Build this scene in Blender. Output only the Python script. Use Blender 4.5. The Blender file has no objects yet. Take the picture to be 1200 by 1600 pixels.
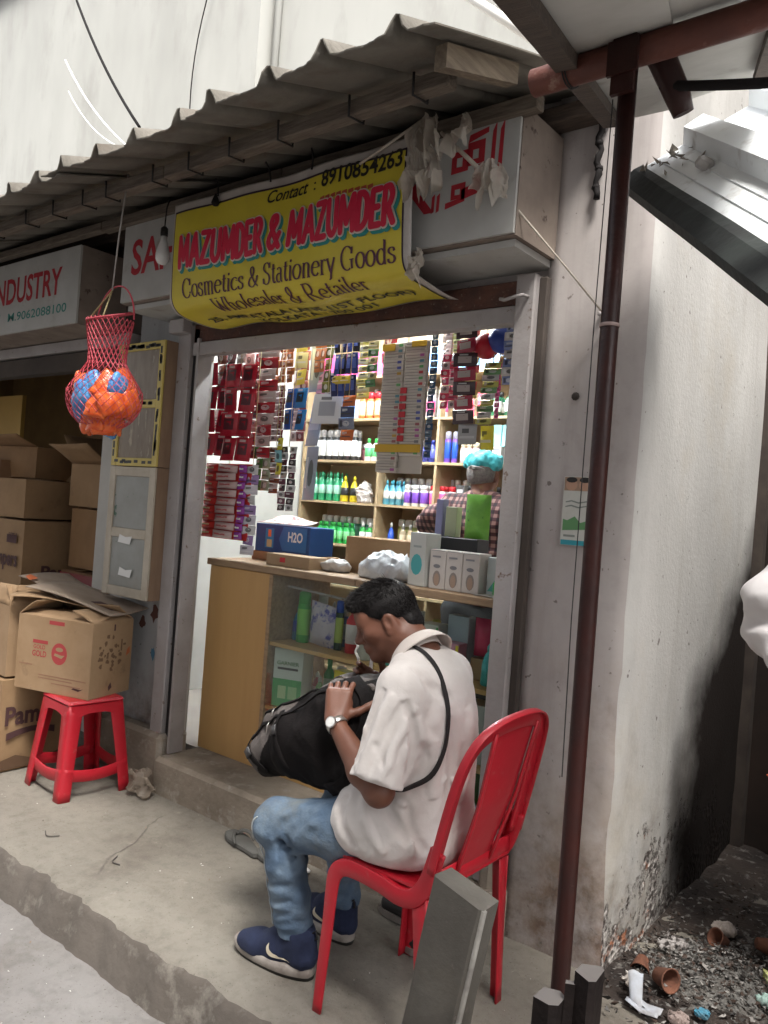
import bpy, bmesh, math, random
import numpy as np
from mathutils import Vector, Matrix, noise as mnoise
from mathutils.bvhtree import BVHTree

SC = bpy.context.scene
COL = SC.collection
R = math.radians
PI = math.pi

# ------------------------------------------------------------------ camera
cam_d = bpy.data.cameras.new('camera')
cam = bpy.data.objects.new('camera', cam_d); COL.objects.link(cam)
cam_d.sensor_fit = 'HORIZONTAL'; cam_d.sensor_width = 36.0; cam_d.lens = 37.5
cam_d.clip_start = 0.02; cam_d.clip_end = 500
_yaw, _roll = R(38.6), R(4.3)
_fw = Vector((-math.sin(_yaw), math.cos(_yaw), 0)); _r = Vector((math.cos(_yaw), math.sin(_yaw), 0)); _up = Vector((0, 0, 1))
_cx = _r*math.cos(_roll) + _up*math.sin(_roll); _cy = -_r*math.sin(_roll) + _up*math.cos(_roll)
_m = Matrix((_cx, _cy, -_fw)).transposed().to_4x4(); _m.translation = (0, 0, 1.38)
cam.matrix_world = _m
SC.camera = cam

# ------------------------------------------------------------------ light
world = bpy.data.worlds.new('World'); SC.world = world; world.use_nodes = True
wt = world.node_tree; wt.nodes.clear()
_o = wt.nodes.new('ShaderNodeOutputWorld'); _b = wt.nodes.new('ShaderNodeBackground')
_s = wt.nodes.new('ShaderNodeTexSky'); _h = wt.nodes.new('ShaderNodeHueSaturation')
_s.sky_type = 'NISHITA'; _s.sun_disc = False
SUN_EL, SUN_AZ = R(60), R(130)          # azimuth clockwise from +y (north)
_s.sun_elevation = SUN_EL; _s.sun_rotation = SUN_AZ; _s.dust_density = 4.0; _s.air_density = 1.2
_h.inputs['Saturation'].default_value = 0.22
_b.inputs['Strength'].default_value = 0.15
wt.links.new(_s.outputs[0], _h.inputs['Color']); wt.links.new(_h.outputs[0], _b.inputs['Color']); wt.links.new(_b.outputs[0], _o.inputs['Surface'])
sun_d = bpy.data.lights.new('sun', 'SUN'); sun = bpy.data.objects.new('sun', sun_d); COL.objects.link(sun)
sun_d.energy = 2.0; sun_d.angle = R(16); sun_d.color = (1.0, 0.96, 0.9)
_sd = Vector((math.sin(SUN_AZ)*math.cos(SUN_EL), math.cos(SUN_AZ)*math.cos(SUN_EL), math.sin(SUN_EL)))
sun.rotation_euler = _sd.to_track_quat('Z', 'Y').to_euler(); sun.location = (3, -3, 12)
SC.view_settings.view_transform = 'Standard'; SC.view_settings.look = 'None'
SC.view_settings.gamma = 1.0; SC.view_settings.use_curve_mapping = False
SC.view_settings.exposure = 1.95
SC.cycles.max_bounces = 10; SC.cycles.diffuse_bounces = 5; SC.cycles.transparent_max_bounces = 16
SC.cycles.sample_clamp_indirect = 6.0

# ------------------------------------------------------------------ materials
_mc = {}
def _nd(nt, t, **kw):
    n = nt.nodes.new(t)
    for k, v in kw.items(): setattr(n, k, v)
    return n
def mat(name, c, c2=None, scale=8.0, rough=0.7, bump=0.0, bscale=None, metal=0.0, detail=4.0, lo=0.35, hi=0.65,
        spec=0.5, trans=0.0, alpha=1.0, coat=0.0, emit=0.0, c3=None, s3=30.0, lo3=0.62, hi3=0.72, sss=0.0, ior=1.45, stretch=None, coords='Object', sheen=0.0, r2=None):
    """principled surface: two colours mixed by noise, optional third colour as sparse stains, optional bump"""
    if name in _mc: return _mc[name]
    m = bpy.data.materials.new(name); m.use_nodes = True; nt = m.node_tree; nt.nodes.clear()
    out = _nd(nt, 'ShaderNodeOutputMaterial'); p = _nd(nt, 'ShaderNodeBsdfPrincipled'); nt.links.new(p.outputs[0], out.inputs[0])
    p.inputs['Roughness'].default_value = rough; p.inputs['Metallic'].default_value = metal
    p.inputs['Specular IOR Level'].default_value = spec; p.inputs['Transmission Weight'].default_value = trans
    p.inputs['Alpha'].default_value = alpha; p.inputs['Coat Weight'].default_value = coat; p.inputs['IOR'].default_value = ior
    p.inputs['Sheen Weight'].default_value = sheen
    if sss: p.inputs['Subsurface Weight'].default_value = sss; p.inputs['Subsurface Radius'].default_value = (0.012, 0.005, 0.003)
    if emit: p.inputs['Emission Color'].default_value = (*c, 1); p.inputs['Emission Strength'].default_value = emit
    p.inputs['Base Color'].default_value = (*c, 1)
    if c2 is not None or bump or c3 is not None:
        tc = _nd(nt, 'ShaderNodeTexCoord'); src = tc.outputs[coords]
        if stretch:
            mp = _nd(nt, 'ShaderNodeMapping'); mp.inputs['Scale'].default_value = stretch; nt.links.new(src, mp.inputs[0]); src = mp.outputs[0]
        col = None
        if c2 is not None:
            n = _nd(nt, 'ShaderNodeTexNoise'); n.inputs['Scale'].default_value = scale; n.inputs['Detail'].default_value = detail; n.inputs['Roughness'].default_value = 0.6
            nt.links.new(src, n.inputs['Vector'])
            mr = _nd(nt, 'ShaderNodeMapRange'); mr.inputs[1].default_value = lo; mr.inputs[2].default_value = hi; nt.links.new(n.outputs[0], mr.inputs[0])
            mx = _nd(nt, 'ShaderNodeMix', data_type='RGBA'); mx.inputs[6].default_value = (*c, 1); mx.inputs[7].default_value = (*c2, 1)
            nt.links.new(mr.outputs[0], mx.inputs[0]); col = mx.outputs[2]
            if r2 is not None:
                mr2 = _nd(nt, 'ShaderNodeMapRange'); mr2.inputs[3].default_value = rough; mr2.inputs[4].default_value = r2
                nt.links.new(mr.outputs[0], mr2.inputs[0]); nt.links.new(mr2.outputs[0], p.inputs['Roughness'])
        if c3 is not None:
            n = _nd(nt, 'ShaderNodeTexNoise'); n.inputs['Scale'].default_value = s3; n.inputs['Detail'].default_value = 6; n.inputs['Roughness'].default_value = 0.65
            nt.links.new(src, n.inputs['Vector'])
            mr = _nd(nt, 'ShaderNodeMapRange'); mr.inputs[1].default_value = lo3; mr.inputs[2].default_value = hi3; nt.links.new(n.outputs[0], mr.inputs[0])
            mx = _nd(nt, 'ShaderNodeMix', data_type='RGBA'); mx.inputs[6].default_value = (*c, 1); mx.inputs[7].default_value = (*c3, 1)
            if col is not None: nt.links.new(col, mx.inputs[6])
            nt.links.new(mr.outputs[0], mx.inputs[0]); col = mx.outputs[2]
        if col is not None:
            nt.links.new(col, p.inputs['Base Color'])
        if bump:
            n = _nd(nt, 'ShaderNodeTexNoise'); n.inputs['Scale'].default_value = bscale or scale*3; n.inputs['Detail'].default_value = 5; nt.links.new(src, n.inputs['Vector'])
            b = _nd(nt, 'ShaderNodeBump'); b.inputs['Strength'].default_value = bump; b.inputs['Distance'].default_value = 0.01
            nt.links.new(n.outputs[0], b.inputs['Height']); nt.links.new(b.outputs[0], p.inputs['Normal'])
    _mc[name] = m
    return m
def plain(c, rough=0.45, **kw):
    return mat('paint_%02x%02x%02x_%d_%s' % (*[int(255*min(1, max(0, v))) for v in c], int(rough*100), '_'.join('%s%s' % i for i in sorted(kw.items()))), c, rough=rough, **kw)

# ------------------------------------------------------------------ mesh collector
class MB:
    def __init__(self): self.v = []; self.f = []; self.mi = []; self.sm = []
    def add(self, vs, fs, mi=0, sm=False):
        n = len(self.v); self.v.extend([tuple(v) for v in vs]); self.f.extend([tuple(i+n for i in f) for f in fs])
        self.mi.extend([mi]*len(fs)); self.sm.extend([sm]*len(fs)); return self
    def box(self, lo, hi, mi=0, rot=None, piv=None, ch=0.0):
        x0, y0, z0 = lo; x1, y1, z1 = hi
        if ch:      # chamfered box: every edge cut
            c = min(ch, (x1-x0)/2.2, (y1-y0)/2.2, (z1-z0)/2.2); bm = bmesh.new(); bmesh.ops.create_cube(bm, size=1)
            bmesh.ops.scale(bm, vec=(x1-x0, y1-y0, z1-z0), verts=bm.verts); bmesh.ops.translate(bm, vec=((x0+x1)/2, (y0+y1)/2, (z0+z1)/2), verts=bm.verts)
            bmesh.ops.bevel(bm, geom=bm.edges[:], offset=c, segments=1, affect='EDGES', profile=0.5)
            bm.verts.index_update(); vs = [v.co.copy() for v in bm.verts]; fs = [[v.index for v in f.verts] for f in bm.faces]; bm.free()
        else:
            vs = [Vector(p) for p in [(x0,y0,z0),(x1,y0,z0),(x1,y1,z0),(x0,y1,z0),(x0,y0,z1),(x1,y0,z1),(x1,y1,z1),(x0,y1,z1)]]
            fs = [(0,3,2,1),(4,5,6,7),(0,1,5,4),(1,2,6,5),(2,3,7,6),(3,0,4,7)]
        if rot is not None:
            pv = Vector(piv) if piv is not None else Vector(((x0+x1)/2, (y0+y1)/2, (z0+z1)/2))
            vs = [rot @ (v-pv) + pv for v in vs]
        return self.add(vs, fs, mi)
    def tube(self, pts, r, n=8, mi=0, cap=True, sm=True):
        pts = [Vector(p) for p in pts]; k = len(pts); rs = r if isinstance(r, (list, tuple)) else [r]*k
        vs = []; u = None
        for i, p in enumerate(pts):
            d = (pts[min(i+1, k-1)] - pts[max(i-1, 0)]); d.normalize()
            if u is None: u = d.orthogonal().normalized()
            else:
                u = u - d*u.dot(d)
                u = u.normalized() if u.length > 1e-6 else d.orthogonal().normalized()
            w = d.cross(u)
            for j in range(n):
                a = 2*PI*j/n; vs.append(p + (u*math.cos(a) + w*math.sin(a))*rs[i])
        fs = [(i*n+j, i*n+(j+1) % n, (i+1)*n+(j+1) % n, (i+1)*n+j) for i in range(k-1) for j in range(n)]
        self.add(vs, fs, mi, sm)
        if cap:
            b = len(self.v) - len(vs)
            self.f.append(tuple(b+j for j in reversed(range(n)))); self.f.append(tuple(b+(k-1)*n+j for j in range(n))); self.mi += [mi]*2; self.sm += [False]*2
        return self
    def lathe(self, prof, n=14, c=(0, 0, 0), mi=0, sx=1.0, sy=1.0, mis=None):
        """prof: list of (r, z); closed with caps"""
        vs = []; fs = []
        for (r, z) in prof:
            for j in range(n):
                a = 2*PI*j/n; vs.append((c[0]+r*sx*math.cos(a), c[1]+r*sy*math.sin(a), c[2]+z))
        k = len(prof)
        for i in range(k-1):
            ff = [(i*n+j, i*n+(j+1) % n, (i+1)*n+(j+1) % n, (i+1)*n+j) for j in range(n)]
            self_mi = mis[i] if mis else mi
            b = len(self.v) if i == 0 else b
            if i == 0: self.v.extend(vs)
            self.f.extend([tuple(q+b for q in f) for f in ff]); self.mi.extend([self_mi]*n); self.sm.extend([True]*n)
        self.f.append(tuple(b+j for j in reversed(range(n)))); self.f.append(tuple(b+(k-1)*n+j for j in range(n)))
        self.mi += [mis[0] if mis else mi, mis[-1] if mis else mi]; self.sm += [False]*2
        return self
    def prism(self, poly, d, mi=0, frame=None):
        """poly in 2D extruded by d along the frame's third axis; frame = (origin, ex, ey, ez)"""
        o, ex, ey, ez = frame if frame else (Vector((0,0,0)), Vector((1,0,0)), Vector((0,1,0)), Vector((0,0,1)))
        o, ex, ey, ez = Vector(o), Vector(ex), Vector(ey), Vector(ez)
        n = len(poly); vs = [o+ex*a+ey*b for a, b in poly] + [o+ex*a+ey*b+ez*d for a, b in poly]
        fs = [tuple(reversed(range(n))), tuple(range(n, 2*n))] + [(i, (i+1) % n, n+(i+1) % n, n+i) for i in range(n)]
        return self.add(vs, fs, mi)
    def grid(self, fn, nu, nv, mi=0, sm=True, thick=0.0):
        vs = [Vector(fn(i/nu, j/nv)) for j in range(nv+1) for i in range(nu+1)]
        w = nu+1
        fs = [(j*w+i, j*w+i+1, (j+1)*w+i+1, (j+1)*w+i) for j in range(nv) for i in range(nu)]
        if thick:
            nrm = [Vector((0,0,0)) for _ in vs]
            for f in fs:
                nn = (vs[f[1]]-vs[f[0]]).cross(vs[f[3]]-vs[f[0]])
                for q in f: nrm[q] += nn
            N = len(vs); vs2 = [v - (n.normalized()*thick if n.length > 0 else Vector()) for v, n in zip(vs, nrm)]
            rim = [i for i in range(w)] + [j*w+nu for j in range(1, nv+1)] + [nv*w+i for i in range(nu-1, -1, -1)] + [j*w for j in range(nv-1, 0, -1)]
            fs2 = [tuple(q+N for q in reversed(f)) for f in fs]
            fr = [(rim[i], rim[i]+N, rim[(i+1) % len(rim)]+N, rim[(i+1) % len(rim)]) for i in range(len(rim))]
            fr = [tuple(reversed(f)) if False else f for f in fr]
            self.add(vs+vs2, fs+fs2, mi, sm); b = len(self.v)-2*N
            self.f.extend([tuple(q+b for q in f) for f in fr]); self.mi += [mi]*len(fr); self.sm += [False]*len(fr)
            return self
        return self.add(vs, fs, mi, sm)
    def xform(self, M):
        self.v = [tuple(M @ Vector(v)) for v in self.v]; return self
    def mesh(self, name, mats):
        me = bpy.data.meshes.new(name); me.from_pydata(self.v, [], self.f)
        for m in (mats if isinstance(mats, (list, tuple)) else [mats]): me.materials.append(m)
        me.polygons.foreach_set('material_index', self.mi); me.polygons.foreach_set('use_smooth', self.sm); me.update()
        return me
    def build(self, name, mats, parent=None, local=False, **tags):
        """vertices are in world space unless local; a child is stored relative to its parent, a top-level mesh relative to its own base"""
        if not local:
            if parent is not None: off = wpos(parent)
            else:
                a = np.array(self.v); off = Vector(((a[:,0].min()+a[:,0].max())/2, (a[:,1].min()+a[:,1].max())/2, a[:,2].min()))
            self.v = [(v[0]-off.x, v[1]-off.y, v[2]-off.z) for v in self.v]
        me = self.mesh(name, mats); o = bpy.data.objects.new(name, me); COL.objects.link(o)
        if parent is not None: o.parent = parent
        elif not local: o.location = off
        tag(o, **tags)
        return o
def wpos(o):
    p = Vector((0, 0, 0))
    while o is not None: p += Vector(o.location); o = o.parent
    return p
def tag(o, label=None, cat=None, group=None, kind=None):
    if label: o['label'] = label
    if cat: o['category'] = cat
    if group: o['group'] = group
    if kind: o['kind'] = kind
    return o
def thing(name, label, cat, loc=(0, 0, 0), group=None, rz=0.0):
    o = bpy.data.objects.new(name, None); COL.objects.link(o); o.location = loc; o.rotation_euler = (0, 0, rz); o.empty_display_size = 0.1
    return tag(o, label, cat, group)
def copy_tree(o, parent=None):
    c = o.copy(); COL.objects.link(c)
    if parent is not None: c.parent = parent
    for ch in list(o.children): copy_tree(ch, c)
    return c
def fn3(p, s=1.0, o=0.0):
    return mnoise.noise(Vector((p[0]*s+o, p[1]*s+o*1.7, p[2]*s-o)))

def sweep(mb, pts, sides, w, t, mi=0, ch=0.3, cap=True):
    """flat bar with softened edges swept along pts; sides = direction of its width at each point"""
    pts = [Vector(p) for p in pts]; k = len(pts); sides = sides if isinstance(sides[0], (tuple, list, Vector)) else [sides]*k
    ws = w if isinstance(w, (list, tuple)) else [w]*k; ts = t if isinstance(t, (list, tuple)) else [t]*k; vs = []
    for i, p in enumerate(pts):
        d = (pts[min(i+1, k-1)]-pts[max(i-1, 0)]).normalized(); s = Vector(sides[i]); s = (s-d*s.dot(d)).normalized(); n = d.cross(s)
        a, b = ws[i]/2, ts[i]/2; c = ch*2*min(a, b)*0.5
        for (x, y) in ((-a+c, -b), (a-c, -b), (a, -b+c), (a, b-c), (a-c, b), (-a+c, b), (-a, b-c), (-a, -b+c)): vs.append(p+s*x+n*y)
    mb.add(vs, [(i*8+j, i*8+(j+1) % 8, (i+1)*8+(j+1) % 8, (i+1)*8+j) for i in range(k-1) for j in range(8)], mi, True)
    if cap:
        b0 = len(mb.v)-len(vs); mb.f += [tuple(b0+j for j in reversed(range(8))), tuple(b0+(k-1)*8+j for j in range(8))]; mb.mi += [mi]*2; mb.sm += [False]*2
    return mb
def spline(pts, n=6):
    """Catmull-Rom through the points"""
    P = [Vector(p) for p in pts]; P = [P[0]*2-P[1]]+P+[P[-1]*2-P[-2]]; out = []
    for i in range(1, len(P)-2):
        for k in range(n):
            t = k/n; a, b, c, d = P[i-1], P[i], P[i+1], P[i+2]
            out.append(0.5*((2*b)+(c-a)*t+(2*a-5*b+4*c-d)*t*t+(3*b-a-3*c+d)*t**3))
    out.append(P[-2]); return out

# ------------------------------------------------------------------ flat lettering
_tc = {}
def glyphs(s, bold=0.0, shear=0.0):
    """2D triangles of a line of text in the built-in face, left baseline at 0, cap height 1; (verts, faces, width)"""
    k = (s, bold, shear)
    if k in _tc: return _tc[k]
    cu = bpy.data.curves.new('t', 'FONT'); cu.body = s; cu.size = 1.0; cu.offset = bold; cu.shear = shear; cu.resolution_u = 3
    ob = bpy.data.objects.new('t', cu); COL.objects.link(ob)
    dg = bpy.context.evaluated_depsgraph_get(); me = bpy.data.meshes.new_from_object(ob.evaluated_get(dg))
    vs = [(v.co.x, v.co.y) for v in me.vertices]; fs = [tuple(p.vertices) for p in me.polygons]
    bpy.data.objects.remove(ob); bpy.data.curves.remove(cu); bpy.data.meshes.remove(me)
    a = np.array(vs) if vs else np.zeros((1, 2)); x0 = a[:, 0].min(); sc = 1/0.69
    vs = [((x-x0)*sc, y*sc) for x, y in vs]; w = (a[:, 0].max()-x0)*sc
    _tc[k] = (vs, fs, w); return _tc[k]
def text_on(mb, s, h, fn, u0, v0, width=None, bold=0.0, shear=0.0, mi=0):
    """lay text on the surface fn(u, v) in metres; cap height h, optional forced width"""
    vs, fs, w = glyphs(s, bold, shear); sx = (width/w) if width else h
    mb.add([fn(u0+x*sx, v0+y*h) for x, y in vs], fs, mi)
def flatfn(o, ex, ey, off=0.0):
    o, ex, ey = Vector(o), Vector(ex).normalized(), Vector(ey).normalized(); n = ex.cross(ey)
    return lambda u, v: o + ex*u + ey*v + n*off

# ------------------------------------------------------------------ implicit shapes -> one continuous surface
class SDF:
    def __init__(self, lo, hi, h):
        self.lo = np.array(lo, float); self.h = h; n = np.ceil((np.array(hi)-self.lo)/h).astype(int)+1; self.n = n
        ax = [(self.lo[i]+np.arange(n[i])*h).astype(np.float32) for i in range(3)]
        self.GX, self.GY, self.GZ = np.meshgrid(*ax, indexing='ij', sparse=True); self.d = np.full(tuple(n), 1e3, np.float32)
        self.X, self.Y, self.Z = self.GX, self.GY, self.GZ
    def win(self, lo, hi, m):
        a = np.clip(np.floor((np.array(lo)-m-self.lo)/self.h).astype(int), 0, self.n-1); b = np.clip(np.ceil((np.array(hi)+m-self.lo)/self.h).astype(int)+1, 1, self.n)
        b = np.maximum(b, a+1); self.w = tuple(slice(i, j) for i, j in zip(a, b))
        self.X = self.GX[self.w[0]]; self.Y = self.GY[:, self.w[1]]; self.Z = self.GZ[:, :, self.w[2]]
    def put(self, e, k):
        d = self.d[self.w]
        if k <= 0: self.d[self.w] = np.minimum(d, e)
        else:
            t = np.clip(0.5+0.5*(d-e)/k, 0, 1); self.d[self.w] = d*(1-t)+e*t-k*t*(1-t)
        return self
    def sub(self, e, k=0.004):
        d = self.d[self.w]; t = np.clip(0.5-0.5*(d+e)/k, 0, 1); self.d[self.w] = d*(1-t)-e*t+k*t*(1-t); return self
    def cap_d(self, a, b, ra, rb):
        a, b = np.array(a, float), np.array(b, float); ab = b-a; L = max(ab@ab, 1e-12)
        px, py, pz = self.X-a[0], self.Y-a[1], self.Z-a[2]
        t = np.clip((px*ab[0]+py*ab[1]+pz*ab[2])/L, 0, 1)
        return np.sqrt((px-t*ab[0])**2+(py-t*ab[1])**2+(pz-t*ab[2])**2)-(ra+(rb-ra)*t)
    def cap(self, a, b, ra, rb=None, k=0.02, plane=None, cut=False):
        rb = ra if rb is None else rb; r = max(ra, rb)
        self.win(np.minimum(a, b), np.maximum(a, b), r+k+4*self.h); e = self.cap_d(a, b, ra, rb)
        if plane is not None:
            (px, py, pz), (nx, ny, nz) = plane; L = math.sqrt(nx*nx+ny*ny+nz*nz)
            e = np.maximum(e, ((self.X-px)*nx+(self.Y-py)*ny+(self.Z-pz)*nz)/L)
        return self.sub(e, k) if cut else self.put(e, k)
    def chain(self, pts, rs, k=0.015):
        for i in range(len(pts)-1): self.cap(pts[i], pts[i+1], rs[i], rs[i+1], k)
        return self
    def ell(self, c, r, k=0.02, M=None, cut=False):
        R_ = max(r); c = np.array(c, float)
        self.win(c-(R_ if M is not None else np.array(r)), c+(R_ if M is not None else np.array(r)), k+4*self.h)
        p = [self.X-c[0], self.Y-c[1], self.Z-c[2]]
        if M is not None: p = [M[0][i]*p[0]+M[1][i]*p[1]+M[2][i]*p[2] for i in range(3)]
        q = np.sqrt((p[0]/r[0])**2+(p[1]/r[1])**2+(p[2]/r[2])**2); g = np.sqrt((p[0]/r[0]**2)**2+(p[1]/r[1]**2)**2+(p[2]/r[2]**2)**2)
        e = q*(q-1)/np.maximum(g, 1e-9)
        return self.sub(e, k) if cut else self.put(e, k)
    def rbox(self, c, s, rad, k=0.01, M=None, cut=False):
        c = np.array(c, float); R_ = math.sqrt(sum(v*v for v in s)) if M is not None else np.array(s)
        self.win(c-R_, c+R_, k+4*self.h)
        p = [self.X-c[0], self.Y-c[1], self.Z-c[2]]
        if M is not None: p = [M[0][i]*p[0]+M[1][i]*p[1]+M[2][i]*p[2] for i in range(3)]
        q = [np.abs(p[i])-s[i]+rad for i in range(3)]
        e = np.sqrt(np.maximum(q[0], 0)**2+np.maximum(q[1], 0)**2+np.maximum(q[2], 0)**2)+np.minimum(np.maximum(np.maximum(q[0], q[1]), q[2]), 0)-rad
        return self.sub(e, k) if cut else self.put(e, k)
    def grooves(self, lines, snap=True):
        """folds pressed into (depth > 0) or raised from the surface along polylines [(pts, width, depth)], ends fading out"""
        bt = None
        if snap:
            V, F = self.mesh(); bt = BVHTree.FromPolygons(V.tolist(), F.tolist())
        for pts, w, depth in lines:
            pts = spline(pts, 4)
            if bt: pts = [bt.find_nearest(p)[0] for p in pts]
            P = np.array([tuple(p) for p in pts]); self.win(P.min(0), P.max(0), 3*w); best = None; n = len(P)-1
            for i in range(n):
                e = self.cap_d(P[i], P[i+1], 0, 0); ab = P[i+1]-P[i]; L = max(ab@ab, 1e-12)
                t = np.clip(((self.X-P[i][0])*ab[0]+(self.Y-P[i][1])*ab[1]+(self.Z-P[i][2])*ab[2])/L, 0, 1)
                fade = np.maximum(np.sin(PI*np.clip((i+t)/n, 0.0, 1.0)), 0)**0.6
                v = np.exp(-(e/w)**2)*fade; best = v if best is None else np.maximum(best, v)
            self.d[self.w] += (depth*best).astype(np.float32)
        return self
    def creased(self, amp, s, seed=0):
        """sharp crumple creases: ridged, warped folds"""
        rng = np.random.RandomState(seed); X, Y, Z = self.GX, self.GY, self.GZ; e = 0
        for i in range(4):
            w = rng.normal(size=3); w = w/np.linalg.norm(w)*s*(0.7+0.8*rng.rand()); w2 = rng.normal(size=3)*s*0.5; ph = rng.rand(2)*6.28
            e = e+np.abs(np.sin(X*w[0]+Y*w[1]+Z*w[2]+ph[0]+1.6*np.sin(X*w2[0]+Y*w2[1]+Z*w2[2]+ph[1])))-0.6
        self.d = (self.d+amp*e/2).astype(np.float32); return self
    def clip(self, p, n):
        """keep the side of the plane that the normal points away from"""
        n = np.array(n, float); n /= np.linalg.norm(n)
        self.d = np.maximum(self.d, ((self.GX-p[0])*n[0]+(self.GY-p[1])*n[1]+(self.GZ-p[2])*n[2]).astype(np.float32)); return self
    def ripple(self, amp, s, seed=0, axes=(1, 1, 1), mask=None):
        """gentle folds: sum of warped sines"""
        rng = np.random.RandomState(seed); e = 0; X, Y, Z = self.GX, self.GY, self.GZ
        for i in range(5):
            w = rng.normal(size=3)*np.array(axes); w = w/np.linalg.norm(w)*s*(0.7+0.7*rng.rand()); ph = rng.rand()*6.28
            w2 = rng.normal(size=3)*s*0.35
            e = e+np.sin(X*w[0]+Y*w[1]+Z*w[2]+ph+1.3*np.sin(X*w2[0]+Y*w2[1]+Z*w2[2]))
        e = (amp/2.2)*e
        if mask is not None: e = e*mask(X, Y, Z)
        self.d = (self.d+e).astype(np.float32); return self
    def mesh(self):
        d = self.d; s = d < 0; n = np.array(d.shape); c = s[:-1,:-1,:-1].astype(np.int8)
        corners = [(i, j, k) for i in (0,1) for j in (0,1) for k in (0,1)]
        sl = lambda a, i, j, k: a[i:n[0]-1+i, j:n[1]-1+j, k:n[2]-1+k]
        tot = sum(sl(s, *q).astype(np.int8) for q in corners); act = (tot > 0) & (tot < 8)
        idx = np.full(act.shape, -1, np.int64); cells = np.argwhere(act); idx[act] = np.arange(len(cells))
        acc = np.zeros((len(cells), 3)); cnt = np.zeros(len(cells)); ci, cj, ck = cells.T
        for a in range(3):
            for q in corners:
                if q[a]: continue
                q2 = list(q); q2[a] = 1
                d0 = d[ci+q[0], cj+q[1], ck+q[2]]; d1 = d[ci+q2[0], cj+q2[1], ck+q2[2]]; m = (d0 < 0) != (d1 < 0)
                t = d0[m]/(d0[m]-d1[m]); P = np.tile(np.array(q, float), (m.sum(), 1)); P[:, a] += t; acc[m] += P; cnt[m] += 1
        V = self.lo+(cells+acc/cnt[:, None])*self.h; F = []
        for a in range(3):
            b, cc = (a+1) % 3, (a+2) % 3
            s0 = np.moveaxis(s, a, 0); diff = np.moveaxis(s0[:-1] != s0[1:], 0, a); e = np.argwhere(diff)
            ok = (e[:, b] > 0) & (e[:, cc] > 0) & (e[:, b] < n[b]-1) & (e[:, cc] < n[cc]-1); e = e[ok]
            o = np.zeros(3, int); ob = o.copy(); ob[b] = 1; oc = o.copy(); oc[cc] = 1
            q = [e-ob-oc, e-oc, e, e-ob]; Q = np.stack([idx[p[:,0], p[:,1], p[:,2]] for p in q], 1)
            fl = s[e[:,0], e[:,1], e[:,2]]; Q[~fl] = Q[~fl][:, ::-1]; F.append(Q)
        F = np.concatenate(F); F = F[(F >= 0).all(1)]
        return V, F
    def build(self, name, mats, parent=None, smooth_it=2, matfn=None, vfn=None, **tags):
        V, F = self.mesh()
        for _ in range(smooth_it):
            A = np.zeros_like(V); N = np.zeros(len(V))
            for i in range(4):
                j = (i+1) % 4
                np.add.at(A, F[:, i], V[F[:, j]]); np.add.at(A, F[:, j], V[F[:, i]]); np.add.at(N, F[:, i], 1); np.add.at(N, F[:, j], 1)
            V = V*0.45+(A/np.maximum(N, 1)[:, None])*0.55
        if vfn is not None: V = vfn(V)
        off = np.array(wpos(parent)) if parent is not None else np.array([(V[:,0].min()+V[:,0].max())/2, (V[:,1].min()+V[:,1].max())/2, V[:,2].min()])
        me = bpy.data.meshes.new(name); me.from_pydata((V-off).tolist(), [], F.tolist())
        for m in (mats if isinstance(mats, (list, tuple)) else [mats]): me.materials.append(m)
        if matfn is not None: me.polygons.foreach_set('material_index', matfn(V[F].mean(1), np.cross(V[F[:,2]]-V[F[:,0]], V[F[:,3]]-V[F[:,1]])).astype(np.int32))
        me.polygons.foreach_set('use_smooth', np.ones(len(F), bool)); me.update()
        o = bpy.data.objects.new(name, me); COL.objects.link(o)
        if parent is not None: o.parent = parent
        else: o.location = off
        return tag(o, **tags)
def rot3(rx=0, ry=0, rz=0):
    return (Matrix.Rotation(rz, 3, 'Z') @ Matrix.Rotation(ry, 3, 'Y') @ Matrix.Rotation(rx, 3, 'X'))
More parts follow.
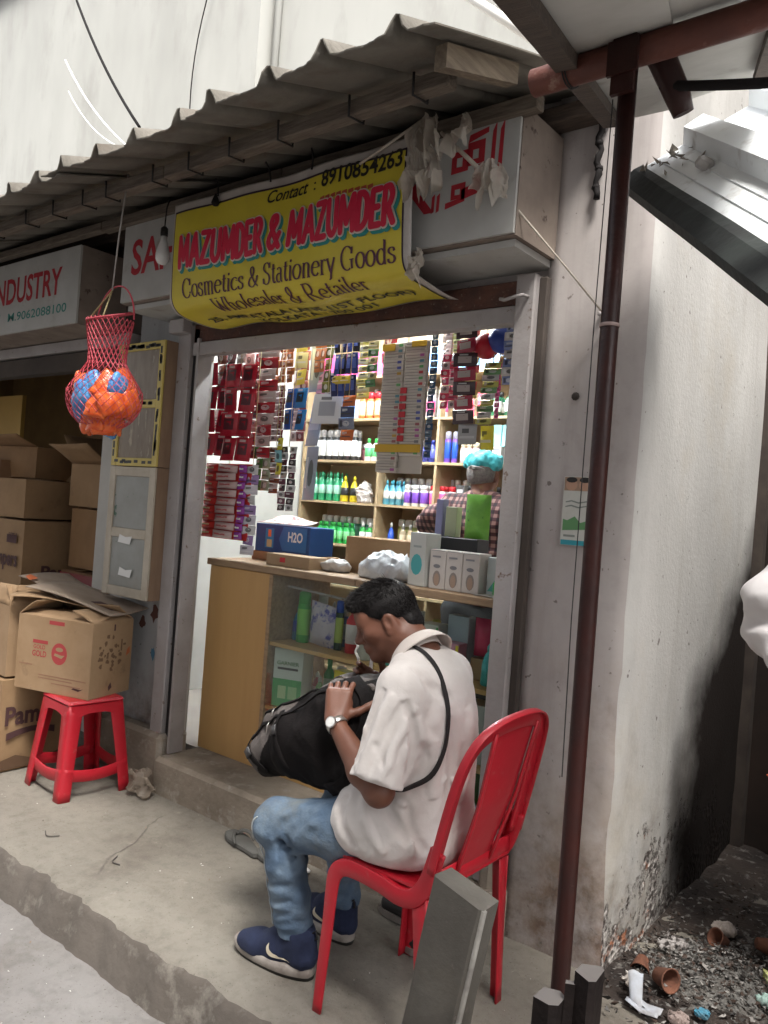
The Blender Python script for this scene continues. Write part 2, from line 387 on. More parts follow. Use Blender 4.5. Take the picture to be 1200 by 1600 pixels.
# ================================================================== the setting
def wall_mat(name, a, b, dirt, zlo, zhi, speck=(0.12, 0.10, 0.09), peel=None, scale=2.0, dthr=0.45, bump=0.25, painted_shadow=False):
    """old painted plaster: cloudy paint, rising dirt with a ragged outline, specks, optional peeling patches"""
    m = bpy.data.materials.new(name); m.use_nodes = True; nt = m.node_tree; L = nt.links; p = nt.nodes['Principled BSDF']
    p.inputs['Roughness'].default_value = 0.85; p.inputs['Specular IOR Level'].default_value = 0.25
    g = _nd(nt, 'ShaderNodeNewGeometry'); pos = g.outputs['Position']
    def noise(s, det=6, rough=0.62, st=None):
        v = pos
        if st:
            mp = _nd(nt, 'ShaderNodeMapping'); mp.inputs['Scale'].default_value = st; L.new(pos, mp.inputs[0]); v = mp.outputs[0]
        n = _nd(nt, 'ShaderNodeTexNoise'); n.inputs['Scale'].default_value = s; n.inputs['Detail'].default_value = det; n.inputs['Roughness'].default_value = rough; L.new(v, n.inputs['Vector']); return n.outputs[0]
    def ramp(x, lo, hi):
        r = _nd(nt, 'ShaderNodeMapRange'); r.inputs[1].default_value = lo; r.inputs[2].default_value = hi; L.new(x, r.inputs[0]); return r.outputs[0]
    def mix(f, x, y):
        r = _nd(nt, 'ShaderNodeMix', data_type='RGBA'); L.new(f, r.inputs[0])
        for i, q in ((6, x), (7, y)):
            if isinstance(q, tuple): r.inputs[i].default_value = (*q, 1)
            else: L.new(q, r.inputs[i])
        return r.outputs[2]
    def mul(x, y, op='MULTIPLY'):
        r = _nd(nt, 'ShaderNodeMath', operation=op)
        for i, q in ((0, x), (1, y)):
            if isinstance(q, (int, float)): r.inputs[i].default_value = q
            else: L.new(q, r.inputs[i])
        return r.outputs[0]
    sp = _nd(nt, 'ShaderNodeSeparateXYZ'); L.new(pos, sp.inputs[0])
    col = mix(ramp(noise(scale, st=(1, 1, 0.45)), 0.35, 0.65), a, b)
    col = mix(mul(ramp(noise(scale*9), 0.5, 0.75), 0.35), col, tuple(v*0.72 for v in a))
    zf = ramp(sp.outputs[2], zhi, zlo)
    dm = ramp(mul(noise(3.0, st=(1, 1, 0.5)), mul(zf, 0.5), 'ADD'), dthr+0.2, dthr+0.55)
    dm2 = mul(dm, ramp(noise(9.0, 7, 0.7), 0.30, 0.62)); col = mix(mul(dm2, 0.92), col, mix(ramp(noise(17, 5), 0.4, 0.65), dirt, tuple(v*0.45 for v in dirt)))
    fine = ramp(noise(34, 3, 0.5), 0.70, 0.74)
    col = mix(mul(fine, 0.8), col, speck)
    drip = mul(ramp(noise(5.5, 6, 0.7, st=(1, 1, 0.07)), 0.56, 0.78), 0.5); col = mix(drip, col, tuple(v*q for v, q in zip(a, (0.50, 0.46, 0.42))))
    blot = mul(ramp(noise(1.1, 7, 0.72), 0.54, 0.70), 0.45); col = mix(blot, col, tuple(v*q for v, q in zip(a, (0.80, 0.72, 0.60))))
    chipm = ramp(noise(13, 8, 0.75, st=(1, 1, 0.8)), 0.665, 0.685); col = mix(mul(chipm, 0.75), col, tuple(v*0.42 for v in a))
    h = noise(60, 6)
    hh = mul(mul(h, 0.16), mul(chipm, -0.5), 'ADD')
    if peel:
        (z0, z1), cols = peel
        pz = ramp(sp.outputs[2], z1, z0)
        big = mul(noise(7.0, 8, 0.7), mul(pz, 0.42), 'ADD'); pm = ramp(big, 0.72, 0.76)
        vor = _nd(nt, 'ShaderNodeTexVoronoi'); vor.inputs['Scale'].default_value = 46; L.new(pos, vor.inputs['Vector'])
        pc = mix(ramp(noise(40, 6, 0.7), 0.42, 0.58), cols[0], cols[1]); pc = mix(ramp(noise(9, 5), 0.60, 0.66), pc, cols[2])
        pc = mix(ramp(vor.outputs['Distance'], 0.02, 0.25), (0.03, 0.025, 0.022), pc)
        col = mix(pm, col, pc); hh = mul(mul(hh, mul(pm, -1.2), 'ADD'), mul(vor.outputs['Distance'], pm), 'ADD')
    if painted_shadow:    # soft passage shadow painted into the wall colour, deepest inward and low down
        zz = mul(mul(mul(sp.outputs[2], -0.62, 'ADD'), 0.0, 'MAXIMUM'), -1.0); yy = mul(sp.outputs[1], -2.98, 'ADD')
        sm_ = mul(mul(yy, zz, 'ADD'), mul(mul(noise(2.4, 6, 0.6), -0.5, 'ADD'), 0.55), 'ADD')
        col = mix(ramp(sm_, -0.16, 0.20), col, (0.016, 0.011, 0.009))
    b_ = _nd(nt, 'ShaderNodeBump'); b_.inputs['Strength'].default_value = bump; b_.inputs['Distance'].default_value = 0.012; L.new(hh, b_.inputs['Height']); L.new(b_.outputs[0], p.inputs['Normal'])
    L.new(col, p.inputs['Base Color'])
    return m

M_wall = wall_mat('old_white_plaster', (0.42, 0.385, 0.37), (0.335, 0.30, 0.287), (0.15, 0.095, 0.065), 0.0, 1.0, dthr=0.38)
M_alley = wall_mat('peeling_white_plaster', (0.55, 0.54, 0.52), (0.43, 0.42, 0.405), (0.30, 0.26, 0.22), 0.0, 0.9, peel=((-0.1, 0.62), ((0.50, 0.47, 0.44), (0.07, 0.055, 0.05), (0.30, 0.13, 0.075))), bump=0.8, painted_shadow=True)
M_blue = wall_mat('worn_bluewhite_plaster', (0.42, 0.44, 0.45), (0.36, 0.36, 0.36), (0.16, 0.10, 0.07), 0.1, 0.7, dthr=0.42)
M_plinth = mat('stained_cement', (0.29, 0.245, 0.195), (0.19, 0.155, 0.12), 5, 0.9, bump=0.5, bscale=40, c3=(0.34, 0.31, 0.27), s3=12, lo3=0.55, hi3=0.7)
M_int = mat('interior_cream', (0.50, 0.49, 0.46), (0.44, 0.43, 0.40), 3, 0.8)
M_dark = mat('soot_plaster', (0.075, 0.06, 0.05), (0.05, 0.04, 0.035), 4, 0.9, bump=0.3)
M_far = mat('far_render', (0.40, 0.40, 0.375), (0.32, 0.32, 0.30), 0.9, 0.9, bump=0.15, bscale=14, c3=(0.27, 0.265, 0.245), s3=1.6, lo3=0.52, hi3=0.75, stretch=(1, 1, 0.35))
M_steel = mat('grey_painted_steel', (0.36, 0.335, 0.33), (0.30, 0.275, 0.265), 6, 0.55, bump=0.15, bscale=60, c3=(0.13, 0.075, 0.05), s3=22, lo3=0.63, hi3=0.70)
M_rust = mat('rusty_strip', (0.115, 0.05, 0.034), (0.065, 0.035, 0.028), 14, 0.85, bump=0.5, bscale=70, c3=(0.25, 0.19, 0.15), s3=40, lo3=0.60, hi3=0.68)
M_black = plain((0.012, 0.011, 0.011), 0.7)

# street and raised pavement ------------------------------------------------
M_street = mat('worn_concrete_street', (0.29, 0.275, 0.262), (0.23, 0.215, 0.20), 2.2, 0.9, bump=0.3, bscale=45, c3=(0.22, 0.20, 0.18), s3=5.5, lo3=0.56, hi3=0.75)
def ground_mat(name, a, b, dirt, crack_scale, gloss=0.88):
    """worn cement: cloudy tone, dark tracked-in dirt, pale scuffs, pores and hairline cracks"""
    m = bpy.data.materials.new(name); m.use_nodes = True; nt = m.node_tree; L = nt.links; p = nt.nodes['Principled BSDF']; p.inputs['Roughness'].default_value = gloss; p.inputs['Specular IOR Level'].default_value = 0.3
    pos = _nd(nt, 'ShaderNodeNewGeometry').outputs['Position']
    def nz(s, d=6, r=0.62):
        n = _nd(nt, 'ShaderNodeTexNoise'); n.inputs['Scale'].default_value = s; n.inputs['Detail'].default_value = d; n.inputs['Roughness'].default_value = r; L.new(pos, n.inputs['Vector']); return n.outputs[0]
    def rp(x, lo, hi, to=1.0):
        r = _nd(nt, 'ShaderNodeMapRange'); r.inputs[1].default_value = lo; r.inputs[2].default_value = hi; r.inputs[4].default_value = to; L.new(x, r.inputs[0]); return r.outputs[0]
    def mx(f, x, y):
        r = _nd(nt, 'ShaderNodeMix', data_type='RGBA'); L.new(f, r.inputs[0])
        for i, q in ((6, x), (7, y)):
            if isinstance(q, tuple): r.inputs[i].default_value = (*q, 1)
            else: L.new(q, r.inputs[i])
        return r.outputs[2]
    c = mx(rp(nz(1.7), 0.35, 0.65), a, b); c = mx(rp(nz(3.3, 8, 0.7), 0.52, 0.72, 0.8), c, dirt); c = mx(rp(nz(22, 5), 0.48, 0.75, 0.45), c, tuple(v*0.6 for v in b)); c = mx(rp(nz(7.7, 8, 0.75), 0.60, 0.72, 0.55), c, tuple(min(1, v*1.35) for v in a))
    wn = _nd(nt, 'ShaderNodeTexNoise'); wn.inputs['Scale'].default_value = 2.5; wn.inputs['Detail'].default_value = 5; L.new(pos, wn.inputs['Vector']); ad = _nd(nt, 'ShaderNodeMix', data_type='VECTOR'); ad.inputs[0].default_value = 0.22; L.new(pos, ad.inputs[4]); L.new(wn.outputs['Color'], ad.inputs[5])
    v = _nd(nt, 'ShaderNodeTexVoronoi', feature='DISTANCE_TO_EDGE'); v.inputs['Scale'].default_value = crack_scale; L.new(ad.outputs[1], v.inputs['Vector'])
    ck = rp(v.outputs['Distance'], 0.006, 0.0, 0.75); gate = rp(nz(0.9, 3), 0.60, 0.66); mm = _nd(nt, 'ShaderNodeMath', operation='MULTIPLY'); L.new(ck, mm.inputs[0]); L.new(gate, mm.inputs[1]); c = mx(mm.outputs[0], c, (0.05, 0.04, 0.032))
    sp = rp(nz(120, 2, 0.5), 0.66, 0.72, 0.7); c = mx(sp, c, (0.09, 0.075, 0.06))
    h = _nd(nt, 'ShaderNodeMath', operation='SUBTRACT'); L.new(nz(55, 7, 0.7), h.inputs[0]); L.new(mm.outputs[0], h.inputs[1]); bm = _nd(nt, 'ShaderNodeBump'); bm.inputs['Strength'].default_value = 0.5; bm.inputs['Distance'].default_value = 0.012; L.new(h.outputs[0], bm.inputs['Height']); L.new(bm.outputs[0], p.inputs['Normal']); L.new(c, p.inputs['Base Color']); return m
M_street = ground_mat('worn_lane_cement', (0.225, 0.212, 0.202), (0.175, 0.163, 0.152), (0.115, 0.10, 0.086), 0.9)
M_pave = ground_mat('worn_pavement_cement', (0.225, 0.205, 0.172), (0.165, 0.148, 0.124), (0.092, 0.075, 0.06), 1.1)
M_riser = mat('dark_kerb_face', (0.115, 0.098, 0.083), (0.085, 0.072, 0.06), 5, 0.9, bump=0.5, bscale=30, c3=(0.19, 0.17, 0.145), s3=10, lo3=0.55, hi3=0.7)  # kerb face, darker than the pavement top
mb = MB()
def st(u, v):
    x, y = -30+60*u, -12+13.9*v
    return (x, y, -0.15+0.006*fn3((x, y, 0), 1.3))
mb.grid(st, 120, 40)
street_mb = mb
def pave_profile(x):
    j = 0.024*fn3((x, 0, 0), 2.3, 3)+0.022*fn3((x, 0, 0), 7, 9)+0.016*fn3((x, 0, 0), 19, 4)+0.008*fn3((x, 0, 0), 43, 8)
    chip = max(0, fn3((x, 0, 0), 3.1, 21)-0.12)*0.16
    e = 1.535+j; b = 1.50+0.5*j
    return [(b-0.02, -0.17), (b, -0.13), (e-0.012, -0.035), (e+0.006, -0.012-chip*0.3), (e+0.022+chip*0.5, -0.003-chip*0.2), (e+0.055+chip, 0)]
mb = MB(); xs = [-9+0.03*i for i in range(int(11.6/0.03)+1)]
prof = [pave_profile(x) for x in xs]; ys = [1.66, 1.8, 1.95, 2.1, 2.25, 2.4, 2.7, 3.2, 4.3]
vs = []
for x, p in zip(xs, prof):
    for (y, z) in p+[(y, 0) for y in ys]:
        vs.append((x, y, z+(0.004*fn3((x, y, 0), 3.1)+0.002*fn3((x, y, 0), 11) if z > -0.1 else 0)))
W = len(prof[0])+len(ys); fs = []; mi = []
for i in range(len(xs)-1):
    for j in range(W-1):
        a = i*W+j; mb.f.append((a, a+W, a+W+1, a+1)); mb.mi.append(1 if j < 3 else 0); mb.sm.append(True)
mb.v = vs
pavement = mb.build('pavement', [M_pave, M_riser], kind='structure')
street_mb.build('street', M_street, kind='structure')
# sloping rubble-strewn ground of the side passage
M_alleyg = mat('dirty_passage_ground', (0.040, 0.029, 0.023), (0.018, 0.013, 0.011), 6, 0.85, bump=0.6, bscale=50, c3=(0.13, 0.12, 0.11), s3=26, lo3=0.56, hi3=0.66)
mb = MB()
def ag(u, v):
    x, y = -0.95+3.5*u, 2.18+4.0*v
    h = 0.006+0.02*v+0.018*fn3((x, y, 0), 4)+0.012*fn3((x, y, 0), 11)+0.006*fn3((x, y, 0), 31)
    if v < 0.03: h = -0.03
    return (x, y, h)
mb.grid(ag, 100, 110)
mb.build('passage_ground', M_alleyg, kind='structure')

# backdrop building, and an unseen one added opposite for shade and bounce ------------------------------------------
t = thing('rendered_building', 'tall pale grey rendered building rising above the corrugated awning', 'building', (-6, 4.6, 0))
mb = MB().box((-16, 4.62, 0), (-5.5, 9, 11)); mb.build('wall', M_far, t)
mb = MB().box((-5.5, 4.78, 0), (6, 9, 11)); mb.build('wall', M_far, t)
mb = MB().box((-16, 4.50, 7.6), (-5.48, 4.62, 7.75)); mb.build('string_course', M_far, t)
mb = MB().tube([(-5.40, 4.74, 2.9), (-5.40, 4.74, 10.8)], 0.035); mb.build('drainpipe', M_far, t)
t = thing('added_opposite_building', 'unseen plain cream building added across the lane to block sun', 'building', (0, -5, 0))
mb = MB().box((-16, -6.4, -0.3), (12, -5.0, 17.6)); mb.build('wall', mat('added_opposite_render', (0.58, 0.565, 0.56), (0.52, 0.505, 0.50), 1.2, 0.9), t)
for i in range(7): MB().box((-10.5+2.6*i, -5.01, 0.0), (-9.0+2.6*i, -4.97, 2.3)).build('shutter', M_steel, t)

# ------------------------------------------------------------------ the cosmetics shop
shop = thing('cosmetics_shop', 'white plastered cosmetics shop with wide open shutter front', 'shop', (-2.2, 2.4, 0))
def rough_pillar(x0, x1, y0, y1, z0, z1, name, mats, parent, chip=0.012):
    mb = MB(); nz = 60; r = 0.018; per = []
    nx, ny = 8, 34
    for i in range(nx+1): per.append((x0+(x1-x0)*i/nx, y0, 'f'))
    for i in range(1, ny+1): per.append((x1, y0+(y1-y0)*i/ny, 's'))
    per.append((x0, y1, 'b'))
    n = len(per); vs = []
    for k in range(nz+1):
        z = z0+(z1-z0)*(k/nz)**1.15
        for i, (x, y, w) in enumerate(per):
            px, py = x, y
            if i == nx:
                c = 0.012+chip*max(0, 0.6+fn3((0, 0, z), 9, 2)*1.3+fn3((0, 0, z), 31, 5)*0.8)*(1.6 if z < 0.9 else 0.7); px -= c*0.6; py += c*0.6
            elif w == 's':
                px += 0.006*fn3((x, y, z), 2.5)+(-0.016*max(0, fn3((x, y, z), 6, 7)+0.25)*min(1, max(0, (0.62-z)/0.3)))
            elif w == 'f': py -= 0.004*fn3((x, y, z), 2.2)
            vs.append((px, py, z))
    for k in range(nz):
        for i in range(n):
            j = (i+1) % n; mb.f.append((k*n+i, k*n+j, (k+1)*n+j, (k+1)*n+i)); mb.mi.append(1 if (per[i][2] == 's' or (i == nx)) else 0); mb.sm.append(True)
    mb.f.append(tuple(nz*n+i for i in range(n))); mb.mi.append(0); mb.sm.append(False); mb.v = vs
    return mb.build(name, mats, parent)
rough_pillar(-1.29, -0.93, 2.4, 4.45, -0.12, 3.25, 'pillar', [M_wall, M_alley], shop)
MB().box((-3.6, 2.4, 0.2), (-3.2, 2.56, 2.62)).build('pier', M_blue, shop)
MB().box((-3.62, 2.325, 0), (-3.10, 2.5, 0.255), ch=0.02).build('plinth', M_plinth, shop)
mb = MB().box((-3.10, 2.30, -0.02), (-1.27, 2.62, 0.165), ch=0.018); mb.build('threshold', M_plinth, shop)
MB().box((-1.36, 2.33, 0), (-1.285, 2.42, 0.30), ch=0.025).build('plinth', M_plinth, shop)
MB().box((-4.08, 2.56, 0.05), (-1.29, 4.45, 0.155)).build('floor', mat('shop_floor', (0.30, 0.27, 0.24), (0.25, 0.22, 0.2), 3, 0.7), shop)
MB().box((-4.14, 4.40, 0.0), (-1.29, 4.46, 2.9)).build('back_wall', M_int, shop)
MB().box((-4.14, 2.56, 0.0), (-4.08, 4.40, 2.9)).build('side_wall', M_int, shop)
MB().box((-4.08, 2.56, 0.0), (-3.62, 2.60, 2.9)).build('front_return', M_int, shop)
MB().box((-3.22, 2.44, 0.16), (-3.125, 2.50, 2.2)).build('reveal', mat('reveal_paint', (0.50, 0.48, 0.45), (0.42, 0.39, 0.36), 4, 0.7), shop)
MB().box((-4.14, 2.58, 2.75), (-1.29, 4.46, 2.82)).build('ceiling', M_int, shop)
MB().box((-3.6, 2.42, 2.205), (-1.29, 2.58, 3.0)).build('lintel', M_wall, shop)
# shutter housing, rails and jambs
mb = MB().box((-3.20, 2.375, 2.115), (-1.30, 2.42, 2.20), ch=0.004); mb.build('shutter_guide', M_rust, shop)
mb = MB().box((-3.12, 2.365, 2.052), (-1.375, 2.42, 2.113), ch=0.004); mb.build('head_rail', M_steel, shop)
mb = MB().box((-3.12, 2.43, 2.118), (-1.375, 2.56, 2.204)); mb.build('shutter_roll', M_dark, shop)
mb = MB().box((-1.378, 2.345, 0.17), (-1.305, 2.40, 2.21), ch=0.005); mb.build('jamb', M_steel, shop)
mb = MB().box((-1.305, 2.372, 0.17), (-1.275, 2.402, 2.20), ch=0.004); mb.build('guide_channel', M_dark, shop)
mb = MB().box((-3.215, 2.35, 0.17), (-3.125, 2.40, 2.20), ch=0.005); mb.build('jamb', M_steel, shop)
mb = MB().box((-3.122, 2.375, 0.17), (-3.085, 2.43, 2.18)); mb.build('guide_channel', M_black, shop)
mb = MB().box((-3.083, 2.36, 0.17), (-3.068, 2.44, 2.13)); mb.build('guide_channel', M_steel, shop)
mb = MB().box((-3.23, 2.30, 2.15), (-3.12, 2.352, 2.215), ch=0.004); mb.build('shutter_bracket', M_steel, shop)
mb = MB().tube([(-1.33, 2.345, 2.13), (-1.33, 2.31, 2.128), (-1.35, 2.295, 2.12), (-1.39, 2.30, 2.115), (-1.41, 2.30, 2.12)], 0.006); mb.build('hook', M_steel, shop)
# ledge under the sign and white sign boxes
M_sign = mat('dirty_white_board', (0.46, 0.46, 0.44), (0.38, 0.375, 0.355), 3.0, 0.6, c3=(0.24, 0.20, 0.16), s3=7, lo3=0.58, hi3=0.8, bump=0.1)
M_sside = mat('board_side', (0.25, 0.205, 0.17), (0.19, 0.15, 0.125), 7, 0.85, c3=(0.08, 0.055, 0.045), s3=16, lo3=0.62, hi3=0.68)
M_redp = mat('sign_red', (0.42, 0.022, 0.035), (0.34, 0.02, 0.03), 20, 0.6)
sg = thing('sign_box', 'long dirty white sign box with red lettering behind the yellow banner', 'sign', (-2.3, 2.13, 2.26))
def sgbox(x0, x1, y0, z0, z1, par):
    MB().box((x0, y0+0.004, z0), (x1, 2.40, z1)).build('housing', M_sside, par)
    return MB().box((x0, y0-0.008, z0+0.004), (x1-0.003, y0+0.003, z1)).build('face', M_sign, par)
fc = sgbox(-3.37, -1.27, 2.13, 2.262, 2.665, sg)
MB().box((-3.36, 2.16, 2.236), (-1.285, 2.42, 2.259)).build('ledge', M_sign, sg)
def sfn(y, off=0.0): return lambda u, v: (u, y-off, v)
mb = MB(); text_on(mb, 'SAH', 0.155, sfn(2.122, 0.0012), -3.30, 2.39, width=0.34, bold=0.02); mb.build('lettering', M_redp, fc)
mb = MB(); text_on(mb, 'K', 0.145, sfn(2.122, 0.0012), -1.70, 2.385, width=0.12, bold=0.03); mb.build('lettering', M_redp, fc)
# square-cut script at the right end
mb = MB()
def bar(poly):
    n = len(poly); mb.add([(a, 2.1208, b) for a, b in poly], [tuple(range(n))])
def ring(x0, z0, x1, z1, hx0, hz0, hx1, hz1):
    k = 0.05
    o_ = [(x0, z0), (x1, z0+k*(x1-x0)), (x1, z1+k*(x1-x0)), (x0, z1)]; i_ = [(hx0, hz0), (hx1, hz0), (hx1, hz1), (hx0, hz1)]
    for a in range(4):
        b = (a+1) % 4; bar([o_[a], o_[b], i_[b], i_[a]])
ring(-1.46, 2.505, -1.395, 2.58, -1.44, 2.525, -1.418, 2.555)
ring(-1.52, 2.49, -1.455, 2.56, -1.50, 2.51, -1.478, 2.54)
ring(-1.515, 2.405, -1.46, 2.455, -1.50, 2.42, -1.48, 2.438)
bar([(-1.475, 2.40), (-1.395, 2.415), (-1.395, 2.51), (-1.43, 2.50), (-1.43, 2.445), (-1.475, 2.435)])
bar([(-1.46, 2.58), (-1.385, 2.60), (-1.385, 2.618), (-1.455, 2.605)])
bar([(-1.535, 2.38), (-1.46, 2.395), (-1.46, 2.41), (-1.535, 2.40)])
for x in (-1.366, -1.338): bar([(x-0.008, 2.42), (x+0.008, 2.425), (x+0.010, 2.63), (x-0.004, 2.60)])
for x in (-1.585, -1.565): bar([(x-0.006, 2.375), (x+0.006, 2.38), (x+0.007, 2.44), (x-0.005, 2.43)])
mb.build('script_lettering', M_redp, fc)
si = thing('sign_box', 'grey white sign box reading INDUSTRY over the carton shop', 'sign', (-5.2, 2.13, 2.22))
fc = sgbox(-9.0, -3.75, 2.13, 2.205, 2.60, si)
mb = MB(); text_on(mb, 'INDUSTRY', 0.135, sfn(2.122, 0.0012), -4.655, 2.375, width=0.74, bold=0.02); mb.build('lettering', M_redp, fc)
for (s_, x_, w_) in (('No.-7', -4.72, 0.17), ('M.9062088100', -4.46, 0.61)):
    mb = MB(); text_on(mb, s_, 0.045, sfn(2.122, 0.0012), x_, 2.275, width=w_, bold=0.008); mb.build('lettering', mat('sign_green', (0.05, 0.22, 0.19)), fc)

# ------------------------------------------------------------------ the carton shop next door
M_oldyel = mat('brown_yellow_wall', (0.20, 0.125, 0.045), (0.15, 0.09, 0.035), 3, 0.8)
nb = thing('carton_shop', 'dim open shop front crammed with cardboard cartons', 'shop', (-6, 2.4, 0))
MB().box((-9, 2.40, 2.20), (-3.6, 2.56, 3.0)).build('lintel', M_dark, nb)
MB().box((-9, 2.36, 2.03), (-3.62, 2.42, 2.13)).build('shutter_guide', M_dark, nb)
MB().box((-9, 2.345, 2.14), (-3.62, 2.42, 2.198)).build('head_rail', M_steel, nb)
MB().box((-9, 4.40, 0), (-4.15, 4.46, 2.9)).build('back_wall', M_oldyel, nb)
MB().box((-4.19, 2.60, 0), (-4.145, 4.40, 2.9)).build('side_wall', M_oldyel, nb)
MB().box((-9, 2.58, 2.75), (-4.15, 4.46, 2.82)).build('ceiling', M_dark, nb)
MB().box((-9.06, 2.4, 0), (-9, 4.46, 2.9)).build('side_wall', M_oldyel, nb)
MB().box((-6.95, 2.9, 0.0), (-6.5, 2.95, 2.05)).build('board', mat('grey_board', (0.30, 0.28, 0.24)), nb)
MB().box((-6.48, 2.96, 0.0), (-5.9, 2.99, 2.05)).build('board', mat('mustard_board', (0.42, 0.26, 0.06), (0.36, 0.22, 0.05), 2), nb)

# out-of-view side building added to shade the passage, and the covered end of the passage
ab = thing('passage_shade_building', 'building at the dark end of the side passage, its unseen flank added for shade', 'building', (1.2, 3.6, 0))
MB().box((0.62, 1.78, -0.2), (3.2, 6.2, 4.7)).build('wall', mat('added_passage_flank_render', (0.30, 0.27, 0.24), (0.22, 0.19, 0.17), 2.5, 0.9), ab)
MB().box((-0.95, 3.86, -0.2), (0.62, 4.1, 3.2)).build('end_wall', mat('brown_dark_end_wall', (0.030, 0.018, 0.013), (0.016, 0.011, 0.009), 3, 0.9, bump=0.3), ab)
MB().box((-0.955, 3.80, 2.66), (0.66, 3.86, 2.9)).build('door_head', M_dark, ab)
MB().box((-0.935, 3.80, 0.0), (-0.89, 3.86, 2.66)).build('door_post', mat('dark_post', (0.07, 0.055, 0.045), (0.04, 0.03, 0.026), 6, 0.9), ab)  # post coloured close to the dark end wall
# ================================================================== roofs, poles, wires
M_asb = mat('weathered_roof_sheet', (0.175, 0.16, 0.135), (0.12, 0.108, 0.09), 6, 0.85, bump=0.3, bscale=50, c3=(0.11, 0.085, 0.065), s3=5, lo3=0.55, hi3=0.72)
M_wood = mat('grey_old_timber', (0.165, 0.135, 0.105), (0.09, 0.07, 0.055), 10, 0.85, bump=0.5, bscale=40, stretch=(1, 9, 9))
M_woodd = mat('dark_old_timber', (0.09, 0.065, 0.05), (0.055, 0.04, 0.032), 10, 0.85, bump=0.5, bscale=40, stretch=(1, 9, 9))
aw = thing('corrugated_awning', 'weathered corrugated awning over the shop fronts on timber battens', 'awning', (-4, 2.0, 2.47))
rng = random.Random(5)
def ridge(x):
    p = 0.215; a = (x/p) % 1.0
    d = abs(a-0.5)*p
    return 0.040*max(0, min(1, (0.026-d)/0.018))+0.007*max(0, min(1, (0.075-d)/0.065))**2
def roof_z(y): return 2.47+0.33*(y-1.40)
def sheet(x0, x1, y0, y1, dz, tilt, name='roof_sheet', par=aw):
    mb = MB(); n = int((x1-x0)/0.0115)
    sag = rng.uniform(-0.01, 0.012); ph = rng.uniform(0, 9)
    def f(u, v):
        x = x0+(x1-x0)*u; y = y0+(y1-y0)*v
        if v == 0: y += 0.030*fn3((x, 0, ph), 5)+0.012*fn3((x, 0, ph), 26)+0.006*fn3((x, 0, ph), 70)
        return (x, y, roof_z(y)+dz+tilt*(x-x0)+ridge(x)*1.0+sag*math.sin(PI*u)+0.008*fn3((x, y, ph), 2.2))
    mb.grid(f, n, 10, thick=0.004)
    return mb.build(name, M_asb, par)
x = -1.08; i = 0
while x > -8.5:
    w = (0.86, 0.98, 0.78, 1.02)[i % 4]; dz = (0.000, 0.012, -0.004, 0.010)[i % 4]
    sheet(x-w, x, 1.40+rng.uniform(-0.05, 0.05)+(0.0 if i else -0.03), 2.80, dz, rng.uniform(-0.004, 0.004)); x -= w-0.10; i += 1
# battens along the lane (short lengths butted), rafters, wall plate
for (y, zz) in ((1.66, -0.055), (2.12, -0.06)):
    x = -1.20
    while x > -8.4:
        L = rng.uniform(0.75, 1.25); z = roof_z(y)+zz
        mb = MB().box((x-L, y-0.022, z-0.02+rng.uniform(-0.006, 0.006)), (x-0.006, y+0.022, z+0.024), ch=0.004)
        mb.build('batten', M_wood, aw); x -= L
for k, x in enumerate((-1.17,)):
    mb = MB(); y0, y1 = 1.53, 1.86
    mb.prism([(y0, roof_z(y0)-0.006), (y1, roof_z(y1)-0.006), (y1, roof_z(y1)-0.062), (y0, roof_z(y0)-0.066)], 0.035, frame=((x, 0, 0), (0, 1, 0), (0, 0, 1), (1, 0, 0)))
    mb.build('rafter', M_woodd if k else mat('pale_timber', (0.22, 0.175, 0.125), (0.13, 0.10, 0.072), 8, 0.8, bump=0.3, stretch=(9, 1, 9)), aw)
MB().box((-8.4, 2.31, 2.68), (-1.10, 2.395, 2.735), ch=0.005).build('wall_plate', M_woodd, aw)
for k in range(22):
    x = -1.35-0.16*k*1.4+rng.uniform(-0.05, 0.05); y = 1.655
    z = roof_z(y)-0.055
    MB().tube([(x, y-0.03, z+0.03), (x, y-0.028, z-0.028), (x+0.004, y+0.03, z-0.026), (x+0.004, y+0.03, z+0.03)], 0.004, n=5).build('tie_wire', M_black, aw)
# concrete slab over the shops
MB().box((-9, 2.60, 2.90), (-1.0, 4.6, 3.0)).build('shop_roof_slab', mat('roof_slab', (0.3, 0.29, 0.27), (0.24, 0.23, 0.21), 3, 0.9), aw)

# canopy of flat sheets above the pole, seen from below
M_flat = mat('grey_flat_sheet', (0.42, 0.40, 0.37), (0.34, 0.32, 0.29), 4, 0.85, bump=0.15, bscale=30, c3=(0.20, 0.17, 0.14), s3=5, lo3=0.60, hi3=0.8)
cn = thing('sheet_canopy', 'grey flat sheet canopy resting on the rusty cross pipe', 'canopy', (-0.2, 1.45, 2.31))
def cz(y): return 2.318+0.33*(y-1.45)
def cpanel(poly, dz, th=0.008):
    n = len(poly); vs = [(a, b, cz(b)+dz) for a, b in poly]+[(a, b, cz(b)+dz+th) for a, b in poly]
    return MB().add(vs, [tuple(reversed(range(n))), tuple(range(n, 2*n))]+[(k, (k+1) % n, n+(k+1) % n, n+k) for k in range(n)]).build('roof_sheet', M_flat, cn)
cpanel([(-0.52, 0.62), (-0.30, 0.62), (-0.80, 2.21), (-0.93, 2.19), (-1.0, 2.13), (-0.775, 1.41)], 0.0)
cpanel([(-0.33, 0.55), (-0.04, 0.55), (-0.54, 2.07), (-0.58, 2.12), (-0.80, 2.19), (-0.84, 2.17)], 0.011)
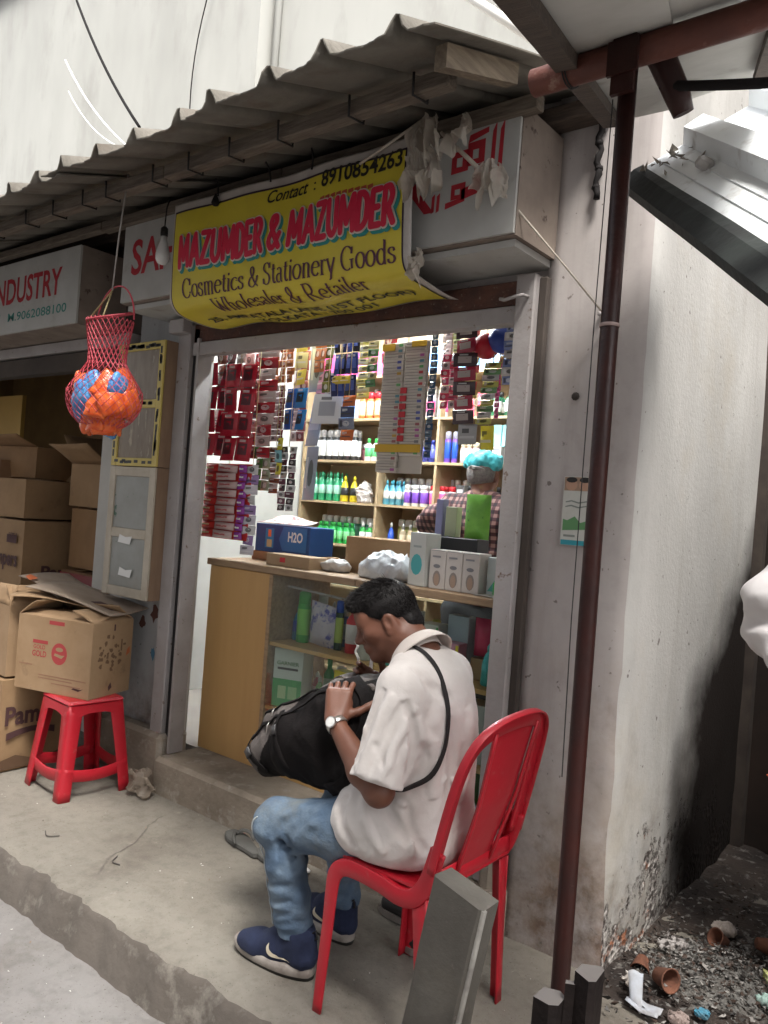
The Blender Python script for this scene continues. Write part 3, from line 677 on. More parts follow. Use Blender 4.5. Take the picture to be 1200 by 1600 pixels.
for (xa, ya, xb, yb) in ((-0.60, 0.9, -0.965, 2.10), (-0.14, 0.8, -0.56, 2.05)):
    mb = MB(); d = Vector((xb-xa, yb-ya, 0)).normalized(); s = Vector((-d.y, d.x, 0))*0.022
    vs = []
    for (x_, y_) in ((xa, ya), (xb, yb)):
        for sg_ in (-1, 1):
            for dz in (-0.03, -0.003): vs.append((x_+s.x*sg_, y_+s.y*sg_, cz(y_)+dz))
    mb.add(vs, [(0, 1, 3, 2), (4, 6, 7, 5), (0, 4, 5, 1), (2, 3, 7, 6), (0, 2, 6, 4), (1, 5, 7, 3)]); mb.build('timber_strip', M_woodd, cn)

# rusty pole and cross pipe
M_pole = mat('red_oxide_pipe', (0.034, 0.010, 0.008), (0.020, 0.008, 0.007), 7, 0.34, spec=0.3, bump=0.15, bscale=60, c3=(0.12, 0.07, 0.055), s3=14, lo3=0.64, hi3=0.76, r2=0.5)
M_pipe2 = mat('rust_brown_pipe', (0.13, 0.040, 0.026), (0.085, 0.028, 0.02), 9, 0.6, bump=0.3, bscale=60, c3=(0.26, 0.17, 0.13), s3=16, lo3=0.60, hi3=0.72)
pl_ = thing('upright_pole', 'dark red oxide steel pole standing at the pavement edge', 'pole', (-0.64, 1.45, -0.15))
MB().tube([(-0.64, 1.45, -0.16), (-0.64, 1.45, 0.6), (-0.641, 1.451, 1.4), (-0.64, 1.45, 2.262)], 0.0175, n=20).build('tube', M_pole, pl_)
MB().tube([(-0.641, 1.451, 1.765), (-0.641, 1.451, 1.772)], 0.0190, n=20).build('joint_ring', mat('bare_joint', (0.30, 0.22, 0.2), rough=0.5), pl_)
MB().tube([(-0.660, 1.432, 0.9), (-0.664, 1.430, 1.2), (-0.663, 1.430, 1.8), (-0.660, 1.432, 2.2)], 0.0011, n=5).build('wire', M_black, pl_)
cp = thing('cross_pipe', 'thick rusty brown pipe lying level across the pole head', 'pipe', (-0.2, 1.45, 2.262))
mb = MB().tube([(-0.845, 1.45, 2.29), (0.8, 1.455, 2.292)], 0.0275, n=20, cap=False)
mb.tube([(-0.845, 1.45, 2.29), (0.8, 1.455, 2.292)], 0.0235, n=20, cap=False); mb.build('tube', M_pipe2, cp)
mb = MB()
for dx in (0, 0.006): mb.tube([(-0.765+dx+0.01*math.cos(a)*0.3, 1.45+0.0305*math.cos(a), 2.29+0.0305*math.sin(a)) for a in [k*PI/8 for k in range(17)]], 0.0016, n=5)
mb.build('wire_tie', M_black, cp)
mb = MB().box((-0.66, 1.415, 2.20), (-0.615, 1.425, 2.335)); mb.box((-0.668, 1.41, 2.235), (-0.608, 1.418, 2.30)); mb.build('clamp_plate', M_pole, cp)
MB().tube([(-0.62, 1.47, 2.36), (-0.60, 1.50, 2.30), (-0.575, 1.535, 2.235), (-0.565, 1.55, 2.20)], [0.026, 0.027, 0.025, 0.02], n=12).build('bent_stub', M_pole, cp)
MB().tube([(-0.655, 1.40, 2.50), (-0.652, 1.41, 2.42), (-0.645, 1.425, 2.335)], 0.020, n=14).build('strut', M_pole, cp)

# steep metal awning sheet at the mouth of the passage, lit by the sky
M_zinc = mat('bright_zinc_sheet', (0.80, 0.83, 0.84), (0.74, 0.77, 0.78), 3, 0.45, c3=(0.40, 0.38, 0.35), s3=9, lo3=0.58, hi3=0.75, bump=0.1)
C0 = Vector((0, 0, 1.38))
A = Vector((-0.93, 2.23, 2.425)); B = Vector((-0.10, 1.25, 1.625)); dn = (B-A); Ls = dn.length; dn.normalize()
up_ = Vector((-0.955, 2.525, 2.722))-A
ac = (up_-dn*up_.dot(dn)); Wd = ac.length*1.9; ac.normalize(); nn = dn.cross(ac)
if nn.dot(C0-A) < 0: nn = -nn
zs = thing('metal_awning', 'bright zinc awning sheet sloping steeply beside the pillar', 'awning', A)
mb = MB(); prof_s = [(0, 0), (0.13, 0), (0.134, 0.004), (0.138, 0), (0.24, 0), (0.244, 0.004), (0.248, 0), (0.33, 0), (0.37, 0.05), (0.52, 0.05), (0.56, 0), (0.80, 0), (0.84, 0.05), (1.0, 0.05)]
vs = []; nL = 12
for k in range(nL+1):
    for (a_, h_) in prof_s: vs.append(A+dn*(Ls*k/nL+(0.018*fn3((a_*3, 0, 0), 3) if k == 0 else 0))+ac*(a_*Wd)+nn*(h_*0.9))
w_ = len(prof_s)
mb.add(vs, [(k*w_+j, (k+1)*w_+j, (k+1)*w_+j+1, k*w_+j+1) for k in range(nL) for j in range(w_-1)]); zsheet = mb.build('roof_sheet', M_zinc, zs)
md = zsheet.modifiers.new('s', 'SOLIDIFY'); md.thickness = 0.004
mb = MB(); M_edge = mat('tarred_edge_board', (0.02, 0.022, 0.022), (0.03, 0.036, 0.034), 9, 0.7, bump=0.3)
vs = []
for k in range(9):
    q = A+dn*(Ls*k/8)
    for (a_, h_) in ((-0.012, 0.012), (0.012, 0.010), (0.012, -0.02), (-0.062, -0.03), (-0.058, 0.0)):
        vs.append(q+ac*a_+nn*(h_+0.003*fn3(q*9)))
mb.add(vs, [(k*5+j, k*5+(j+1) % 5, (k+1)*5+(j+1) % 5, (k+1)*5+j) for k in range(8) for j in range(5)]+[(0, 1, 2, 3, 4), (44, 43, 42, 41, 40)]); mb.build('edge_board', M_edge, zs)
mb = MB(); q = A+dn*0.30+ac*0.10; mb.box(tuple(q+nn*0.012-Vector((0.022, 0.016, 0.016))), tuple(q+nn*0.012+Vector((0.022, 0.016, 0.016))), rot=rot3(0.5, 0.6, 0.4), ch=0.008)
mb.build('brick_rubble', mat('pale_rubble', (0.5, 0.48, 0.46), (0.4, 0.38, 0.36), 30, 0.9), label='pale lump of rubble lying on the zinc awning', cat='rubble')
mb = MB(); rr = random.Random(3)
for k in range(26):
    q = A+dn*rr.uniform(0.0, 0.22)+ac*rr.uniform(-0.01, 0.2)+nn*rr.uniform(0.001, 0.012); e = [Vector((rr.uniform(-1, 1), rr.uniform(-1, 1), rr.uniform(-1, 1)))*0.018 for _ in range(3)]
    mb.add([q, q+e[0], q+e[1], q+e[0]+e[2]], [(0, 1, 3), (0, 3, 2)])
mb.build('leaf_litter', mat('litter', (0.35, 0.31, 0.26), (0.2, 0.17, 0.14), 40), kind='stuff', label='dry litter gathered on the zinc awning top end', cat='litter')

# steel bars above the end of the awning
M_wpipe = mat('white_bar', (0.7, 0.69, 0.65), rough=0.5)
MB().tube([(-2.55, 3.1, 4.15), (-1.35, 2.55, 3.02)], 0.02, n=10).build('steel_bar', M_wpipe, label='long slanting white steel bar above the awning end', cat='bar')
MB().tube([(-1.98, 3.0, 3.66), (-1.42, 2.86, 3.62)], 0.015, n=10).build('steel_bar', M_wpipe, label='short white bar branching off the long slanting bar', cat='bar')

# cables
M_cab = mat('black_cable', (0.015, 0.013, 0.013), rough=0.85, spec=0.2); M_wcab = mat('white_cable', (0.75, 0.75, 0.73), rough=0.5)
def sagcurve(a, b, sag, n=14, side=(0, 0, -1)):
    a, b = Vector(a), Vector(b); return [a.lerp(b, k/n)+Vector(side)*sag*4*(k/n)*(1-k/n) for k in range(n+1)]
MB().tube(sagcurve((-3.40, 1.75, 3.65), (-2.30, 1.47, 2.56), 0.05), 0.005, n=6).build('cable', M_cab, label='thin black cable dropping from above onto the awning edge', cat='cable')
MB().tube(sagcurve((-8.2, 4.3, 5.9), (-5.0, 3.2, 3.75), 0.10), 0.009, n=6).build('cable', M_wcab, label='thick white cable sagging across the pale building', cat='cable')
MB().tube(sagcurve((-8.2, 4.36, 5.6), (-4.8, 3.25, 3.75), 0.2), 0.006, n=6).build('cable', M_wcab, label='thin white cable running below the thick white one', cat='cable')
MB().tube(sagcurve((-5.9, 4.55, 6.6), (-6.2, 4.55, 4.4), 0.25, side=(-1, 0, 0)), 0.006, n=6).build('cable', M_cab, label='hair thin cable bowed down the pale building wall', cat='cable')
MB().tube(sagcurve((-0.60, 1.52, 2.25), (0.4, 1.35, 2.02), 0.03), 0.010, n=8).build('cable', M_cab, label='thick black cable crossing in front of the zinc awning', cat='cable')
for (a, b, l) in (((-0.80, 1.38, 2.62), (-0.79, 1.42, 2.30), 'left'), ((-0.74, 1.36, 2.60), (-0.735, 1.43, 2.32), 'mid'), ((-0.70, 1.36, 2.60), (-0.715, 1.43, 2.32), 'right')):
    MB().tube(sagcurve(a, b, 0.006, 8, (1, 0, 0)), 0.0022, n=5).build('cable', M_cab, label='thin black wire hanging down to the cross pipe end', cat='cable', group='wires dropping to the cross pipe')
# knotted black strand on the pillar
mb = MB(); pts = [(-1.13+0.006*math.sin(k*1.7), 2.38+0.004*math.cos(k*2.1), 2.83-0.02*k) for k in range(21)]
mb.tube(pts, [0.008+0.004*abs(math.sin(k*1.3)) for k in range(21)], n=7)
for k in (3, 7, 11, 15, 18): mb.lathe([(0.004, -0.012), (0.014, -0.004), (0.013, 0.006), (0.003, 0.013)], 7, c=pts[k])
mb.build('knotted_rope', M_cab, label='knotted black strand hanging down the white pillar', cat='rope')
# kinked twine from the awning down to the pillar
M_twine = mat('grubby_plastic_twine', (0.55, 0.50, 0.43), (0.42, 0.36, 0.30), 30, 0.6)
tw = [(-1.52, 2.05, 2.60), (-1.42, 2.08, 2.50), (-1.33, 2.11, 2.41), (-1.25, 2.16, 2.31), (-1.17, 2.25, 2.20), (-1.10, 2.33, 2.10), (-1.06, 2.385, 2.04)]
MB().tube(tw, [0.006, 0.008, 0.007, 0.004, 0.003, 0.004, 0.003], n=6).build('twine', M_twine, label='frayed pale twine running from the awning to a nail on the pillar', cat='twine')
MB().tube([(-1.60, 2.05, 2.66), (-1.72, 2.03, 2.60), (-1.84, 2.03, 2.56)], 0.005, n=6).build('twine', M_twine, label='short slack twine tied beside the torn plastic rags', cat='twine')
# ================================================================== seated man, chair, backpack
M_skin = mat('brown_skin', (0.155, 0.064, 0.039), (0.13, 0.052, 0.031), 14, 0.5, bump=0.06, bscale=220, sss=0.15)
M_hair = mat('black_hair', (0.006, 0.005, 0.005), (0.010, 0.008, 0.008), 60, 0.55, bump=0.3, bscale=300, spec=0.25)
M_shirt = mat('pale_cotton_shirt', (0.62, 0.575, 0.545), (0.57, 0.525, 0.495), 9, 0.8, bump=0.18, bscale=60, sheen=0.2)
M_jean = mat('faded_denim', (0.075, 0.118, 0.18), (0.15, 0.20, 0.25), 11, 0.85, bump=0.3, bscale=90, lo=0.40, hi=0.75, c3=(0.165, 0.165, 0.14), s3=4.2, lo3=0.54, hi3=0.78)
M_thread = mat('seam_thread', (0.42, 0.45, 0.46), rough=0.8)
M_navy = mat('navy_knit', (0.012, 0.018, 0.050), (0.016, 0.024, 0.062), 60, 0.85, bump=0.5, bscale=500)
M_sole = mat('grey_white_sole', (0.30, 0.27, 0.24), (0.20, 0.17, 0.15), 20, 0.7)
M_soled = mat('dark_outsole', (0.02, 0.018, 0.017), rough=0.7)
M_swoosh = mat('cream_mark', (0.62, 0.55, 0.42), rough=0.5)
man = thing('person', 'person in pale shirt and faded jeans sitting on red chair over a backpack', 'person', (-1.25, 1.87, 0.0))
V3 = lambda *a: np.array(a, float)
# --- head frame: x forward, y left, z up in the head's own axes
HC = V3(-1.443, 1.857, 1.066); HS = 0.875
_hy, _hp = R(36), R(27)
_f = Vector((-math.cos(_hy)*math.cos(_hp), -math.sin(_hy)*math.cos(_hp), -math.sin(_hp)))
_l = Vector((0, 0, 1)).cross(_f).normalized(); _u = _f.cross(_l)
HM = Matrix((_f, _l, _u)).transposed()
def H(x, y, z): return HC+np.array(HM @ Vector((x, y, z)))*HS
HMl = [[HM[i][j] for j in range(3)] for i in range(3)]
sd = SDF((-1.72, 1.55, 0.56), (-1.08, 2.18, 1.24), 0.003)
# skull and face
sd.ell(H(-0.012, 0, 0.032), (0.082, 0.065, 0.077), 0.0, HMl)
sd.ell(H(0.034, 0, -0.026), (0.052, 0.051, 0.071), 0.03, HMl)
for s in (-1, 1):
    sd.cap(H(0.0, 0.052*s, -0.055), H(0.062, 0.014*s, -0.100), 0.020, 0.017, 0.03)
    sd.ell(H(0.058, 0.040*s, -0.020), (0.024, 0.022, 0.018), 0.03, HMl)
sd.ell(H(0.080, 0, -0.101), (0.016, 0.019, 0.015), 0.022, HMl)
sd.cap(H(0.078, -0.036, 0.020), H(0.078, 0.036, 0.020), 0.013, None, 0.02)
sd.ell(H(0.066, 0, 0.045), (0.026, 0.05, 0.035), 0.02, HMl)
for s in (-1, 1): sd.ell(H(0.096, 0.032*s, -0.004), (0.014, 0.016, 0.011), 0.012, HMl, cut=True)
for s in (-1, 1): sd.ell(H(0.078, 0.032*s, -0.004), (0.0125, 0.0145, 0.0105), 0.004, HMl)
sd.cap(H(0.088, 0, 0.010), H(0.113, 0, -0.030), 0.007, 0.0115, 0.012)
sd.ell(H(0.112, 0, -0.034), (0.012, 0.013, 0.010), 0.008, HMl)
for s in (-1, 1): sd.ell(H(0.101, 0.014*s, -0.037), (0.010, 0.008, 0.008), 0.006, HMl)
sd.ell(H(0.088, 0, -0.066), (0.016, 0.026, 0.016), 0.014, HMl)
sd.cap(H(0.098, -0.016, -0.061), H(0.098, 0.016, -0.061), 0.0065, None, 0.006)
sd.cap(H(0.096, -0.014, -0.073), H(0.096, 0.014, -0.073), 0.0075, None, 0.006)
sd.cap(H(0.106, -0.02, -0.0665), H(0.106, 0.02, -0.0665), 0.0022, None, 0.004, cut=True)
for s in (-1, 1):   # ears
    sd.ell(H(-0.012, 0.074*s, -0.008), (0.020, 0.010, 0.032), 0.006, HMl)
    sd.ell(H(-0.008, 0.086*s, -0.004), (0.010, 0.008, 0.018), 0.005, HMl, cut=True)
    sd.cap(H(0.002, 0.076*s, -0.034), H(-0.006, 0.074*s, -0.022), 0.007, None, 0.006)
# neck and upper trunk
NB = V3(-1.315, 1.87, 0.975)
sd.cap(H(-0.035, 0, -0.045), NB, 0.056, 0.060, 0.03)
sd.cap(H(0.02, 0, -0.085), V3(-1.36, 1.87, 0.955), 0.035, 0.045, 0.03)
sd.cap(V3(-1.27, 1.75, 0.915), V3(-1.28, 1.95, 0.915), 0.036, None, 0.04)
sd.ell(V3(-1.26, 1.855, 0.80), (0.06, 0.10, 0.14), 0.04)
# left arm (watch arm): shoulder, elbow, wrist
LS, LE, LW = V3(-1.255, 1.715, 0.915), V3(-1.255, 1.638, 0.660), V3(-1.452, 1.672, 0.792)
sd.chain([LS, LS*0.5+LE*0.5, LE], [0.038, 0.042, 0.038], 0.03)
sd.chain([LE, LE*0.68+LW*0.32+V3(0, -0.004, -0.006), LW], [0.036, 0.040, 0.0235], 0.02)
RS, RE, RW = V3(-1.295, 1.985, 0.915), V3(-1.395, 2.055, 0.69), V3(-1.515, 1.970, 0.822)
sd.chain([RS, RS*0.5+RE*0.5, RE], [0.050, 0.046, 0.037], 0.03)
sd.chain([RE, RE*0.68+RW*0.32, RW], [0.036, 0.040, 0.0235], 0.02)
def hand(W, fwd, side, nrm, curl, scale=1.0, thumb=1, spread=0.10, th_dir=None):
    """palm plus five bent fingers; fwd = wrist to knuckles, side = towards the index finger, nrm = out of the back of the hand"""
    fwd, side, nrm = [Vector(v).normalized() for v in (fwd, side, nrm)]
    side = (side-fwd*side.dot(fwd)).normalized(); nrm = fwd.cross(side)*(1 if fwd.cross(side).dot(nrm) > 0 else -1)
    S = scale; w = Vector(W)
    P = lambda a, b, c: np.array(w+fwd*a*S+side*b*S+nrm*c*S)
    for b in (-0.026, -0.009, 0.009, 0.026): sd.cap(P(0.008, b*0.62, 0), P(0.080, b, 0.003), 0.0155*S, 0.0125*S, 0.012)
    sd.cap(P(0.02, 0.022, -0.008), P(0.055, 0.030, -0.008), 0.015*S, 0.012*S, 0.012)
    for i, (b, L) in enumerate(((0.028, 0.072), (0.0095, 0.080), (-0.0095, 0.074), (-0.0275, 0.058))):
        base = w+fwd*0.084*S+side*b*S+nrm*0.003*S; d = (fwd+side*spread*(1.5-i)/1.5).normalized(); p = base; r = 0.0088*S*(1 if i < 3 else 0.88); c0 = curl[i] if isinstance(curl, (list, tuple)) else curl
        for seg, (fr, bend) in enumerate(((0.46, 0.45), (0.30, 1.0), (0.24, 0.7))):
            a = c0*bend; d = (d*math.cos(a)-nrm*math.sin(a)).normalized(); nrm_ = nrm
            q = p+d*L*fr*S; sd.cap(np.array(p), np.array(q), r, r*0.92, 0.0035 if seg else 0.006); p = q; r *= 0.92
            # turn the bending axis along
            ax = d.cross(side).normalized(); nrm = ax if ax.dot(nrm) > 0 else -ax
        nrm = fwd.cross(side)*(1 if fwd.cross(side).dot(nrm_) > 0 else -1) if False else Vector(NR[0])
    td = Vector(th_dir).normalized() if th_dir is not None else (fwd*0.6+side*0.75-nrm*0.25).normalized()
    p = w+fwd*0.022*S+side*0.026*S-nrm*0.006*S
    for L, r0, r1, bend in ((0.036, 0.0145, 0.0112, 0), (0.030, 0.0112, 0.0100, 0.35), (0.025, 0.0100, 0.0085, 0.35)):
        td = (td*math.cos(bend)+(fwd-td*fwd.dot(td))*math.sin(bend)*0.6-nrm*0.15*math.sin(bend)).normalized()
        q = p+td*L*S; sd.cap(np.array(p), np.array(q), r0*S, r1*S, 0.006); p = q
NR = [None]
def do_hand(W, fwd, side, nrm, curl, **kw):
    f, s_, n_ = [Vector(v).normalized() for v in (fwd, side, nrm)]; s_ = (s_-f*s_.dot(f)).normalized(); c = f.cross(s_)
    NR[0] = c if c.dot(n_) > 0 else -c
    hand(W, fwd, side, nrm, curl, **kw)
do_hand(LW, (-0.26, 0.42, 0.84), (0.80, 0.50, 0.02), (0.45, -0.80, 0.40), [1.05, 1.2, 1.3, 1.35], th_dir=(0.62, 0.62, 0.30), spread=0.16)
do_hand(RW, (-0.55, -0.55, 0.45), (-0.3, -0.3, 0.8), (-0.5, 0.75, 0.2), [0.75, 0.9, 1.0, 1.0])
sd.build('body', M_skin, man, smooth_it=2)
# eyebrows, lashes
mb = MB()
for s in (-1, 1):
    mb.tube([H(0.094, 0.014*s, 0.020), H(0.0935, 0.028*s, 0.0245), H(0.084, 0.044*s, 0.022), H(0.072, 0.054*s, 0.014)], [0.003, 0.0042, 0.004, 0.0018], n=6)
mb.build('eyebrows', M_hair, man)
mb = MB()
for s in (-1, 1): mb.tube([H(0.0895, 0.019*s, -0.010), H(0.0915, 0.031*s, -0.011), H(0.083, 0.045*s, -0.009)], 0.0014, n=5)
mb.build('eyelashes', M_hair, man)
# hair: shaped cap plus short strands
hs = SDF(HC-0.16, HC+0.17, 0.003)
hs.ell(H(-0.016, 0, 0.040), (0.088, 0.070, 0.080), 0.0, HMl)
hs.ell(H(0.040, 0.0, 0.090), (0.050, 0.054, 0.026), 0.03, HMl)
hs.ell(H(0.074, 0.008, 0.084), (0.024, 0.042, 0.020), 0.02, HMl)
hs.ell(H(-0.075, 0, -0.035), (0.035, 0.058, 0.045), 0.02, HMl)
hs.ell(H(0.128, 0, 0.000), (0.065, 0.10, 0.072), 0.012, HMl, cut=True)
for s in (-1, 1):
    hs.ell(H(0.062, 0.085*s, -0.03), (0.048, 0.05, 0.060), 0.008, HMl, cut=True)
    hs.ell(H(-0.012, 0.082*s, -0.024), (0.026, 0.022, 0.036), 0.008, HMl, cut=True)
hs.ell(H(0.03, 0, -0.12), (0.12, 0.12, 0.085), 0.01, HMl, cut=True)
hs.ripple(0.0008, 120, 4)
hV, hF = hs.mesh()
hs.build('hair', M_hair, man, smooth_it=1)
mb = MB(); rg = np.random.RandomState(2); hc = np.array(H(-0.01, 0, 0.03))
fi = rg.randint(0, len(hF), 17000)
fr_, up_h = np.array(_f), np.array(_u)
for q in fi:
    a = hV[hF[q]].mean(0); n = a-hc; n /= np.linalg.norm(n)
    loc = np.array(HM.transposed() @ Vector(a-HC))
    top = max(0.0, min(1.0, (loc[2]-0.06)/0.05)); L = (0.007+0.020*top*rg.rand())*(0.7+0.6*rg.rand())
    flow = (np.cross(n, rg.normal(size=3))*0.35 + (fr_*0.9+np.array(_l)*0.35)*top - (up_h*0.8+fr_*0.25)*(1-top)); t_ = n*(0.16+0.30*top)+flow*0.8; t_ /= np.linalg.norm(t_)
    sdw = np.cross(t_, rg.normal(size=3)); sdw = sdw/np.linalg.norm(sdw)*0.0005; b = a-n*0.001
    mb.add([b-sdw, b+sdw, b+t_*L*0.6+n*0.001+sdw*0.5, b+t_*L], [(0, 1, 2), (0, 2, 3)])
mb.build('hair_strands', M_hair, man, kind='stuff')

# --- shirt
sh = SDF((-1.60, 1.52, 0.40), (-1.00, 2.22, 1.06), 0.0036)
sh.ell(V3(-1.265, 1.855, 0.555), (0.130, 0.180, 0.135), 0.0)
sh.ell(V3(-1.250, 1.85, 0.70), (0.118, 0.155, 0.165), 0.06)
sh.ell(V3(-1.250, 1.85, 0.835), (0.110, 0.150, 0.135), 0.06)
sh.ell(V3(-1.275, 1.85, 0.905), (0.088, 0.145, 0.080), 0.05)
sh.cap(V3(-1.268, 1.725, 0.915), V3(-1.285, 1.965, 0.915), 0.056, None, 0.05)
sh.cap(V3(-1.305, 1.81, 0.960), V3(-1.305, 1.92, 0.960), 0.048, None, 0.05)
sh.ell(V3(-1.35, 1.745, 0.53), (0.125, 0.105, 0.105), 0.04)
sh.ell(V3(-1.26, 1.855, 0.50), (0.130, 0.185, 0.10), 0.04)
sh.ell(V3(-1.40, 1.86, 0.60), (0.10, 0.15, 0.10), 0.05)            # cloth pushed forward on the lap
# sleeves, open-ended and wide
def sleeve(S, E, r0, r1, ext):
    d = (E-S)/np.linalg.norm(E-S); e = S+(E-S)*ext
    sh.cap(S, e+d*0.08, r0, r1, 0.035, plane=(e, d))
sleeve(V3(-1.255, 1.71, 0.915), V3(-1.262, 1.625, 0.650), 0.066, 0.075, 0.87)
sleeve(V3(-1.295, 1.985, 0.915), V3(-1.395, 2.055, 0.69), 0.066, 0.074, 0.82)
# skirts of the shirt cut off level with the seat
fold = lambda X, Y, Z: np.clip((1.02-Z)/0.12, 0.25, 1)
sh.ripple(0.0030, 26, 11, (1, 1, 0.5), fold); sh.ripple(0.0022, 52, 3, (1.2, 1.0, 0.35), fold); sh.ripple(0.0010, 110, 8, (1, 1, 0.6), fold)
# drag folds: from armpit to waist, across the back, down the sleeve
G = []
def gr(pts, w=0.014, d=0.010): G.append(([V3(*p) for p in pts], w*0.80, d*3.2))
gr([(-1.22, 1.665, 0.90), (-1.175, 1.675, 0.80), (-1.16, 1.675, 0.68)], 0.013, 0.014)
gr([(-1.17, 1.69, 0.86), (-1.13, 1.72, 0.76), (-1.13, 1.73, 0.64)], 0.016, -0.010)
gr([(-1.12, 1.78, 0.86), (-1.10, 1.79, 0.74), (-1.11, 1.78, 0.60)], 0.016, 0.010)
gr([(-1.11, 1.86, 0.88), (-1.09, 1.86, 0.76), (-1.10, 1.84, 0.62)], 0.018, -0.008)
gr([(-1.29, 1.66, 0.68), (-1.24, 1.66, 0.60), (-1.17, 1.69, 0.53)], 0.016, 0.013)
gr([(-1.34, 1.66, 0.66), (-1.30, 1.65, 0.57), (-1.24, 1.66, 0.49)], 0.016, -0.010)
gr([(-1.20, 1.66, 0.66), (-1.17, 1.68, 0.58), (-1.13, 1.72, 0.50)], 0.014, 0.010)
gr([(-1.40, 1.67, 0.62), (-1.38, 1.65, 0.55), (-1.33, 1.65, 0.48)], 0.014, 0.010)
gr([(-1.265, 1.63, 0.93), (-1.30, 1.59, 0.84), (-1.325, 1.57, 0.74)], 0.012, 0.011)
gr([(-1.235, 1.635, 0.92), (-1.26, 1.575, 0.82), (-1.285, 1.545, 0.71)], 0.012, -0.010)
gr([(-1.205, 1.65, 0.90), (-1.215, 1.58, 0.80), (-1.245, 1.545, 0.70)], 0.011, 0.012)
gr([(-1.18, 1.68, 0.89), (-1.185, 1.61, 0.80), (-1.205, 1.565, 0.71)], 0.013, -0.008)
gr([(-1.32, 1.66, 0.90), (-1.345, 1.63, 0.82), (-1.35, 1.60, 0.74)], 0.011, 0.010)
gr([(-1.33, 1.62, 0.73), (-1.29, 1.57, 0.705), (-1.23, 1.56, 0.69), (-1.19, 1.60, 0.69)], 0.007, 0.005)
gr([(-1.23, 1.70, 0.99), (-1.17, 1.74, 0.94), (-1.13, 1.80, 0.90)], 0.018, 0.006)
rf = random.Random(77)
for k in range(16):     # short drag wrinkles fanning from armpit, elbow and seat
    cx_, cy_, cz_ = rf.choice([(-1.20, 1.66, 0.82), (-1.18, 1.70, 0.62), (-1.30, 1.66, 0.56), (-1.14, 1.80, 0.70), (-1.26, 1.58, 0.76), (-1.31, 1.60, 0.80)])
    dx_, dz_ = rf.uniform(-0.05, 0.05), rf.uniform(-0.09, 0.03); x0_, z0_ = cx_+rf.uniform(-0.03, 0.03), cz_+rf.uniform(-0.05, 0.05)
    gr([(x0_, cy_, z0_), (x0_+dx_*0.5+0.01, cy_, z0_+dz_*0.5), (x0_+dx_, cy_, z0_+dz_)], rf.uniform(0.006, 0.010), rf.choice((-1, 1))*rf.uniform(0.003, 0.006))
sh.grooves(G)
sh.clip((0, 0, 0.445), (0, 0, -1))
sh.build('shirt', M_shirt, man, smooth_it=1)
shirt = man.children[-1]
# collar: stand plus folded leaf round the neck
M_coll = mat('collar_cotton', (0.56, 0.50, 0.46), (0.52, 0.46, 0.42), 9, 0.8, bump=0.25, bscale=420)
mb = MB(); cdir = Vector((H(-0.035, 0, -0.045)-NB)).normalized(); cfw = Vector((-1, -0.05, 0)); cfw = (cfw-cdir*cfw.dot(cdir)).normalized(); csd = cdir.cross(cfw)
def coll(u, v):
    a = (u-0.5)*2*PI*0.93+PI; r = 0.068+(0.004 if v < 0.4 else 0); c = Vector(NB)+cdir*0.012+cfw*0.006
    front = max(0.0, (math.cos(a)+0.2)/1.2)
    hgt = 0.040-0.010*front
    if v <= 0.45: k = v/0.45; rr = r+0.002*k; z = -0.012+hgt*k
    else:
        k = (v-0.45)/0.55; rr = r+0.007+0.026*k*(1+0.8*front); z = -0.012+hgt+0.004*math.sin(k*PI)-(0.045+0.040*front**2)*k
    return c+cfw*(math.cos(a)*rr*1.02)+csd*(math.sin(a)*rr)+cdir*z
mb.grid(coll, 48, 12, thick=0.0025); mb.build('collar', M_coll, man)
# sleeve hem
def hem_ring(S, E, ext, r):
    d = Vector((E-S)).normalized(); c = Vector(S+(E-S)*ext); u = d.orthogonal().normalized(); w = d.cross(u); return c, d, u, w
# bag strap over the shoulder, laid on the shirt
from mathutils.bvhtree import BVHTree
def bvh_of(o):
    me = o.data; off = wpos(o); return BVHTree.FromPolygons([v.co+off for v in me.vertices], [p.vertices[:] for p in me.polygons])
bt = bvh_of(shirt)
raw = spline([(-1.335, 1.80, 1.02), (-1.26, 1.80, 1.0), (-1.18, 1.79, 0.91), (-1.13, 1.775, 0.80), (-1.14, 1.73, 0.725), (-1.18, 1.68, 0.67), (-1.25, 1.66, 0.645), (-1.34, 1.66, 0.64)], 6)
pts, sds = [], []
for p in raw:
    l, n, i_, d_ = bt.find_nearest(p); pts.append(l+n*0.003); sds.append(n)
dirs = [(pts[min(i+1, len(pts)-1)]-pts[max(i-1, 0)]).normalized() for i in range(len(pts))]
for _ in range(4):
    pts = [pts[0]]+[(pts[i-1]+pts[i]*2+pts[i+1])/4 for i in range(1, len(pts)-1)]+[pts[-1]]; sds = [sds[0]]+[(sds[i-1]+sds[i]+sds[i+1]).normalized() for i in range(1, len(sds)-1)]+[sds[-1]]
pts = [p+n*0.003 for p, n in zip(pts, sds)]; dirs = [(pts[min(i+1, len(pts)-1)]-pts[max(i-1, 0)]).normalized() for i in range(len(pts))]
mb = MB(); sweep(mb, pts, [d.cross(n) for d, n in zip(dirs, sds)], 0.014, 0.003); mb.build('bag_strap', mat('black_webbing', (0.015, 0.013, 0.013), rough=0.8), man)
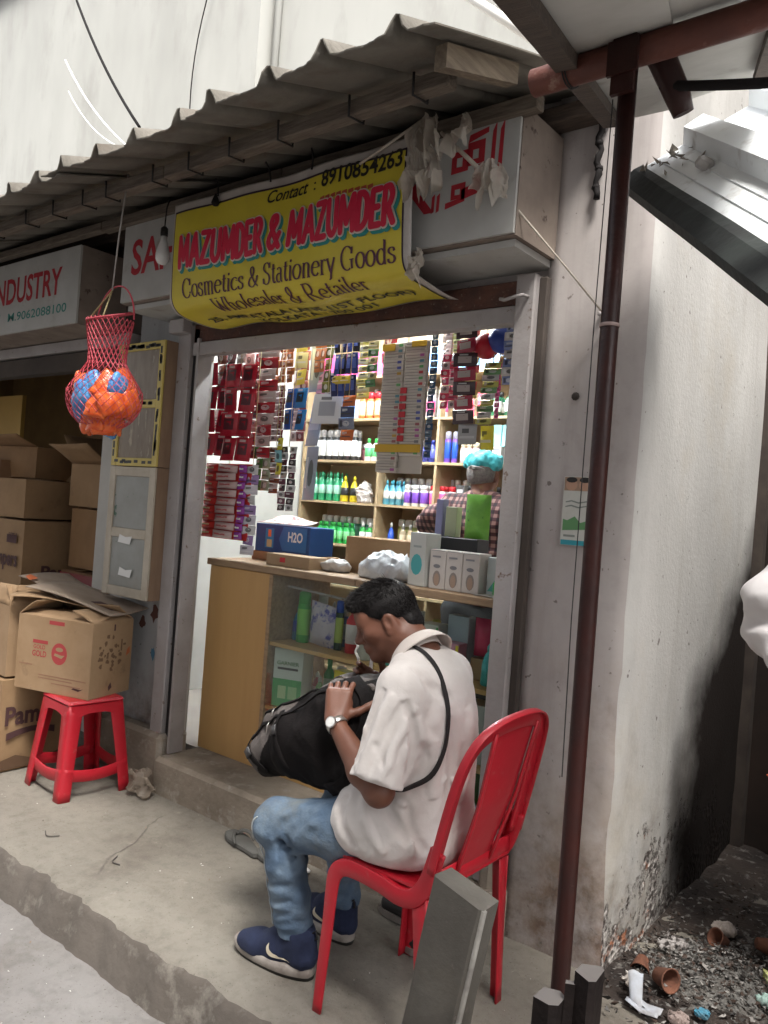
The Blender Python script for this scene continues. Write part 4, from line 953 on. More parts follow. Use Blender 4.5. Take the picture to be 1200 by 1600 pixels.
# wristwatch
wd = Vector(LW-LE).normalized(); wc = Vector(LW)+wd*(-0.012); wu = Vector((0.35, -0.9, 0.2)); wu = (wu-wd*wu.dot(wd)).normalized(); ws = wd.cross(wu)
M_wst = mat('watch_steel', (0.55, 0.53, 0.50), rough=0.28, metal=0.9)
wt_ = MB(); sweep(wt_, [wc+(wu*math.cos(a)+ws*math.sin(a))*0.0285 for a in [2*PI*k/24 for k in range(25)]], [wd]*25, 0.017, 0.004, cap=False); wo = wt_.build('wristwatch', M_wst, man)
mb = MB(); fr = (wc+wu*0.029, ws, wd, wu); mb.prism([(0.016*math.cos(2*PI*k/20), 0.016*math.sin(2*PI*k/20)) for k in range(20)], 0.008, frame=fr); mb.build('watch_case', M_wst, wo)
mb = MB(); fr = (wc+wu*0.0372, ws, wd, wu); mb.prism([(0.013*math.cos(2*PI*k/20), 0.013*math.sin(2*PI*k/20)) for k in range(20)], 0.0006, frame=fr); mb.build('dial', mat('watch_dial', (0.6, 0.6, 0.58), rough=0.3), wo)

# --- jeans
je = SDF((-1.95, 1.54, 0.06), (-1.02, 2.20, 0.72), 0.0055)
je.ell(V3(-1.24, 1.87, 0.525), (0.09, 0.15, 0.085), 0.0)
LH, LK, LA = V3(-1.24, 1.785, 0.525), V3(-1.675, 1.705, 0.435), V3(-1.615, 1.745, 0.125)
RH, RK, RA = V3(-1.24, 1.955, 0.530), V3(-1.665, 1.985, 0.440), V3(-1.640, 1.995, 0.115)
BW = 0
for (a, b, c, m_) in ((LH, LK, LA, V3(0, -0.006, -0.004)), (RH, RK, RA, V3(0, 0.006, 0))):
    je.chain([a, a*0.5+b*0.5+m_, b], [0.076, 0.080, 0.065], 0.04)
    je.chain([b, b*0.62+c*0.38+V3(0.012, 0, 0), c], [0.063, 0.058, 0.050], 0.03)
    e = c+(c-b)/np.linalg.norm(c-b)*0.0
    for k, (zz, r) in enumerate(((0.03, 0.053), (0.065, 0.049), (0.10, 0.053))):
        q = c+(b-c)/np.linalg.norm(b-c)*zz; je.ell(q+V3(0, 0, 0), (r, r, 0.022), 0.015)
    for ang in (0, 1, 2): je.cap(b+V3(0.055+0.012*ang, -0.06, -0.03-0.025*ang), b+V3(0.055+0.012*ang, 0.06, -0.02-0.025*ang), 0.006, None, 0.014, cut=True)
je.ripple(0.0042, 48, 21); je.ripple(0.0024, 95, 5)
G = []
gr([(-1.62, 1.64, 0.40), (-1.60, 1.65, 0.36), (-1.62, 1.67, 0.32)], 0.010, 0.008); gr([(-1.60, 1.66, 0.44), (-1.57, 1.67, 0.40), (-1.60, 1.68, 0.36)], 0.009, 0.008)
gr([(-1.55, 1.65, 0.52), (-1.60, 1.63, 0.47), (-1.63, 1.64, 0.41)], 0.012, 0.007); gr([(-1.45, 1.66, 0.53), (-1.52, 1.64, 0.48), (-1.56, 1.66, 0.42)], 0.012, -0.006)
for zz in (0.16, 0.19, 0.23, 0.28): gr([(-1.69, 1.70, zz), (-1.65, 1.66, zz-0.012), (-1.58, 1.69, zz+0.008)], 0.008, 0.007); gr([(-1.71, 1.98, zz), (-1.66, 1.93, zz-0.01), (-1.59, 1.96, zz+0.006)], 0.008, 0.006)
je.grooves(G)
je.clip((0, 0, 0.112), (0, 0, -1))
jn = je.build('jeans', M_jean, man, smooth_it=2)
bj = bvh_of(jn)
def on(bt_, raw, off=0.002):
    out, nn_ = [], []
    for p in raw:
        l, n, i_, d_ = bt_.find_nearest(Vector(p)); out.append(l+n*off); nn_.append(n)
    return out, nn_
for dd in (0.0, 0.010):
    pts, _n = on(bj, spline([(-1.70, 1.62, 0.475), (-1.735+dd, 1.63, 0.43), (-1.725+dd, 1.65, 0.33), (-1.705+dd, 1.665, 0.22), (-1.68+dd, 1.68, 0.13)], 8))
    MB().tube(pts, 0.0016, n=5).build('seam', M_thread, jn)
# --- shoes
def shoe(heel, toe, side, inner):
    heel, toe = Vector(heel), Vector(toe); f = (toe-heel); L = f.length; f.normalize(); s = Vector((0, 0, 1)).cross(f); z = Vector((0, 0, 1))
    P = lambda a, b, c: np.array(heel+f*(a*L)+s*b+z*c)
    par = bpy.data.objects.new('shoe', None)
    lo = np.minimum(P(0, 0, 0), P(1, 0, 0))-0.075; hi = np.maximum(P(0, 0, 0), P(1, 0, 0))+0.075; lo[2] = 0.0; hi[2] = 0.17
    sdf = SDF(lo, hi, 0.0035)
    sdf.cap(P(0.14, 0, 0.060), P(0.45, 0, 0.055), 0.038, 0.040, 0.0); sdf.cap(P(0.45, 0, 0.055), P(0.85, 0.004, 0.038), 0.042, 0.034, 0.03)
    sdf.cap(P(0.10, 0, 0.06), P(0.18, 0, 0.115), 0.034, 0.040, 0.03); sdf.cap(P(0.18, 0, 0.115), P(0.42, 0, 0.085), 0.040, 0.036, 0.03)
    sdf.cap(P(0.70, 0.012, 0.036), P(0.70, -0.012, 0.036), 0.038, None, 0.03)
    sdf.cap(P(0.03, 0, 0.13), P(0.05, 0, 0.10), 0.010, 0.014, 0.02)
    sdf.clip((0, 0, 0.026), (0, 0, -1)); sdf.ripple(0.0012, 130, 3)
    up = sdf.build('shoe', M_navy, man, smooth_it=2)
    n = 30; out = []
    for k in range(n):
        a = 2*PI*k/n; t = 0.5-0.5*math.cos(a); wdt = 0.036+0.012*math.sin(min(1, t*1.25)*PI*0.9); out.append((t, (1 if math.sin(a) >= 0 else -1)*wdt*min(1, abs(math.sin(a))**0.55*1.05)))
    mb = MB(); vs = []
    lev = ((0.0, -0.003, 1), (0.007, 0.0, 1), (0.009, 0.001, 0), (0.019, 0.003, 0), (0.029, 0.001, 0), (0.032, -0.004, 0))
    for (zz, gr, _m) in lev:
        for (t, b) in out:
            lift = 0.014*max(0, (t-0.78)/0.22)**2
            vs.append(P(-0.01+1.02*t+gr*math.copysign(1, t-0.5), b+gr*math.copysign(1, b), zz*(1+0.25*(1-t))+lift))
    nl = len(lev)
    mb.add(vs, [(i*n+j, i*n+(j+1) % n, (i+1)*n+(j+1) % n, (i+1)*n+j) for i in range(nl-1) for j in range(n)]+[tuple(reversed(range(n))), tuple((nl-1)*n+j for j in range(n))], 0, True)
    mb.mi = [1 if i < n*2 else 0 for i in range(len(mb.f))]
    mb.build('sole', [M_sole, M_soled], up)
    # curved tick mark on the outer side
    bs = bvh_of(up); top = [(0.47, 0.088), (0.455, 0.074), (0.42, 0.066), (0.32, 0.056), (0.17, 0.046)]; bot = [(0.475, 0.089), (0.505, 0.072), (0.475, 0.054), (0.36, 0.046), (0.17, 0.045)]
    top, bot = [[(p.x, p.y) for p in spline([(a, b, 0) for a, b in q], 5)] for q in (top, bot)]
    for sg_ in (-1, 1):
        mb = MB(); vs = []
        for (a, c) in top+bot:
            l, nn_, i_, d_ = bs.find_nearest(Vector(P(a*0.85+0.06, sg_*0.06, c))); vs.append(l+nn_*0.0018)
        m_ = len(top); mb.add(vs, [(k, k+1, m_+k+1, m_+k) for k in range(m_-1)]); mb.build('tick_mark', M_swoosh, up)
    MB().tube([P(0.02, 0.006, 0.135), P(-0.035, 0.008, 0.150), P(-0.045, 0.004, 0.125), P(0.015, 0.0, 0.115)], 0.003, n=5).build('pull_loop', M_soled, up)
shoe((-1.545, 1.760, 0.0), (-1.825, 1.722, 0.0), 1, 1)
shoe((-1.590, 1.985, 0.0), (-1.865, 2.020, 0.0), 1, 1)

# --- backpack on his lap (a thing of its own)
M_bagb = mat('black_nylon', (0.006, 0.005, 0.005), (0.010, 0.008, 0.008), 9, 0.8, bump=0.4, bscale=300, spec=0.15)
M_bagg = mat('grey_nylon', (0.070, 0.058, 0.053), (0.10, 0.085, 0.078), 8, 0.72, bump=0.5, bscale=260)
bp = thing('backpack', 'black and grey backpack lying on the seated person\'s lap', 'backpack', (-1.65, 1.86, 0.55))
bk = SDF((-1.99, 1.60, 0.49), (-1.30, 2.10, 0.94), 0.005)
for y in (1.80, 1.87, 1.955):
    bk.cap(V3(-1.835, y, 0.605), V3(-1.70, y, 0.665), 0.078, 0.105, 0.03 if y > 1.81 else 0.0)
    bk.cap(V3(-1.70, y, 0.675), V3(-1.52, y, 0.785), 0.112, 0.110, 0.03)
    bk.cap(V3(-1.60, y, 0.640), V3(-1.46, y, 0.66), 0.09, 0.085, 0.03)
bk.rbox(V3(-1.70, 1.865, 0.765), (0.18, 0.100, 0.042), 0.035, 0.03, HMl and [[c for c in r_] for r_ in rot3(0, R(-28) , 0)] )
bk.d = np.roll(bk.d, (5, 0, -2), (0, 1, 2)); bk.ripple(0.0055, 34, 31); bk.creased(0.0065, 30, 7); bk.creased(0.003, 75, 17)
for (a, b) in (((-1.93, 1.72, 0.62), (-1.80, 1.70, 0.72)), ((-1.88, 1.69, 0.57), (-1.76, 1.69, 0.66)), ((-1.80, 1.70, 0.73), (-1.66, 1.70, 0.82))): bk.cap(V3(*a), V3(*b), 0.007, None, 0.014, cut=True)
def bagmat(c, nrm_):
    # grey front panel over the upper face, black elsewhere
    t = (c[:, 0]+1.90)*math.sin(R(29))*-1+(c[:, 2]-0.58)*math.cos(R(29))
    nz = nrm_[:, 2]/np.maximum(np.linalg.norm(nrm_, axis=1), 1e-9)
    return np.where((t > 0.055) | (c[:, 0] < -1.79+0.5*(c[:, 2]-0.6)), 1, 0)*np.where((c[:, 1] < 1.80) & (c[:, 0] > -1.76+0.35*(c[:, 2]-0.6)) & (t < 0.085), 0, 1)
bo = bk.build('bag_body', [M_bagb, M_bagg], bp, smooth_it=2, matfn=bagmat)
bb = bvh_of(bo)
for raw in (spline([(-1.90, 1.70, 0.68), (-1.80, 1.68, 0.75), (-1.66, 1.70, 0.83), (-1.52, 1.74, 0.88)], 7), spline([(-1.92, 1.78, 0.70), (-1.78, 1.76, 0.80), (-1.64, 1.77, 0.87)], 7)):
    pts, ns = on(bb, raw, 0.003); dirs = [(pts[min(i+1, len(pts)-1)]-pts[max(i-1, 0)]).normalized() for i in range(len(pts))]
    mb = MB(); sweep(mb, pts, [d.cross(n) for d, n in zip(dirs, ns)], 0.012, 0.005); z_ = mb.build('zip', M_bagb, bp)
    k = len(pts)//3
    mb = MB(); sweep(mb, [pts[k]+ns[k]*0.004, pts[k]+ns[k]*0.010+Vector((0.004, -0.004, -0.012)), pts[k]+ns[k]*0.009+Vector((0.006, -0.008, -0.034))], [dirs[k]]*3, 0.007, 0.002); mb.build('zip_pull', M_wst, z_)
pts, ns = on(bb, spline([(-1.50, 1.78, 0.90), (-1.42, 1.76, 0.84), (-1.38, 1.72, 0.74), (-1.42, 1.70, 0.62), (-1.50, 1.70, 0.56)], 6), 0.006)
mb = MB(); dirs = [(pts[min(i+1, len(pts)-1)]-pts[max(i-1, 0)]).normalized() for i in range(len(pts))]; sweep(mb, pts, [d.cross(n) for d, n in zip(dirs, ns)], 0.045, 0.009); mb.build('shoulder_strap', M_bagb, bp)
mb = MB(); mb.grid(lambda u, v: Vector((-1.585+0.16*u, 1.80+0.20*v, 0.875+0.012*math.sin(u*9+v*4)-0.035*(u-0.4)**2)), 14, 10, thick=0.004); mb.build('top_flap', M_bagg, bp)
# webbing, buckle and pocket piping
for raw, wd_ in ((spline([(-1.90, 1.74, 0.66), (-1.84, 1.72, 0.60), (-1.76, 1.72, 0.545)], 6), 0.018), (spline([(-1.74, 1.72, 0.80), (-1.70, 1.68, 0.71), (-1.64, 1.68, 0.60)], 6), 0.016), (spline([(-1.88, 1.97, 0.72), (-1.75, 1.98, 0.83), (-1.60, 1.98, 0.91)], 6), 0.018)):
    pts, ns = on(bb, raw, 0.004); dirs = [(pts[min(i+1, len(pts)-1)]-pts[max(i-1, 0)]).normalized() for i in range(len(pts))]
    mb = MB(); sweep(mb, pts, [d.cross(n) for d, n in zip(dirs, ns)], wd_, 0.004); w_ = mb.build('webbing', M_bagb, bp); k = len(pts)//2
    mb = MB(); q_ = pts[k]+ns[k]*0.005; sweep(mb, [q_-dirs[k]*0.014, q_+dirs[k]*0.014], [dirs[k].cross(ns[k])]*2, wd_*1.35, 0.007); mb.build('buckle', mat('dark_buckle', (0.03, 0.028, 0.028), rough=0.35), w_)
# white earphone lead pinched in his far hand
MB().tube(spline([(-1.62, 1.935, 0.965), (-1.605, 1.93, 0.955), (-1.612, 1.93, 0.935), (-1.598, 1.93, 0.915), (-1.602, 1.935, 0.90), (-1.585, 1.94, 0.885)], 5), 0.004, n=7).build('earphone_lead', mat('white_lead', (0.75, 0.74, 0.70), rough=0.4), label='short white earphone lead held above the backpack', cat='lead')

# --- red plastic chair
M_red = mat('red_moulded_plastic', (0.44, 0.012, 0.024), (0.38, 0.012, 0.022), 3, 0.30, coat=0.1, bump=0.04, bscale=120, c3=(0.40, 0.085, 0.08), s3=26, lo3=0.60, hi3=0.80, r2=0.48)
ch = thing('plastic_chair', 'red moulded plastic armless chair the person sits on', 'chair', (-1.22, 1.87, 0.0))
X0, X1, Y0, Y1 = -1.43, -1.115, 1.665, 2.075
mb = MB()
def seat(u, v):
    x = X0+(X1-X0+0.02)*u; y = Y0+0.012+(Y1-Y0-0.024)*v; dish = 0.014*math.sin(PI*u)*math.sin(PI*v); e = max(0, (0.12-u)/0.12)
    return (x-0.010*e, y, 0.436-dish-0.030*e*e-0.004*u)
mb.grid(seat, 18, 14, thick=-0.005); mb.build('seat', M_red, ch)
def back_pt(a, z):   # a across -1..1
    y = 1.87+a*0.199; x = X1+0.022+0.215*(z-0.50)+0.026*(1-a*a)*min(1, max(0, (z-0.44)/0.2))
    return Vector((x, y, z))
# moulded side frames: front leg, seat edge and the foot of the back in one bent web
for (y, s_) in ((Y0+0.004, 1), (Y1-0.004, -1)):
    path = [(X0-0.002, y-s_*0.006, 0.0), (X0+0.004, y-s_*0.004, 0.12), (X0+0.010, y, 0.25), (X0+0.014, y, 0.335), (X0+0.022, y, 0.385), (X0+0.050, y, 0.412), (X0+0.10, y, 0.418), (X0+0.18, y, 0.412), (X1-0.075, y, 0.402), (X1-0.030, y, 0.414), (X1+0.002, y, 0.452), (X1+0.020, y, 0.50), tuple(back_pt(-s_, 0.55))]
    path = spline(path, 5); n = len(path); mb = MB()
    ws = [0.030+0.016*min(1, k/(n*0.35)) for k in range(n)]
    side = [Vector((0, 1, 0)).cross((path[min(i+1, n-1)]-path[max(i-1, 0)])).normalized() for i in range(n)]
    sweep(mb, path, side, ws, 0.009, ch=0.5)
    fl = [p-sd_*(w_*0.5-0.003)+Vector((0, s_*0.014, 0)) for p, sd_, w_ in zip(path, side, ws)]
    sweep(mb, fl, [(0, 1, 0)]*n, 0.034, 0.006, ch=0.5); mb.build('side_frame', M_red, ch)
def leg(px, py, gx, gy, oy):
    mb = MB(); n = 7; pts = [(gx+(px-gx)*(k/n), gy+(py-gy)*(k/n), 0.42*k/n) for k in range(n+1)]
    sweep(mb, [(p[0]-0.018, p[1], p[2]) for p in pts], (1, 0, 0), [0.034+0.018*(k/n)**2 for k in range(n+1)], 0.006, ch=0.5)
    sweep(mb, [(p[0], p[1]+oy*0.016, p[2]) for p in pts], (0, 1, 0), [0.030+0.014*(k/n)**2 for k in range(n+1)], 0.006, ch=0.5)
    mb.build('leg', M_red, ch)
leg(X1+0.008, Y0+0.008, -1.06, 1.660, 1); leg(X1+0.008, Y1-0.008, -1.095, 2.078, -1)
arch = [back_pt(-1, 0.50), back_pt(-1, 0.60), back_pt(-0.985, 0.70), back_pt(-0.93, 0.775), back_pt(-0.80, 0.825), back_pt(-0.55, 0.855), back_pt(-0.2, 0.868), back_pt(0.2, 0.868), back_pt(0.55, 0.855), back_pt(0.80, 0.825), back_pt(0.93, 0.775), back_pt(0.985, 0.70), back_pt(1, 0.60), back_pt(1, 0.50)]
arch = spline(arch, 5); n = len(arch)
nrm = Vector((1, 0, -0.215)).normalized()
sds = [nrm.cross((arch[min(i+1, n-1)]-arch[max(i-1, 0)])).normalized() for i in range(n)]
mb = MB(); sweep(mb, arch, sds, 0.046, 0.012, ch=0.5); sweep(mb, [p+s_*0.021+nrm*0.006 for p, s_ in zip(arch, sds)], [nrm]*n, 0.022, 0.006, ch=0.5); mb.build('back_frame', M_red, ch)
mb = MB(); mb.grid(lambda u, v: back_pt((u-0.5)*2*(0.40+0.12*v), 0.448+0.405*v), 10, 16, thick=0.006); mb.build('back_splat', M_red, ch)
for a in (-0.42, 0.42):
    mb = MB(); sweep(mb, [back_pt(a*(1+0.3*k/8), 0.45+0.40*k/8)+nrm*0.006 for k in range(9)], (0, 1, 0), 0.012, 0.008, ch=0.5); mb.build('splat_rib', M_red, ch)
mb = MB(); sweep(mb, [back_pt(-1+2*k/12, 0.455) for k in range(13)], (0, 0, 1), 0.056, 0.010, ch=0.5); mb.build('lower_back_rail', M_red, ch)
# ================================================================== yellow banner and the things that hang at the front
def pen_glyphs():
    """serif letters as strokes drawn with a broad pen: thick when vertical, thin when level"""
    def arc(cx, cy, rx, ry, a0, a1, n=14): return [(cx+rx*math.cos(R(a0+(a1-a0)*k/n)), cy+ry*math.sin(R(a0+(a1-a0)*k/n))) for k in range(n+1)]
    def cs(pts): return [(p.x, p.y) for p in spline([(a, b, 0) for a, b in pts], 5)]
    st_ = lambda x, a, b: [(x, a), (x, b)]
    sf = lambda x, y, w=0.11: [(x-w, y), (x+w, y)]
    xh = 0.64; G = {}
    G['C'] = ([arc(0.46, 0.5, 0.38, 0.5, 42, 318), [(0.76, 0.62), (0.78, 0.95)], [(0.76, 0.30), (0.80, 0.2)]], 0.90)
    G['G'] = ([arc(0.46, 0.5, 0.38, 0.5, 45, 300), [(0.76, 0.66), (0.78, 0.95)], st_(0.76, 0.04, 0.42), sf(0.76, 0.42, 0.14)], 1.0)
    G['S'] = ([cs([(0.56, 0.74), (0.48, 0.93), (0.30, 1.0), (0.12, 0.90), (0.10, 0.72), (0.26, 0.56), (0.48, 0.44), (0.58, 0.26), (0.48, 0.06), (0.28, 0.0), (0.10, 0.08), (0.06, 0.26)]), [(0.56, 0.72), (0.57, 0.98)], [(0.06, 0.04), (0.06, 0.28)]], 0.70)
    G['W'] = ([[(0.08, 1.0), (0.33, 0.0)], [(0.33, 0.0), (0.55, 0.85)], [(0.50, 0.9), (0.75, 0.0)], [(0.75, 0.0), (1.0, 1.0)], sf(0.08, 1.0), sf(0.52, 1.0), sf(1.0, 1.0)], 1.10)
    G['R'] = ([st_(0.18, 0, 1), sf(0.18, 0), [(0.06, 1.0), (0.40, 1.0)], arc(0.38, 0.76, 0.25, 0.24, 90, -90), [(0.2, 0.52), (0.40, 0.52)], [(0.38, 0.5), (0.76, 0.0)], sf(0.76, 0.0, 0.07)], 0.88)
    G['o'] = ([arc(0.30, xh/2, 0.25, xh/2, 0, 360, 22)], 0.62)
    G['c'] = ([arc(0.31, xh/2, 0.25, xh/2, 50, 315), [(0.46, 0.5), (0.46, 0.46)]], 0.56)
    G['e'] = ([[(0.06, 0.36), (0.50, 0.36)], arc(0.30, xh/2, 0.24, xh/2, 8, 320)], 0.58)
    G['s'] = ([cs([(0.38, 0.48), (0.34, 0.60), (0.22, 0.64), (0.09, 0.57), (0.09, 0.45), (0.22, 0.35), (0.36, 0.27), (0.40, 0.14), (0.32, 0.03), (0.19, 0.0), (0.07, 0.06), (0.05, 0.18)])], 0.48)
    G['m'] = ([st_(0.14, 0, xh), st_(0.44, 0, 0.5), st_(0.74, 0, 0.5), arc(0.29, 0.46, 0.15, 0.18, 170, 0), arc(0.59, 0.46, 0.15, 0.18, 170, 0), sf(0.14, 0, 0.10), sf(0.44, 0, 0.10), sf(0.74, 0, 0.10), [(0.04, xh), (0.14, xh)]], 0.90)
    G['n'] = ([st_(0.14, 0, xh), st_(0.46, 0, 0.48), arc(0.30, 0.45, 0.16, 0.19, 170, 0), sf(0.14, 0, 0.10), sf(0.46, 0, 0.10), [(0.04, xh), (0.14, xh)]], 0.62)
    G['h'] = ([st_(0.14, 0, 1), st_(0.46, 0, 0.48), arc(0.30, 0.45, 0.16, 0.19, 170, 0), sf(0.14, 0, 0.10), sf(0.46, 0, 0.10), [(0.04, 1.0), (0.14, 1.0)]], 0.62)
    G['t'] = ([cs([(0.18, 0.86), (0.18, 0.4), (0.19, 0.10), (0.28, 0.01), (0.38, 0.06)]), sf(0.20, xh, 0.15)], 0.40)
    G['i'] = ([st_(0.14, 0, xh), sf(0.14, 0, 0.10), [(0.04, xh), (0.14, xh)], [(0.14, 0.80), (0.14, 0.92)]], 0.30)
    G['l'] = ([st_(0.14, 0, 1), sf(0.14, 0, 0.10), [(0.04, 1.0), (0.14, 1.0)]], 0.30)
    G['r'] = ([st_(0.14, 0, xh), arc(0.30, 0.44, 0.16, 0.19, 170, 60), sf(0.14, 0, 0.11), [(0.04, xh), (0.14, xh)], [(0.38, 0.56), (0.38, 0.60)]], 0.44)
    G['a'] = ([st_(0.40, 0.04, 0.48), arc(0.25, 0.46, 0.15, 0.18, 0, 150), arc(0.24, 0.18, 0.17, 0.18, 60, 300), [(0.30, 0.36), (0.40, 0.38)], [(0.40, 0.04), (0.50, 0.0)]], 0.54)
    G['d'] = ([st_(0.48, 0, 1), arc(0.29, xh/2, 0.22, xh/2, 30, 330), [(0.38, 1.0), (0.48, 1.0)], sf(0.51, 0, 0.05)], 0.64)
    G['y'] = ([[(0.06, xh), (0.30, 0.0)], [(0.54, xh), (0.30, 0.0)], cs([(0.30, 0.0), (0.22, -0.2), (0.10, -0.26)]), sf(0.07, xh, 0.09), sf(0.52, xh, 0.07)], 0.60)
    G['&'] = ([cs([(0.80, 0.50), (0.66, 0.20), (0.40, 0.0), (0.16, 0.06), (0.08, 0.24), (0.20, 0.44), (0.42, 0.58), (0.50, 0.78), (0.40, 0.98), (0.26, 0.94), (0.22, 0.76), (0.36, 0.50), (0.60, 0.18), (0.82, 0.0)]), sf(0.78, 0.50, 0.10)], 0.95)
    return G
_PG = pen_glyphs()
def pen_text(mb, s, h, fn, u0, v0, width, thick=0.13, thin=0.045):
    adv = [(_PG[c][1] if c in _PG else 0.34) for c in s]; sx = width/sum(adv); x = 0
    for c, a in zip(s, adv):
        for stk0 in (_PG[c][0] if c in _PG else []):
            stk = [stk0[0]]
            for (qx, qy) in stk0[1:]:
                m_ = max(1, int(math.hypot(qx-stk[-1][0], qy-stk[-1][1])/0.09)); ax_, ay_ = stk[-1]
                stk += [(ax_+(qx-ax_)*i_/m_, ay_+(qy-ay_)*i_/m_) for i_ in range(1, m_+1)]
            n = len(stk); L, Rr = [], []
            for i, (px, py) in enumerate(stk):
                q0, q1 = stk[max(i-1, 0)], stk[min(i+1, n-1)]; dx, dy = (q1[0]-q0[0])*sx/h, q1[1]-q0[1]; l = math.hypot(dx, dy) or 1
                w = (thin+(thick-thin)*abs(dy/l)**1.4)/2; ox, oy = -dy/l*w*h/sx, dx/l*w
                L.append((px+ox, py+oy)); Rr.append((px-ox, py-oy))
            vs = [fn(u0+(x+a_)*sx, v0+b_*h) for a_, b_ in L+Rr]
            mb.add(vs, [(k, k+1, n+k+1, n+k) for k in range(n-1)])
        x += a
# the sheet: hangs straight, then its foot curls back under the sign box
_prof = [Vector((2.05, 2.612)), Vector((2.048, 2.50)), Vector((2.046, 2.38)), Vector((2.05, 2.26)), Vector((2.058, 2.205)), Vector((2.085, 2.172)), Vector((2.13, 2.157)), Vector((2.20, 2.151)), Vector((2.28, 2.148)), Vector((2.355, 2.153))]
_pp = [Vector((p.x, p.y, 0)) for p in _prof]; _pp = spline([tuple(p) for p in _pp], 10)
_al = [0.0]
for a, b in zip(_pp[:-1], _pp[1:]): _al.append(_al[-1]+(b-a).length)
BT = _al[-1]; BWID = 1.275
def bprof(s):
    s = max(0, min(BT, s)); lo = 0
    for k in range(len(_al)-1):
        if _al[k+1] >= s: lo = k; break
    t = (s-_al[lo])/max(1e-9, _al[lo+1]-_al[lo]); p = _pp[lo].lerp(_pp[lo+1], t); d = (_pp[lo+1]-_pp[lo]).normalized(); return p, d
def banner_pt(u, s, off=0.0):
    p, d = bprof(s); n = Vector((0, d.y, -d.x))          # outward (towards the lane and down)
    wob = 0.006*math.sin(u*7+s*5)+0.005*math.sin(u*15+1-s*9)+0.010*math.exp(-((u-1.22)/0.09)**2)*math.sin(s*8)
    q = Vector((-2.89+u, p.x, p.y)); nn_ = Vector((0, d.y, -d.x)).normalized()
    return q + nn_*(wob+off)
_chk = banner_pt(0.6, 0.1, 0.01)-banner_pt(0.6, 0.1, 0.0)
BS = 1 if _chk.y < 0 else -1
bfn = lambda off: (lambda u, v: banner_pt(u, v2s(v), BS*off))
def v2s(v): return v
M_yel = mat('yellow_vinyl', (0.62, 0.52, 0.045), (0.56, 0.46, 0.045), 5, 0.42, c3=(0.47, 0.38, 0.07), s3=9, lo3=0.6, hi3=0.8)
M_vw = mat('grubby_white_vinyl', (0.52, 0.49, 0.46), (0.42, 0.38, 0.35), 8, 0.5); M_line = mat('banner_dark_line', (0.03, 0.015, 0.035), rough=0.5)
M_bred = mat('banner_red', (0.56, 0.018, 0.055), rough=0.45); M_teal = mat('banner_teal', (0.03, 0.26, 0.24), rough=0.45); M_bwh = mat('banner_white', (0.66, 0.62, 0.55), rough=0.45)
M_bpur = mat('banner_purple', (0.085, 0.022, 0.045), rough=0.45); M_bblk = mat('banner_black', (0.02, 0.018, 0.016), rough=0.45)
bn = thing('shop_banner', 'yellow vinyl banner of the cosmetics and stationery wholesaler hung on strings', 'banner', (-2.25, 2.05, 2.15))
mb = MB(); mb.grid(lambda u, v: banner_pt(u*BWID, v*BT, -BS*0.0022), 90, 110, thick=0.0008); mb.build('sheet', M_vw, bn)
def panel(u0, u1, s0, s1, off, m, name, nu=90, nv=110):
    mb = MB(); mb.grid(lambda u, v: banner_pt(u0+(u1-u0)*u, s0+(s1-s0)*v, BS*off), nu, nv); return mb.build(name, m, bn)
panel(0.012, BWID-0.030, 0.034, BT-0.014, 0.0008, M_line, 'border_line'); panel(0.018, BWID-0.036, 0.042, BT-0.020, 0.0014, M_yel, 'yellow_field')
s_of = lambda z: 2.612-z        # on the straight part
def dense(vs, fs, maxlen=0.03): return vs, fs
def btext(s, h, u0, sb, width, m, off, bold=0.0, shear=0.0, name='lettering', du=0, dv=0):
    mb = MB(); f = lambda u, v: banner_pt(u+du, sb-v+dv, BS*off); text_on(mb, s, h, f, u0, 0.0, width=width, bold=bold, shear=shear); mb.build(name, m, bn)
def bpen(s, h, u0, sb, width, m, off, **kw):
    mb = MB(); pen_text(mb, s, h, lambda u, v: banner_pt(u, sb-v, BS*off), u0, 0.0, width, **kw); mb.build('lettering', m, bn)
btext('Contact', 0.046, 0.575, s_of(2.518), 0.215, M_bblk, 0.004, 0.012, 0.35); [btext('.', 0.036, 0.822, s_of(z_), 0.010, M_bblk, 0.004, 0.01) for z_ in (2.520, 2.542)]
btext('8910854263', 0.056, 0.862, s_of(2.522), 0.368, M_bblk, 0.004, 0.022)
mb = MB()
for k in range(9):
    u = 0.86+0.028*k; mb.add([banner_pt(u+a, s_of(2.488)+b, BS*0.0026) for a, b in ((0, 0.004), (0.022, 0.0), (0.024, 0.014), (0.002, 0.018))], [(0, 1, 2, 3)])
mb.build('red_smear', mat('smeared_red', (0.42, 0.08, 0.04), rough=0.5), bn, kind='stuff')
